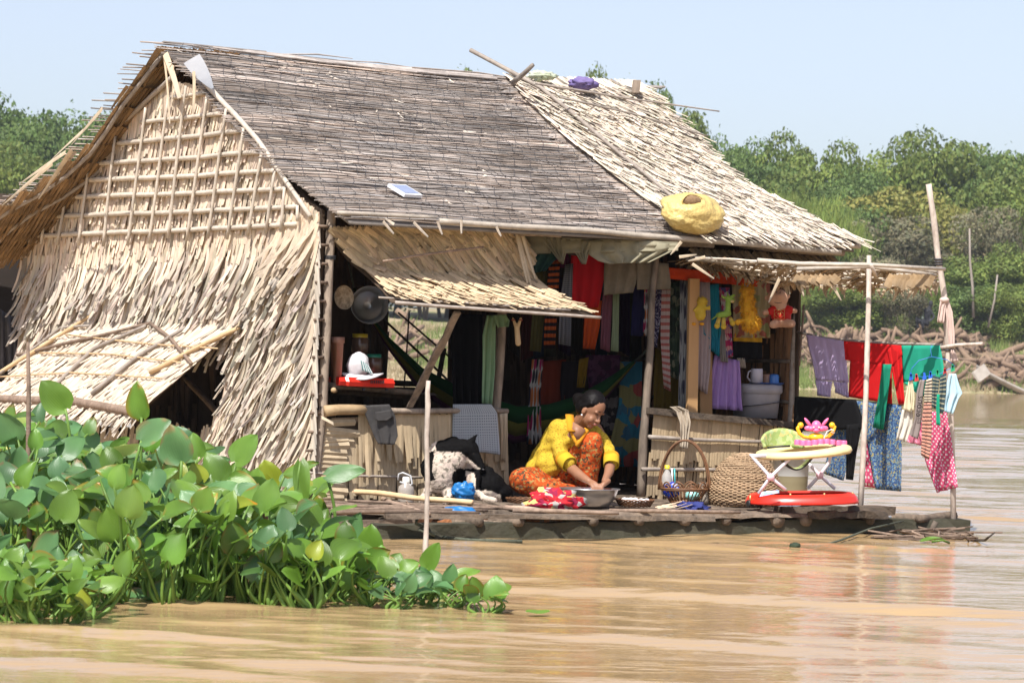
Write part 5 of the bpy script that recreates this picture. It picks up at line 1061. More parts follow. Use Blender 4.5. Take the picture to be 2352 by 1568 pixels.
crump('purple_bundle',floral('purple_white',[(.13,.10,.24),(.17,.13,.28),(.55,.5,.56)],7,trl=0),at(1340,193,21.9),.11,.08,.05,'purple and white cloth bundle on the ridge of the pale roof','cloth',amp=.35)
crump('plastic_wrapper',mat('wrapper',(.62,.64,.56),(.50,.55,.35),8,trl=.3),slope(3.08,.955,.13),.10,.05,.035,'pale crumpled plastic wrapper beside the crossed ridge poles','wrapper',amp=.6,seed=3)
# ================================================ INSIDE
# cloth strip stretched under the eave
hang('tarpaulin',mat('stained_tarp',(.42,.38,.26),(.30,.27,.18),7,(1,1,1),.7,.3,trl=.3),[[(1205,542,1558,556),(1208,556,1558,562),(1216,572,1557,568),(1222,583,1556,576)],[(1240,545,1300,548),(1262,575,1300,580),(1286,600,1292,607)],[(1300,550,1370,552),(1318,580,1352,580),(1338,606,1344,607)],[(1350,552,1558,560),(1352,585,1556,566),(1372,600,1554,572),(1400,606,1490,603)]],onv(1380,560,-.16).y,'stained cream tarpaulin crumpled under the eave above the doorway','tarpaulin',fold=.028,nf=4,cols=26)
hang('brown_sheet',mat('brown_sheet',(.25,.20,.14),(.17,.135,.09),9,trl=.2),[[(1388,600,1468,600),(1386,640,1460,650),(1386,678,1452,672)],[(1460,600,1535,605),(1462,640,1540,650),(1462,665,1538,665)]],onv(1440,640,.12).y,'brownish sheet hanging below the tarpaulin beside the crooked post','cloth',fold=.012,nf=3)
hang('green_sheet',FAB('dark_green_sheet',(.03,.075,.06)),[[(1212,572,1290,572),(1204,600,1280,590),(1214,630,1250,622)]],onv(1245,600,.10).y,'dark green cloth under the left end of the tarpaulin','cloth',fold=.02,nf=3)
hang('orange_valance',FAB('fabric_orange',(.62,.07,.015)),[(1532,614,1762,634),(1533,630,1758,648),(1534,640,1755,660)],lambda x:onv(x,640,.12).y,'bright orange cloth strip under the shade mat above the toys','cloth',fold=.02,nf=8,cols=50)
def ic(name,c,rows,v,label,cat='clothing',m=None,**kw):
    mm=m or FAB('fab_%d'%len(bpy.data.materials),c,.08)
    kw.setdefault('fold',.016);kw.setdefault('nf',3); kw.setdefault('cols',14); kw.setdefault('sub',3)
    x=sum(r[0]+r[2] for r in rows)/2/len(rows); y=rows[0][1]; hang(name,mm,rows,onv(x,y,v).y,label,cat,**kw)
G1='clothes hanging inside the hut'
FLK=floral('fabric_magenta_flowers',[(.45,.03,.12),(.6,.5,.5),(.5,.05,.15),(.15,.1,.3),(.62,.3,.3)],30); FLC=floral('fabric_cream_flowers',[(.46,.38,.2),(.5,.42,.26),(.4,.14,.1),(.45,.37,.2),(.3,.32,.14)],20); FLT=floral('fabric_teal_flowers',[(.02,.12,.17),(.02,.14,.2),(.03,.10,.15),(.25,.05,.04),(.18,.16,.06)],12); FLG=floral('fabric_green_flowers',[(.07,.10,.06),(.03,.045,.03),(.2,.2,.13),(.05,.08,.05)],26)
DW=dots('fabric_white_big_dots',(.45,.42,.40),(.3,.03,.08),4.,.42,.3,cols=[(.3,.02,.08),(.02,.02,.03),(.45,.15,.05),(.3,.02,.10)]); DG=dots('fabric_grey_spots',(.42,.42,.42),(.05,.05,.08),5,.25,.5)
ZEB=stripes('fabric_zebra',[(0,(.30,.27,.33)),(.4,(.03,.02,.06))],11,wob=.35); STP=stripes('fabric_rose_stripes',[(0,(.5,.40,.36)),(.55,(.42,.14,.12))],16); STO=stripes('fabric_orange_black',[(0,(.42,.09,.02)),(.5,(.02,.015,.015))],13); CHK=stripes('fabric_grey_lines',[(0,(.2,.2,.21)),(.5,(.1,.1,.12))],40)
ic('pink_scarf',(.55,.06,.17),[(1588,650,1602,650),(1590,798,1600,798)],.14,'narrow pink cloth beside the wooden panel')
ic('satin_shirt',(.40,.31,.30),[(1603,648,1630,648),(1602,760,1632,760),(1600,840,1630,845),(1601,890,1622,905)],.13,'pale rose satin shirt hanging left of the lilac dress','shirt')
ic('teal_dress',(.015,.20,.28),[(1622,655,1650,652),(1622,700,1652,700),(1610,735,1654,735),(1612,765,1655,765),(1630,780,1652,780),(1626,800,1650,818)],.11,'teal ruffled dress behind the chick and giraffe','dress',fold=.03,nf=4)
ic('lilac_dress',(.40,.25,.54),[(1640,815,1698,828),(1634,850,1700,860),(1626,900,1702,910),(1621,937,1704,943)],.14,'lilac satin dress hanging above the right railing','dress',fold=.03,nf=4,cols=30)
ic('grey_scarf',(.30,.27,.25),[(1651,700,1668,700),(1652,780,1669,780),(1654,830,1670,832)],.12,'grey scarf between teal dress and magenta flowers','scarf')
ic('flowered_scarf',None,[(1650,660,1675,660),(1662,740,1678,740),(1668,821,1681,819)],.10,'magenta flowered scarf hanging below the giraffe','scarf',m=FLK)
ic('flowered_skirt',None,[(1680,645,1768,640),(1682,700,1767,700),(1682,775,1766,776)],.15,'cream flowered skirt behind the fluffy toy','skirt',m=FLC,nf=6,cols=24)
ic('yellow_cloth',(.62,.36,.03),[(1683,765,1750,765),(1683,783,1748,786)],.17,'yellow hem showing under the cream skirt')
ic('black_skirt',(.01,.01,.012),[(1681,780,1750,780),(1681,825,1749,824)],.19,'black skirt hanging under the cream flowered skirt','skirt')
ic('cream_sleeve',(.5,.42,.33),[(1692,822,1710,822),(1700,845,1711,845)],.2,'small cream sleeve end left of the white jug','sleeve')
# clothes row behind the crooked post
row=[('spotted_cloth',DG,(1562,640,1580,640),(1560,790,1579,790),(1557,940,1573,942),.25,'grey cloth with dark spots left of the wooden panel'),
('green_flowered_dress',FLG,(1536,650,1562,645),(1532,750,1562,750),(1540,865,1560,872),.35,'dark green flowered dress right of the crooked post'),
('striped_shirt',STP,(1518,650,1540,650),(1516,780,1536,780),(1524,890,1538,898),.3,'rose striped shirt hanging close behind the crooked post'),
('zebra_cloth',ZEB,(1502,660,1520,655),(1494,730,1516,730),(1486,795,1506,797),.3,'purple zebra striped cloth just behind the crooked post'),
('red_spotted_cloth',DW,(1480,650,1496,650),(1478,720,1494,720),(1476,770,1490,772),.3,'white cloth with red spots on the left side of the crooked post'),
('dark_blue_dress',(.02,.018,.07),(1456,660,1480,660),(1450,720,1478,720),(1448,770,1474,772),.4,'dark blue dress left of the red spotted cloth'),
('pale_green_scarf',(.30,.36,.22),(1408,665,1422,665),(1406,740,1420,740),(1402,805,1418,808),.4,'pale green scarf right of the red shirt inside'),
('rose_checked_shirt',(.24,.09,.12),(1384,665,1408,665),(1380,740,1402,740),(1378,800,1398,808),.45,'dull rose shirt right of the red jumper'),
('red_jumper',(.42,.008,.012),(1312,568,1388,570),(1309,640,1386,640),(1312,705,1372,706),.30,'deep red jumper hanging under the tarpaulin'),
('orange_skirt',(.40,.06,.01),(1346,690,1382,690),(1340,750,1376,750),(1338,800,1364,802),.35,'orange skirt hanging under the red jumper'),
('grey_checked_shirt',CHK,(1298,608,1316,605),(1284,700,1312,700),(1282,790,1308,795),.35,'grey checked shirt left of the red jumper'),
('orange_striped_scarf',STO,(1262,600,1286,598),(1252,690,1280,690),(1248,800,1272,800),.4,'orange and black striped scarf left of the grey checked shirt'),
('olive_cloth',(.10,.09,.03),(1230,620,1260,620),(1222,720,1250,720),(1216,805,1240,808),.5,'olive cloth hanging near the slingshot'),
('magenta_shirt',(.16,.02,.07),(1250,575,1300,575),(1262,600,1310,600),(1280,615,1312,615),.45,'dark magenta cloth below the green sheet'),
('spotted_scarf',DW,(1222,825,1248,825),(1214,900,1240,900),(1208,1020,1242,1018),.9,'white scarf with red and black spots hanging in the dark room'),
('brown_red_sheet',(.16,.025,.01),(1244,830,1300,825),(1240,900,1298,900),(1236,955,1290,955),1.1,'dark orange red sheet deep in the room'),
('black_red_jacket',(.014,.01,.012),(1290,830,1345,830),(1285,890,1340,890),(1290,945,1330,945),1.0,'black jacket deep in the room behind the woman'),
('yellow_shawl',(.22,.13,.01),(1330,825,1352,820),(1326,860,1346,860),(1324,890,1340,890),.95,'yellow shawl hanging in the room left of the hammock end'),
('purple_flowered_sheet',floral('fab_purple_dark',[(.09,.02,.06),(.12,.04,.09),(.06,.02,.05)],30),(1345,815,1425,815),(1350,880,1424,880),(1352,900,1420,905),1.1,'purple speckled sheet hanging behind the hammock end'),
('teal_flowered_sheet',FLT,(1424,830,1475,830),(1420,930,1472,930),(1388,1070,1466,1072),.8,'teal flowered sheet hanging behind the right of the woman'),
('black_flowered_sheet',floral('fab_black_white',[(.015,.012,.012),(.02,.015,.015),(.12,.1,.09)],26),(1380,880,1426,870),(1378,940,1424,940),(1380,1000,1422,1000),.9,'black and white flowered sheet right of the woman'),
('yellow_brown_cloth',(.13,.085,.012),(1505,800,1560,795),(1500,880,1556,880),(1500,940,1556,945),.6,'mustard cloth low behind the right railing')]
for n_,m_,a,b,c,v,lab in row: ic(n_,m_ if isinstance(m_,tuple) else None,[a,b,c],v,lab,m=None if isinstance(m_,tuple) else m_)
mb=MB(); mb.tube([onv(1215,565,.3),onv(1400,600,.35),onv(1590,640,.2)],.008,6); mb.build('clothes_rod',DARKW,None,True,onv(1400,600,.35),'dark rod carrying the row of clothes inside the hut','rod')
for i in range(14):  # dim clothes further back against the back wall
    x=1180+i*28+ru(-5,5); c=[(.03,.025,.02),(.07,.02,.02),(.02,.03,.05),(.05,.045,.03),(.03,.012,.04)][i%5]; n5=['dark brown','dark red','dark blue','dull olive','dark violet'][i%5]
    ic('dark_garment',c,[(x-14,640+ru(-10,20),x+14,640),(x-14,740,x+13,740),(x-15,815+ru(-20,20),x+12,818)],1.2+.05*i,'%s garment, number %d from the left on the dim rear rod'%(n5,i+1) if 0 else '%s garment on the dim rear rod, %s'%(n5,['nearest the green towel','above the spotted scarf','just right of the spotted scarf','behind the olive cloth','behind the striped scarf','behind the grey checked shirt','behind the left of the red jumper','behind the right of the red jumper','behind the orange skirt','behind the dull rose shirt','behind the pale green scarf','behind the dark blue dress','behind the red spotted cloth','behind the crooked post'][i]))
hang('black_curtain',FAB('black_curtain_cloth',(.012,.011,.011),.02),[(1032,720,1108,722),(1036,850,1108,850),(1040,945,1106,945)],onv(1070,740,.9).y,'black curtain hanging left of the green towel','curtain',fold=.04,nf=4)
# green towel over the inner post
mb=MB(); Yt=onv(1130,800,-.02).y-.04; cloth(mb,[(1118,724,1140,724),(1108,770,1138,770),(1107,850,1136,850),(1106,925,1128,928)],Yt,fold=.02,nf=2,cols=14); cloth(mb,[(1132,724,1162,722),(1136,738,1170,736),(1142,752,1166,750)],Yt-.02,fold=.02,nf=2,cols=10)
mb.build('green_towel',FAB('light_green_gauze',(.30,.46,.27)),None,True,at(1125,925,Yt),'pale green gauzy cloth draped over the inner door post','towel',solid=.004)
def sling():
    Y=onv(1187,750,-.45).y; o=thing('slingshot','wooden forked slingshot frame hanging under the awning edge','slingshot',at(1188,788,Y)); P=lambda x,y:at(x,y,Y)
    b=MB(); capsule(b,P(1178,731),.008,P(1186,752),.014); capsule(b,P(1196,731),.009,P(1189,752),.014); capsule(b,P(1187,750),.017,P(1190,788),.020); blob('fork',b,YPOLE,o,voxel=.006,sm=2)
    for x in(1179,1196): mb=MB(); mb.lathe(P(x,735),[(.012,-.004),(.014,0),(.012,.004)],12); mb.build('binding',plain('red_band',(.3,.04,.03),.6) if 'red_band' not in bpy.data.materials else bpy.data.materials['red_band'],o,True)
sling()
# hammock (left end, sag behind the railing and right end)
def hammock():
    o=thing('hammock','striped green and yellow hammock slung across the inside of the hut','hammock',onv(1150,960,1.0))
    pts=[onv(813,662,1.4),onv(855,735,1.35),onv(892,785,1.3),onv(962,861,1.2),onv(1061,920,1.1),onv(1180,962,1.0),onv(1270,952,.9),onv(1330,930,.85),onv(1390,890,.75),onv(1425,860,.7),onv(1460,828,.6)]
    wd=[.02,.03,.06,.12,.17,.2,.17,.14,.10,.06,.02]; cols=[(.01,.06,.015),(.09,.08,.01),(.05,.01,.03),(.01,.02,.05),(.10,.09,.01),(.015,.06,.02)]
    for k in range(6):
        mb=MB(); vs=[]
        for p,w_ in zip(pts,wd):
            for q in(0,1): a=(k+q)/6-.5; vs.append(p+VX*a*w_*.8+ZX*(-w_*.9*math.cos(a*3)+abs(a)*w_*1.0))
        mb.add(vs,[(2*i,2*i+1,2*i+3,2*i+2) for i in range(len(pts)-1)],tone=1 if k%2 else .8); mb.build('fabric_band',FAB('hammock_%d'%k,cols[k],.2),o,True,solid=.004)
    mb=MB(); mb.tube([onv(800,600,1.4),onv(813,662,1.4)],.008,6); mb.tube([onv(1458,830,.6),onv(1490,800,.3)],.008,6); mb.build('cord',ROPE,o,True)
hammock()
# wooden comb handle sticking up: toothbrush etc. left out ; kitchen things
def disc(name,m,x,y,v,rx,ry,label,cat,rim=.15,depth=.05,tilt=.35):
    c=onv(x,y,v); s=pm(c.y); R=ry/s; ax=V((math.sqrt(max(0,1-(rx/ry)**2)),-rx/ry,.05)); mb=MB(); mb.lathe(c,[(0,-depth),(R*(1-rim*2),-depth),(R*(1-rim),-depth*.6),(R*.97,0),(R,.004),(R*.98,-.004),(R*(1-rim),-depth*.7),(0,-depth*1.1)],40,axis=ax); return mb.build(name,m,None,True,c-ZX*R,label,cat)
disc('pot_lid',mat('spotted_enamel',(.62,.52,.38),(.2,.15,.10),30,(1,1,1),.5,.2),790,683,.25,21,28,'round cream lid with dark spots hanging behind the corner post','lid',.06,.012)
disc('wok',plain('steel_wok',(.35,.35,.36),.3,.5,.9),849,700,.35,43,44,'large round metal pan hanging behind the front awning','pan',.2,.10)
def box_thing(): pass
mb=MB(); p=onv(772,881,.12); mb.lathe(p,[(0,0),(.033,0),(.043,.27),(.05,.27),(.05,.31),(.04,.31)],4,tone=1); mb.build('tall_bin',plain('terracotta_plastic',(.42,.22,.16),.6),None,True,p,'tall dusty orange plastic bin beside the corner post','bin')
def stove():
    p=onv(840,880,.10); o=thing('gas_stove','bright red portable gas stove on the kitchen shelf','stove',p); RED=plain('red_enamel',(.72,.035,.02),.28)
    a=onv(779,875,.05);b=onv(903,880,.05); d=(b-a); mb=MB(); c=(a+b)/2+VX*.12
    vs=[]
    for t in(0,.12,.16,1): 
        for (w_,z) in((0,-.03),(-.01,.0),(.01,.030),(.24,.030),(.25,-.03)): vs.append(a+d*t+VX*(w_-(.0 if t<.14 else .012))+ZX*(z*(1 if t>.14 else .9)))
    mb.add(vs,[(i*5+k,(i+1)*5+k,(i+1)*5+(k+1)%5,i*5+(k+1)%5) for i in range(3) for k in range(5)]+[(4,3,2,1,0),(15,16,17,18,19)]); mb.build('stove_body',RED,o)
    for k in range(8): mb=MB(); q=onv(850+k*4.2,877,.03); mb.box(q-VX*.012,UX*.0022,VX*.003,ZX*.011); mb.build('vent_slot',WIRE,o)
    for x in(835,888): mb=MB(); mb.box(onv(x,894,.06),UX*.008,VX*.008,ZX*.008); mb.build('foot',WIRE,o)
stove()
def hat():
    p=onv(832,860,.12); s=pm(p.y); o=thing('sun_hat','white cloth sun hat with green checked side resting on the red stove','hat',p); P=lambda x,y,d=0:at(x,y,p.y+d)
    W=FAB('white_cotton',(.72,.70,.72),.1); 
    mb=MB(); mb.ell(P(822,838),.075,.07,.085,28,16,ax=(V((1,0,-.35)).normalized(),V((0,1,0)),V((.35,0,1)).normalized()),fn=lambda d:1+.12*noise.noise(d*2.5)); mb.v=[v for v in mb.v]; mb.build('hat_crown',W,o,True)
    mb=MB(); cloth(mb,[(828,826,846,838),(832,850,858,860)],p.y-.075,fold=.006,nf=1,cols=6); mb.build('checked_panel',stripes('green_check',[(0,(.08,.22,.22)),(.5,(.6,.62,.62))],4,0),o,True,solid=.006)
    mb=MB(); vs=[];n=40
    for r in(.4,.7,1.):
        for i in range(n): g=6.2832*i/n; vs.append(P(831,864)+V((.145*r*math.cos(g),.12*r*math.sin(g),.02*(1-r)+ .022*math.cos(2*g)*r*r)))
    mb.add(vs,[(j*n+i,j*n+(i+1)%n,(j+1)*n+(i+1)%n,(j+1)*n+i) for j in(0,1) for i in range(n)]); mb.build('hat_brim',W,o,True,solid=.008)
hat()
def jar(x,y,v,h,r,capc,label,body=(.10,.06,.04)):
    p=onv(x,y,v); o=thing('storage_jar',label,'jar',p); mb=MB(); mb.lathe(p,[(0,0),(r,0),(r,h*.75),(r*.8,h*.85)],22); mb.build('jar_body',plain('jar_glass_%d'%x,body,.2),o,True); mb=MB(); mb.lathe(p,[(r*.86,h*.84),(r*.86,h),(0,h)],22); mb.build('lid',plain('jar_lid_%d'%x,capc,.4),o,True)
jar(826,822,.45,.165,.062,(.45,.33,.02),'glass jar with a yellow lid behind the hat')
jar(858,862,.35,.145,.058,(.02,.20,.12),'glass jar with a green lid right of the hat')
# things on the right shelf
def lidbucket():
    p=onv(1735,959,.22); s=pm(p.y); o=thing('lidded_bucket','large translucent grey plastic bucket with lid on the right shelf','bucket',p); M=plain('grey_translucent',(.36,.34,.36),.4,trl=.1)
    mb=MB(); R=61/s; mb.lathe(p,[(0,0),(R*.83,0),(R*.93,60/s),(R*.93,66/s)],36); mb.build('bucket_body',M,o,True)
    mb=MB(); mb.lathe(p,[(R*.96,56/s),(R*1.0,60/s),(R*1.0,74/s),(R*.9,78/s),(R*.88,74/s),(0,75/s)],36); mb.build('lid',M,o,True)
    mb=MB(); mb.tube([p+V((R*.96*math.cos(g),R*.96*math.sin(g),(30+8*math.cos(g))/s)) for g in [math.pi+math.pi*i/20 for i in range(21)]],.004,5); mb.build('wire_handle',WIRE,o,True)
    c=p+ZX*.235; t=onv(1760,884,.16); mb=MB(); mb.lathe(V((t.x,t.y,t.z)),[(0,-.004),(.11,-.004),(.128,.012),(.132,.014),(.125,.018),(.108,.004),(0,.004)],32); mb.build('blue_tray',plain('navy_plastic',(.02,.08,.30),.3),None,True,t,'shallow dark blue tray on the lid of the grey bucket','tray')
    j=thing('plastic_jug','white ribbed plastic jug with handle on the blue tray','jug',onv(1738,879,.14)); q=onv(1738,879,.14); mb=MB(); mb.lathe(q,[(0,0),(.045,0),(.043,.09),(.04,.105),(.036,.105)],24,fn=lambda r,h,g:r*(1+.02*math.cos(g*16))); mb.build('jug_body',plain('milky_plastic',(.55,.53,.60),.4),j,True)
    mb=MB(); mb.tube([q+V((-.04,0,.09)),q+V((-.062,-.0,.08)),q+V((-.07,0,.04)),q+V((-.045,0,.01))],.006,7); mb.build('handle',bpy.data.materials['milky_plastic'],j,True)
    for x,c,l,v in((1762,(.5,.28,.2),'peach coloured cup between the white jug and the blue cup',.2),(1778,(.04,.15,.45),'blue upturned cup on the blue tray',.1)):
        q=onv(x,880,v); mb=MB(); mb.lathe(q,[(.036,0),(.036,.05),(.03,.066),(0,.068)],22); mb.build('cup',plain('cup_%d'%x,c,.35),None,True,q,l,'cup')
lidbucket()
# ---- soft toys hung under the shade mat
YTo=onv(1690,700,-.06).y
def fuzz(name,m,P_parts,par,voxel=.008,amp=.004,fr=60,**kw):
    b=MB(); 
    for q in P_parts:
        if q[0]=='e': b.ell(q[1],*q[2])
        else: capsule(b,*q[1:])
    return blob(name,b,m,par,voxel=voxel,sm=3,disp=lambda p:amp*noise.noise(p*fr),**kw)
def furcards(par,m,c,rx,ry,rz,n,L,w_=.006):
    mb=MB()
    for i in range(n):
        d=V((random.gauss(0,1),random.gauss(0,1),random.gauss(0,1))).normalized(); p=c+V((d.x*rx,d.y*ry,d.z*rz)); g=(d+V((ru(-.5,.5),ru(-.5,.5),-.6+ru(-.4,.4)))).normalized(); s=g.orthogonal().normalized()*w_; l=L*ru(.6,1.2); mb.add([p-s,p+s,p+g*l],[(0,1,2)],tone=ru(.75,1.25))
    mb.build('fur',m,par)
def toys():
    P=lambda x,y,d=0:at(x,y,YTo+d)
    YF=mat('yellow_plush',(.72,.52,.06),(.62,.42,.04),30,trl=.1)
    o=thing('toy_chick','small yellow plush chick toy hanging on a string','soft toy',P(1609,742)); 
    fuzz('body',YF,[('e',P(1612,693),(.040,.036,.036)),('e',P(1608,722),(.045,.04,.048)),('c',P(1604,706,-.02),.016,P(1594,713,-.03),.010),('c',P(1618,706,-.02),.016,P(1630,710,-.03),.010),('c',P(1628,709,-.03),.012,P(1630,703,-.03),.008)],o)
    furcards(o,YF,P(1612,693),.040,.036,.036,160,.012,.003)
    for x in(1593,1612): mb=MB(); mb.ell(P(x,743,-.02),.018,.022,.012,fn=lambda d:1-.2*d.z); mb.build('foot',plain('orange_felt',(.8,.36,.02),.9) if 'orange_felt' not in bpy.data.materials else bpy.data.materials['orange_felt'],o,True)
    mb=MB(); mb.tube([P(1610,682),P(1610,640)],.0012,4); mb.build('string',WIRE,o)
    GR=mat('green_plush',(.30,.46,.08),(.24,.38,.06),30); LG=stripes('toy_leg_stripes',[(0,(.7,.5,.1)),(.35,(.15,.2,.55)),(.5,(.7,.25,.1)),(.65,(.7,.65,.6)),(.8,(.2,.3,.6))],1)
    o=thing('toy_giraffe','green plush giraffe toy with striped legs hanging on a string','soft toy',P(1663,752))
    fuzz('body',GR,[('c',P(1652,724),.024,P(1672,720),.026),('c',P(1672,716),.022,P(1672,688),.017),('c',P(1672,684),.018,P(1684,690),.015),('c',P(1674,680),.006,P(1670,672),.006),('c',P(1664,684),.010,P(1658,680),.009),('c',P(1680,680),.010,P(1688,678),.009),('c',P(1648,724),.006,P(1636,733),.006)],o,voxel=.006)
    for x0,x1,y1 in((1652,1647,748),(1662,1662,750),(1677,1683,742)):
        mb=MB(); mb.tube([P(x0,730,-.01),P(x1,y1,-.03)],[.014,.018],12); lo=mb.build('leg',LG,o,True); mb=MB(); mb.ell(P(x1,y1,-.035),.021,.021,.021); mb.build('hoof',YF,lo,True)
    mb=MB(); mb.ell(P(1682,692,-.01),.015,.014,.012); mb.build('muzzle',plain('cream_felt',(.7,.55,.25),.9),o,True)
    mb=MB(); mb.tube([P(1672,676),P(1672,640)],.0012,4); mb.build('string',WIRE,o)
    OY=mat('orange_yellow_fur',(.80,.45,.03),(.68,.33,.02),14,trl=.15)
    o=thing('fluffy_toy','long fluffy orange yellow furry toy hanging between giraffe and doll','soft toy',P(1722,765))
    fuzz('body',OY,[('c',P(1716,668),.038,P(1718,710),.046),('c',P(1718,710),.048,P(1728,745),.060),('c',P(1704,736,-.03),.018,P(1694,741,-.04),.022)],o,amp=.012,fr=40)
    for c,r,n_ in((P(1716,668),(.042,.04,.05),260),(P(1717,692),(.046,.044,.05),260),(P(1720,715),(.052,.05,.05),260),(P(1726,742),(.062,.06,.06),380)): furcards(o,OY,c,*r,n_,.030,.004)
    SK=mat('doll_felt',(.60,.36,.24),(.54,.31,.20),30)
    o=thing('plush_doll','big headed smiling plush doll in a red top hanging from the end post','doll',P(1797,752))
    Q=lambda x,y,d=0:at(x,y,YTo+.05+d)
    def dface(d): 
        return 1+.06*max(0,-d.z)
    b=MB(); b.ell(Q(1786,684),.077,.062,.066,24,16,fn=dface); b.ell(Q(1790,680,-.06),.024,.022,.022); b.ell(Q(1761,684,.01),.016,.012,.02); b.ell(Q(1811,680,.01),.014,.012,.018)
    capsule(b,Q(1792,705),.05,Q(1794,735),.055); capsule(b,Q(1772,715,-.01),.02,Q(1757,718,-.02),.021); capsule(b,Q(1812,712,-.01),.02,Q(1826,714,-.02),.019); capsule(b,Q(1785,742,-.02),.034,Q(1776,745,-.08),.03); capsule(b,Q(1803,742,-.02),.034,Q(1818,743,-.08),.03)
    blob('body',b,SK,o,voxel=.006,sm=3)
    b=MB(); b.ell(Q(1794,722),.072,.064,.058,26,16,fn=lambda d:1+.08*noise.noise(d*3)+(.12 if d.z<-.3 else 0)); capsule(b,Q(1779,710,-.01),.03,Q(1770,715,-.015),.028); capsule(b,Q(1808,710,-.01),.03,Q(1815,712,-.015),.028); rt=blob('red_top',b,FAB('red_satin',(.55,.02,.015),.05,.5),o,voxel=.007,sm=3)
    GO=plain('gold_thread',(.62,.38,.12),.5)
    def sq(r,k,w_): mb=MB(); c=Q(1790,722,-.078); mb.tube([c+V((r*math.cos(k+i*1.5708),0,r*math.sin(k+i*1.5708)*.9)) for i in range(5)],w_,4); mb.build('emblem_line',GO,rt)
    sq(.038,0,.0016); sq(.052,.785,.0016); mb=MB(); c=Q(1790,722,-.080)
    for a,b_ in(((-.010,.012),(-.010,-.002)),((-.004,.012),(-.004,-.006)),((-.013,.006),(0,.006)),((.004,.012),(.012,.012)),((.004,.004),(.012,.004)),((.008,.012),(.008,-.010)),((-.010,-.010),(.012,-.010)),((-.013,0),(0,0))): mb.tube([c+V((a[0],0,a[1])),c+V((b_[0],0,b_[1]))],.0013,4)
    mb.build('emblem_character',GO,rt)
    mb=MB(); mb.tube([Q(1786,684)+V((.055*math.sin(a),-.060*math.cos(a)*.93,-.022-.016*math.cos(a*1.6))) for a in [(-1+.1*i)*1.0 for i in range(21)]],.0022,5); mb.build('mouth',WIRE,o,True)
    for q in(-1,1): mb=MB(); mb.ell(Q(1788+q*4,671,-.062),.004,.003,.006,8,6); mb.build('eye',WIRE,o,True)
    mb=MB(); mb.ell(Q(1788,660,0),.012,.01,.014); mb.tube([Q(1788,660),Q(1789,640)],.002,4); mb.build('hanging_loop',bpy.data.materials['red_satin'],o,True)
toys()
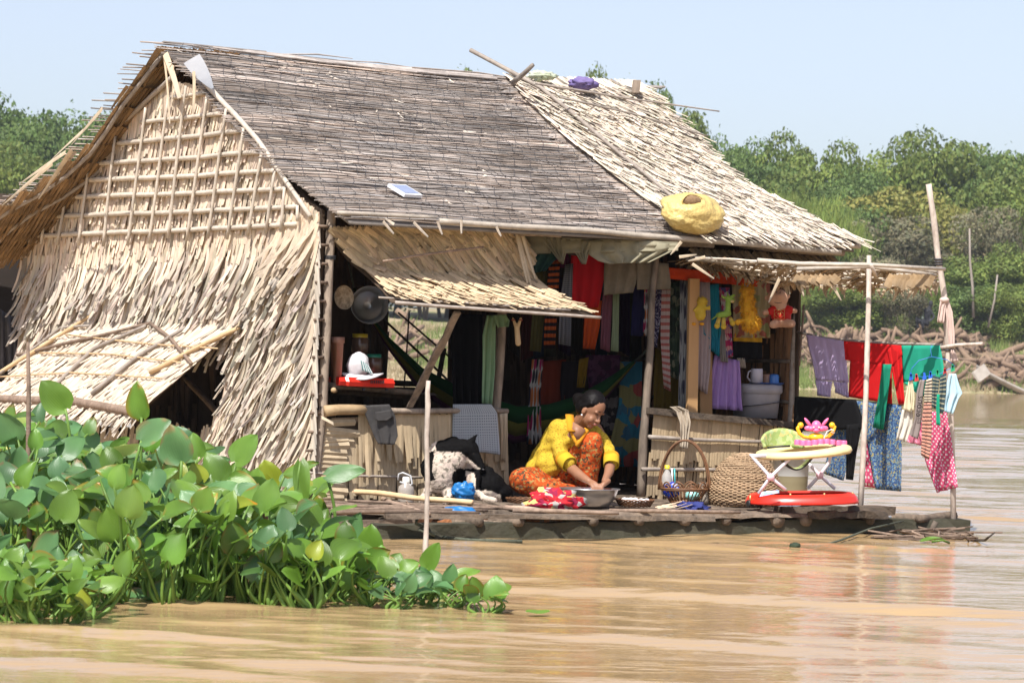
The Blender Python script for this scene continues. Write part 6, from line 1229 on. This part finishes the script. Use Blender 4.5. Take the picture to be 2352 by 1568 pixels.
# ================================================ WOMAN
def woman():
    Y0=19.15; o=thing('person','woman in a yellow blouse and orange patterned sarong sitting and washing at the basin','person',at(1270,1140,Y0)); P=lambda x,y,d=0:at(x,y,Y0+d)
    b=MB()
    hc=P(1361,939,-.28)                                           # head
    fd=V((.60,-.62,-.50)).normalized(); up=V((.42,-.20,.9)); up=(up-fd*up.dot(fd)).normalized(); sd=fd.cross(up).normalized()
    hp=lambda f,u,s=0: hc+fd*f+up*u+sd*s
    b.ell(hp(-.012,.018),.074,.092,.092,24,16,ax=(sd,fd,up)); b.ell(hp(.022,-.045),.058,.062,.072,20,14,ax=(sd,fd,up)); b.ell(hp(.052,-.098),.026,.024,.022,ax=(sd,fd,up))
    for q in(-1,1): b.ell(hp(.060,-.052,q*.032),.024,.020,.026,ax=(sd,fd,up)); b.ell(hp(.0,-.022,q*.073),.008,.018,.030,ax=(sd,fd,up)); b.ell(hp(.072,.012,q*.027),.022,.010,.009,ax=(sd,fd,up))
    capsule(b,hp(.078,-.008),.007,hp(.098,-.040),.011); b.ell(hp(.090,-.044,.011),.008,.008,.006,ax=(sd,fd,up)); b.ell(hp(.090,-.044,-.011),.008,.008,.006,ax=(sd,fd,up))
    b.ell(hp(.084,-.066),.020,.008,.0055,ax=(sd,fd,up)); b.ell(hp(.082,-.076),.017,.009,.006,ax=(sd,fd,up))
    capsule(b,P(1322,985,-.13),.058,hp(-.02,-.06),.050)             # neck
    capsule(b,P(1318,1000,-.12),.085,P(1290,1010,-.05),.10,flat=.9); capsule(b,P(1295,1010,-.06),.105,P(1248,1090,.05),.12); b.ell(P(1245,1108,.08),.16,.14,.11)
    capsule(b,P(1278,986,-.05),.052,P(1290,1048,-.18),.042); capsule(b,P(1292,1058,-.18),.040,P(1330,1090,-.36),.034); capsule(b,P(1330,1090,-.36),.033,P(1352,1104,-.44),.022) # right arm
    capsule(b,P(1366,985,-.12),.050,P(1402,1045,-.20),.040); capsule(b,P(1406,1052,-.22),.038,P(1398,1085,-.36),.032); capsule(b,P(1398,1085,-.36),.030,P(1389,1104,-.44),.022)
    capsule(b,P(1262,1115,.0),.10,P(1200,1108,-.28),.065); capsule(b,P(1200,1108,-.30),.06,P(1275,1128,-.32),.045)  # folded leg
    capsule(b,P(1290,1110,.0),.10,P(1356,1018,-.25),.066); capsule(b,P(1357,1020,-.27),.062,P(1345,1120,-.20),.042); capsule(b,P(1345,1128,-.20),.034,P(1375,1138,-.34),.022) # raised leg + foot
    # hands
    for hx,hy,dd,sg in((1362,1110,-.475,1),(1389,1110,-.475,-1)):
        w=P(hx-(8*sg),hy-5,dd+.03); k=P(hx+3*sg,hy+2,dd-.01); capsule(b,w,.021,k,.024,flat=.75)
        for i in range(4):
            r0_=k+V((sg*(.012),0,0))*.5+V((sg*.014*(i-1.5)*.5,-.008*(i-1.5)*sg*0-.004*i,.004*(1.5-abs(i-1.5))))+V((.0065*(i-1.5)*2,0,0)); m1=r0_+V((sg*.012,-.018,-.020)); m2=m1+V((sg*-.002,-.006,-.026-.004*(i in(1,2))))
            capsule(b,r0_,.0098,m1,.0088,8); capsule(b,m1,.0086,m2,.0072,8)
        t0=w.lerp(k,.3)+V((sg*.018,-.012,-.006)); t1=t0+V((sg*.016,-.014,-.022)); capsule(b,t0,.0105,t1,.009,8); capsule(b,t1,.009,t1+V((0,-.008,-.020)),.0075,8)
    blob('body',b,SKIN,o,voxel=.0052,sm=3)
    # hair
    b=MB(); b.ell(hp(-.024,.037),.081,.092,.086,26,18,ax=(sd,fd,up)); b.ell(hp(-.055,-.01),.078,.075,.085,20,14,ax=(sd,fd,up)); b.ell(hp(-.128,-.02),.046,.044,.044,ax=(sd,fd,up),fn=lambda d:1+.15*noise.noise(d*4)); capsule(b,hp(-.10,.0),.05,hp(-.15,-.01),.04)
    for q in(-1,1): capsule(b,hp(.02,.045,q*.062),.022,hp(-.03,-.01,q*.072),.016)
    blob('hair',b,HAIR,o,voxel=.006,sm=4,disp=lambda p:.0022*noise.noise(V((p.x*40,p.y*40,p.z*160))))
    for q in(-1,1):
        mb=MB(); mb.tube([hp(.078+.004*(1-abs(a)),.003-.003*a*a-.002,q*.027+.016*a) for a in(-1,-.5,0,.5,1)],[.001,.0024,.0028,.0024,.001],6); mb.build('eyelashes',HAIR,o,True)
        mb=MB(); mb.tube([hp(.082,.022+.004*(1-a*a),q*.029+.020*a) for a in(-1,-.5,0,.5,1)],[.001,.0028,.0032,.0028,.001],6); mb.build('eyebrow',HAIR,o,True)
    mb=MB(); mb.ell(hp(.088,-.071),.019,.006,.008,ax=(sd,fd,up)); mb.build('lips',plain('lip_colour',(.30,.10,.085),.5),o,True)
    mb=MB(); mb.ell(hp(.008,-.055,-.079),.006,.006,.006,10,8); mb.build('earring',plain('pearl',(.9,.9,.9),.2),o,True)
    mb=MB(); mb.ell(hp(.008,-.055,.079),.006,.006,.006,10,8); mb.build('earring',bpy.data.materials['pearl'],o,True)
    # blouse
    YB_=floral('blouse_yellow_print',[(.55,.38,.035),(.58,.41,.04),(.53,.36,.03),(.57,.39,.035),(.36,.2,.02),(.56,.39,.035),(.55,.38,.035)],150,trl=.08)
    b=MB(); nz=lambda p:.010*noise.noise(V((p.x*7+p.z*9,p.y*5,p.z*22-p.x*14)))+.007*noise.noise(V((p.x*9,p.y*9,p.z*5)))+.010*noise.noise(V((p.x*16+3,p.y*16,p.z*7)))
    capsule(b,P(1302,994,-.10),.092,P(1290,1012,-.06),.108); capsule(b,P(1290,1012,-.05),.108,P(1256,1070,.02),.125); b.ell(P(1250,1072,.0),.130,.14,.085); capsule(b,P(1350,998,-.13),.085,P(1310,1005,-.1),.10); capsule(b,P(1274,1000,-.01),.07,P(1240,1068,.05),.09); capsule(b,P(1258,1070,-.10),.09,P(1290,1072,-.05),.07)
    capsule(b,P(1282,984,-.07),.066,P(1287,1040,-.18),.054); capsule(b,P(1287,1040,-.18),.054,P(1303,1062,-.27),.050)
    capsule(b,P(1362,986,-.13),.062,P(1397,1036,-.20),.048); capsule(b,P(1397,1036,-.20),.048,P(1406,1060,-.27),.048)
    blob('blouse',b,YB_,o,voxel=.008,sm=5,disp=nz)
    YC=FAB('yellow_cuff',(.62,.43,.03),.1); 
    for a,c_,r in((P(1296,1055,-.25),P(1308,1066,-.30),.053),(P(1404,1052,-.26),P(1404,1068,-.30),.051)):
        mb=MB(); d=(c_-a).normalized(); L=(c_-a).length; mb.lathe(a,[(r*1.0,-.008),(r*1.07,0),(r*1.06,L),(r*.99,L+.004),(r*.9,L*.5)],26,axis=d,fn=lambda r_,h,g:r_*(1+.03*math.sin(g*4+h*30))); mb.build('cuff',YC,o,True)
        mb=MB(); mb.lathe(a-d*.022,[(r*1.0,-.006),(r*1.06,.0),(r*1.06,.022)],26,axis=d); mb.build('orange_band',FAB('orange_trim',(.70,.30,.02),.1) if 'orange_trim' not in bpy.data.materials else bpy.data.materials['orange_trim'],o,True)
    OT=bpy.data.materials['orange_trim']
    mb=MB()
    mb.strip(P(1308,952,-.17),P(1312,992,-.33)-P(1308,952,-.17),V((.1,-1,.15)).normalized(),.19,.055,.01,fold=.2,taper=.9,tone=1.15); mb.strip(P(1312,986,-.31),P(1326,1020,-.33)-P(1312,986,-.31),V((.1,-1,.1)).normalized(),.125,.035,.0,fold=.15,taper=.5,tone=1.15); mb.strip(P(1348,985,-.30),P(1326,1020,-.34)-P(1348,985,-.30),V((.1,-1,.1)).normalized(),.14,.035,.0,fold=.15,taper=.6,tone=1.15)
    mb.build('collar',OT,o,True,solid=.006)
    mb=MB(); mb.add([P(1316,968,-.315),P(1346,986,-.325),P(1327,1014,-.335),P(1314,990,-.33)],[(0,1,2,3)]); mb.build('neck_opening',SKIN,o,True,solid=.004)
    SR=floral('sarong_print',[(.40,.06,.01),(.44,.07,.012),(.44,.13,.03),(.40,.055,.01),(.09,.05,.025),(.48,.08,.012),(.36,.22,.07)],75,trl=.08)
    b=MB(); capsule(b,P(1262,1112,.0),.125,P(1200,1104,-.26),.088); capsule(b,P(1198,1104,-.28),.088,P(1262,1122,-.34),.062); capsule(b,P(1262,1122,-.34),.062,P(1318,1128,-.28),.045); b.ell(P(1255,1118,-.06),.19,.20,.075); b.ell(P(1245,1128,-.2),.17,.14,.045)
    capsule(b,P(1300,1105,-.02),.11,P(1358,1018,-.26),.078); capsule(b,P(1359,1018,-.28),.080,P(1350,1100,-.22),.070); b.ell(P(1340,1080,-.15),.07,.09,.13)
    blob('sarong',b,SR,o,voxel=.008,sm=5,disp=lambda p:.010*noise.noise(V((p.x*8,p.y*8,p.z*14)))+.006*noise.noise(V((p.x*20,p.y*20,p.z*30))))
    return o
woman()
# ================================================ DOG
def dog():
    Y0=18.72; o=thing('dog','black and white dog sitting on the deck and biting its flank','dog',at(1060,1145,Y0)); P=lambda x,y,d=0:at(x,y,Y0+d)
    b=MB()
    capsule(b,P(1000,1075,.05),.10,P(1040,1055,.0),.095); capsule(b,P(1010,1105,.0),.092,P(1018,1060,.0),.10); b.ell(P(1012,1085,-.01),.115,.12,.15)     # chest
    capsule(b,P(1012,1040,.0),.085,P(1062,1032,-.01),.072); capsule(b,P(1000,1045,.03),.07,P(1040,1022,.02),.06)                    # neck
    b.ell(P(1078,1030,-.02),.062,.058,.060); capsule(b,P(1082,1036,-.02),.052,P(1106,1074,-.05),.026); capsule(b,P(1078,1048,-.02),.036,P(1103,1080,-.05),.020); b.ell(P(1108,1079,-.055),.014,.014,.012) # head, muzzle, jaw
    capsule(b,P(1080,1016,-.04),.028,P(1097,997,-.05),.004); capsule(b,P(1066,1018,.04),.022,P(1074,1008,.05),.004)               # ears
    capsule(b,P(1040,1085,.12),.12,P(1105,1112,.12),.11); b.ell(P(1122,1118,.02),.115,.115,.105); b.ell(P(1140,1130,.05),.11,.12,.075); capsule(b,P(1120,1085,.02),.045,P(1085,1095,.08),.06)
    capsule(b,P(1092,1095,-.08),.040,P(1090,1118,-.12),.032); capsule(b,P(1090,1122,-.12),.028,P(1112,1143,-.16),.018); capsule(b,P(1110,1143,-.16),.020,P(1136,1149,-.18),.022)   # hind leg
    capsule(b,P(1160,1140,.02),.05,P(1182,1150,.03),.02); capsule(b,P(1182,1150,.03),.018,P(1200,1152,-.02),.012)            # tail end
    capsule(b,P(995,1108,-.02),.045,P(978,1135,-.06),.026); capsule(b,P(978,1135,-.06),.024,P(966,1149,-.10),.024)                         # front legs
    capsule(b,P(1022,1115,-.04),.050,P(1030,1138,-.08),.028); capsule(b,P(1030,1138,-.08),.024,P(1024,1151,-.12),.026)
    WHT=(.62,.53,.42); BLK=(.005,.0045,.0045)
    def col(p):
        x,y=proj(p); n=noise.noise(p*14)*8; x+=n; y+=n; c=None
        black=False
        if x>1058 and y<1042+(x-1062)*.80 and y<1082: black=True
        if y<1037-(x-1030)*.02 and 1003<x<1075: black=True
        if x<997 and y<1100 and y>1035: black=True
        if x>1045 and y>1074 : black=True
        if (1066<x<1096 and 1080<y<1125 and x<1078+(y-1080)*.25+6) : black=False
        if y>1128 and x<1150 and x>1080 and y>1120+(x-1085)*.25: black=False
        if x>1040 and x<1068 and 1078<y<1125: black=True
        if black: return BLK
        s=noise.noise(p*38)+.5*noise.noise(p*80)
        if x<1068 and s>.33: return tuple(q*.35 for q in WHT)
        k=1+.25*noise.noise(p*9); return (WHT[0]*k,WHT[1]*k*(.97+.05*s),WHT[2]*k)
    FUR=mat('dog_fur',(1,1,1),(.85,.85,.85),60,(1,1,1),.8,.5,120,.004,.08)
    blob('body',b,FUR,o,voxel=.007,sm=4,colf=col,disp=lambda p:.0035*noise.noise(p*50)+.002*noise.noise(p*120))
    body=[c for c in o.children if c.name.startswith('body')][0]
    # short fur tufts over the body
    mb=MB(); me=body.data; rd=random.Random(5); n=len(me.vertices); og=ORG[o.name]; cd=me.attributes['tone'].data
    for i in range(14000):
        v=me.vertices[rd.randrange(n)]; nn=v.normal; c=tuple(cd[v.index].color)[:3]; L=rd.uniform(.004,.010)*(1.1 if c[0]>.2 else .5)
        g=(nn*.7+V((rd.gauss(0,.3),rd.gauss(0,.3),-.6+rd.gauss(0,.3)))).normalized(); s=g.cross(nn).normalized()*.0011; p=v.co+og; k=rd.uniform(.8,1.25)
        mb.add([p-s,p+s,p+g*L],[(0,1,2)],tuple(q*k for q in c))
    mb.build('fur',FUR,o)
    mb=MB(); mb.ell(P(1110,1078,-.075),.010,.008,.008,10,8); mb.build('nose',plain('dog_nose',(.02,.018,.018),.3),o,True)
    mb=MB(); mb.ell(P(1088,1042,-.066),.006,.005,.005,10,8); mb.build('eye',plain('dog_eye',(.03,.02,.01),.1),o,True)
dog()
# ================================================ WATER HYACINTH
def leafmat(name,c1,c2):
    m,nt,b,N,L=nm(name); n=tex(nt,'Noise',coords(nt,'Object'),Scale=5.,Detail=3.)
    u=coords(nt,'UV',(1,1,1)); sx=N.new('ShaderNodeSeparateXYZ'); L.new(u,sx.inputs[0]); 
    mu=N.new('ShaderNodeMath'); mu.operation='MULTIPLY'; L.new(sx.outputs[0],mu.inputs[0]); mu.inputs[1].default_value=90.; si=N.new('ShaderNodeMath'); si.operation='SINE'; L.new(mu.outputs[0],si.inputs[0])
    finish(nt,b,mixc(nt,c1,c2,ramp(nt,n.outputs['Fac'],[(.35,0.),(.65,1.)])),.34,si.outputs[0],.18,.0015,True,.5,.36); return m
HL=[leafmat('hyacinth_leaf',(.11,.215,.028),(.155,.275,.04)),leafmat('hyacinth_leaf_blue',(.10,.215,.08),(.14,.27,.10))]
HS=mat('hyacinth_stem',(.20,.33,.06),(.13,.24,.05),8,(1,1,1),.4,.1,trl=.25)
HB=mat('dead_leaf',(.16,.09,.04),(.09,.05,.03),20)
def leaf(mb,A,T,N,L,W,cup=.2,curl=.25,tone=1,point=.9):
    T=T.normalized(); N=(N-T*N.dot(T)).normalized(); S=T.cross(N); rows=8;cols=6; vs=[];uvs=[]
    ph=R_()*6; worn=R_()<.3; tn=[]
    if not isinstance(tone,tuple): tone=(tone,)*3
    for i in range(rows+1):
        t=i/rows; w_=W*.5*(math.sin(math.pi*min(1,t**.72*.96+.03)))**.66*(1-.14*t*point)
        if i==rows: w_=.001
        for j in range(cols+1):
            a=-1+2*j/cols; back=-.10*L*(abs(a)**2)*(1-t)**2
            p=A+T*(L*t+back)+S*(a*w_)+N*(cup*w_*a*a-curl*L*t*t*.6+.06*L*math.sin(3*a+ph+4*t)*abs(a)+.015*L*(1-abs(a)))
            vs.append(p); uvs.append((.5+.5*a,t)); e=worn and (abs(a)>.9 or t>.8) and noise.noise(p*22)>-.05; q=1.+.35*noise.noise(p*9); tn.append((tone[0]*q*1.9,tone[1]*q*.75,tone[2]*q*.8) if e else tuple(x*q for x in tone))
    m=cols+1; mb.add(vs,[(i*m+j,i*m+j+1,(i+1)*m+j+1,(i+1)*m+j) for i in range(rows) for j in range(cols)],tn,uvs)
TOP=[(-60,900),(0,905),(60,930),(120,945),(200,965),(280,960),(330,975),(400,1010),(450,1030),(560,1050),(640,1080),(690,1110),(740,1130),(790,1200),(870,1235),(900,1262),(980,1275),(1050,1310),(1100,1335),(1150,1352)]
def stem(mb,a,b,r,bulge=0):
    mid=a.lerp(b,.45)+V((ru(-.14,.14),ru(-.03,.03),(b-a).length*.08)); pts=[]
    for i in range(8):
        t=i/7; pts.append(a*(1-t)**2+mid*2*t*(1-t)+b*t*t)
    mb.tube(pts,[r*(1+bulge*math.exp(-((t/7-.25)/.15)**2)) * (1-.35*t/7) for t in range(8)],6,tone=ru(.8,1.2))
PL='leafy water hyacinth plant floating in the dense green raft of plants on the left'
def plant(x,Y,hmax,n,big,g='water hyacinth plants',label=PL,lo=.35):
    base=V((x,Y,0)); o=thing('water_hyacinth',label,'water plant',base,g); ml=MB();ms=MB(); bl=R_()
    for k in range(n):
        a=ru(0,6.28); h=hmax*(ru(lo,1.)**.8 if k<n-2 or hmax<.3 else ru(.15,.45)); sp=ru(.02,.75)*h+ru(.02,.05); tip=base+V((math.cos(a)*sp,math.sin(a)*sp*.8,h*ru(.85,1)))
        b0_=base+V((ru(-.03,.03),ru(-.03,.03),-.02)); stem(ms,b0_,tip,ru(.007,.011)*(.6+.6*min(1,h)),bulge=ru(.2,1.3) if h<.35 else ru(0,.5))
        L=big*ru(.7,1.15); out=V((math.cos(a),math.sin(a),ru(.0,1.1))).normalized(); N=V((ru(-.7,.5),ru(-1.2,.2),1)); 
        if R_()<.25: out=V((ru(-.5,.5),ru(-.2,.2),1)).normalized(); N=V((ru(-.5,.5),-1,.3))
        leaf(ml,tip,out,N,L,L*ru(.82,1.12),ru(-.15,.6),ru(0,.7),tone=jt((1,1,1),.28,.08) if R_()>.06 else (2.2,1.4,.9))
    ml.build('leaves',HL[bl>.6],o,True); ms.build('stems',HS,o,True)
rd=random.Random(4); cnt=0
# rows of plants from back to front; heights limited so the top outline follows the photo
for Y in (17.0,16.2,15.5,14.9,14.3,13.7,13.2,12.8,12.45):
    yb=lambda x:None
    xs=-80+ru(0,40)
    xmax={17.0:560,16.2:620,15.5:660,14.9:740,14.3:820,13.7:860,13.2:960,12.8:1060,12.45:1110}[Y]
    while xs<xmax:
        if Y<13.0 and xs<260: xs+=60; continue
        top=interp(TOP,xs)+ (30 if Y<14 else 0)+ru(0,60); zt=at(xs,top,Y).z
        back=(Y-12.4)/4.6
        h=max(.10,min(1.05,zt-.05))*(1 if Y<15.2 else 1.)
        if Y<13.4: h=min(h,.55 if xs<640 else .28)
        p=at(xs,1200,Y); plant(p.x,Y+ru(-.15,.15),h,rd.choice((7,8,9)) if h>.3 else 9,.138 if h>.35 else lerp(.075,.12,min(1,h/.3)),lo=.35 if h<.32 else .42); cnt+=1
        xs+= ru(42,66)*(1.0 if h>.3 else .8 if xs<760 else 1.35)
for Y in(12.2,11.9,11.6,11.35):
    xs=-60
    while xs<{12.2:250,11.9:240,11.6:220,11.35:190}[Y]: p=at(xs,1350,Y); plant(p.x,Y+ru(-.1,.1),ru(.14,.30),8,.10,label='small low water hyacinth floating in the lower left corner',g='small water hyacinth in the corner'); xs+=ru(40,60)
print('plants',cnt)
# individually placed big leaves: attach px, tip px, distance, width factor, label
BIG=[((150,938),(96,878),14.2,.9,0,'upright leaf rising left of the awning edge'),((325,958),(312,880),13.9,.75,0,'tall upright leaf in front of the awning corner'),((325,1012),(385,965),13.6,.9,1,'broad leaf below the tallest leaf'),((417,1058),(390,980),13.3,1.0,1,'rounded pale leaf facing the viewer'),((543,1060),(585,1000),13.6,.95,0,'bright green cupped leaf right of the window'),((530,1100),(590,1120),13.4,.8,0,'leaf under the bright cupped leaf'),((655,1088),(728,1062),13.9,.42,0,'narrow leaf seen edge on before the corner post'),((750,1092),(835,1078),13.9,.55,1,'folded leaf in front of the left railing'),((802,1258),(825,1180),13.2,.7,1,'upright grey green leaf over the open water'),((853,1280),(850,1208),13.1,1.0,0,'broad bright spade leaf over the open water'),((980,1305),(1000,1258),12.9,.8,0,'round leaf touching the pale stake'),((95,1290),(130,1220),12.6,1.0,1,'large round leaf by the brown stake'),((650,1330),(560,1310),12.55,.7,0,'long leaf lying low at the front'),((250,1150),(330,1120),13.1,.8,1,'pale leaf in the middle of the mass'),((190,1220),(285,1190),12.9,.7,1,'leaf right of the brown stake'),((480,1165),(540,1110),13.0,1.0,1,'pale leaf in the right half of the mass'),((690,1060),(700,1170),13.6,.4,0,'hanging leaf left of the railing'),((40,1010),(0,950),13.7,.9,1,'leaf at the left edge above the mass'),((560,1160),(610,1190),13.1,.8,0,'dark leaf right of the mass'),((300,1240),(360,1175),12.8,.9,1,'round leaf in the middle front'),((450,1230),(400,1190),12.8,.8,0,'leaf in the front centre'),((350,1380),(385,1340),12.45,.9,1,'grey leaf resting on the water')]
for (ax_,ay),(tx_,ty),Y,wf,mi,lab in BIG:
    A=at(ax_,ay,Y); T=at(tx_,ty,Y-.03); L=(T-A).length; L2=max(L,.13); s=pm(Y); bx=ax_+ru(-30,20); base=V((at(bx,ay,Y).x,Y+.03,0))
    o=thing('water_hyacinth','water hyacinth with a '+lab,'water plant',base); ml=MB(); ms=MB(); leaf(ml,A,(T-A),V((-.35,-.85,.45)),L2*1.05,L2*wf*1.05,.25,.12,tone=jt((1.05,1.05,1),.08)); stem(ms,base-ZX*.02,A,.011,.4)
    for k in range(3):
        h=ru(.1,.35)*min(1,A.z*2); a=ru(0,6.28); t_=base+V((math.cos(a)*.1,math.sin(a)*.08,h)); stem(ms,base-ZX*.02,t_,.009,.5); leaf(ml,t_,V((math.cos(a),math.sin(a),.5)),V((0,-.5,1)),.12,.10,.2,.2,tone=jt((1,1,1),.2))
    ml.build('leaves',HL[mi],o,True); ms.build('stems',HS,o,True)
mb=MB(); leaf(mb,onz(1212,1405,.01),V((1,.3,.05)),V((0,-.3,1)),.10,.05,.2,.0); mb.build('floating_leaf',HL[0],None,True,onz(1225,1408,0),'single small leaf adrift right of the plant mass','leaf')
mb=MB(); leaf(mb,onz(2115,1240,.02),V((1,.1,.1)),V((0,-.3,1)),.14,.05,.2,.0); mb.tube([onz(2140,1243,.02),onz(2165,1240,.03),onz(2180,1246,.01)],.008,6); mb.build('floating_leaf',HL[0],None,True,onz(2130,1242,0),'green leaf and stem caught under the right end of the raft','leaf')
for k,(x,y) in enumerate(((470,1310),(590,1160),(860,1400))):
    mb=MB(); p=at(x,y,12.9 if k<2 else 12.4); p.z=max(p.z,.01); mb.strip(p,V((.6,-.1,-.5)),V((0,-1,0)),.12,.03,.03,tone=1.3,taper=.3,seg=5,bend=.04); mb.build('withered_leaf',HB,None,True,p,('withered brown leaf among the front stems','withered brown leaf near the top right of the mass','withered brown leaf low by the small plants')[k],'leaf')
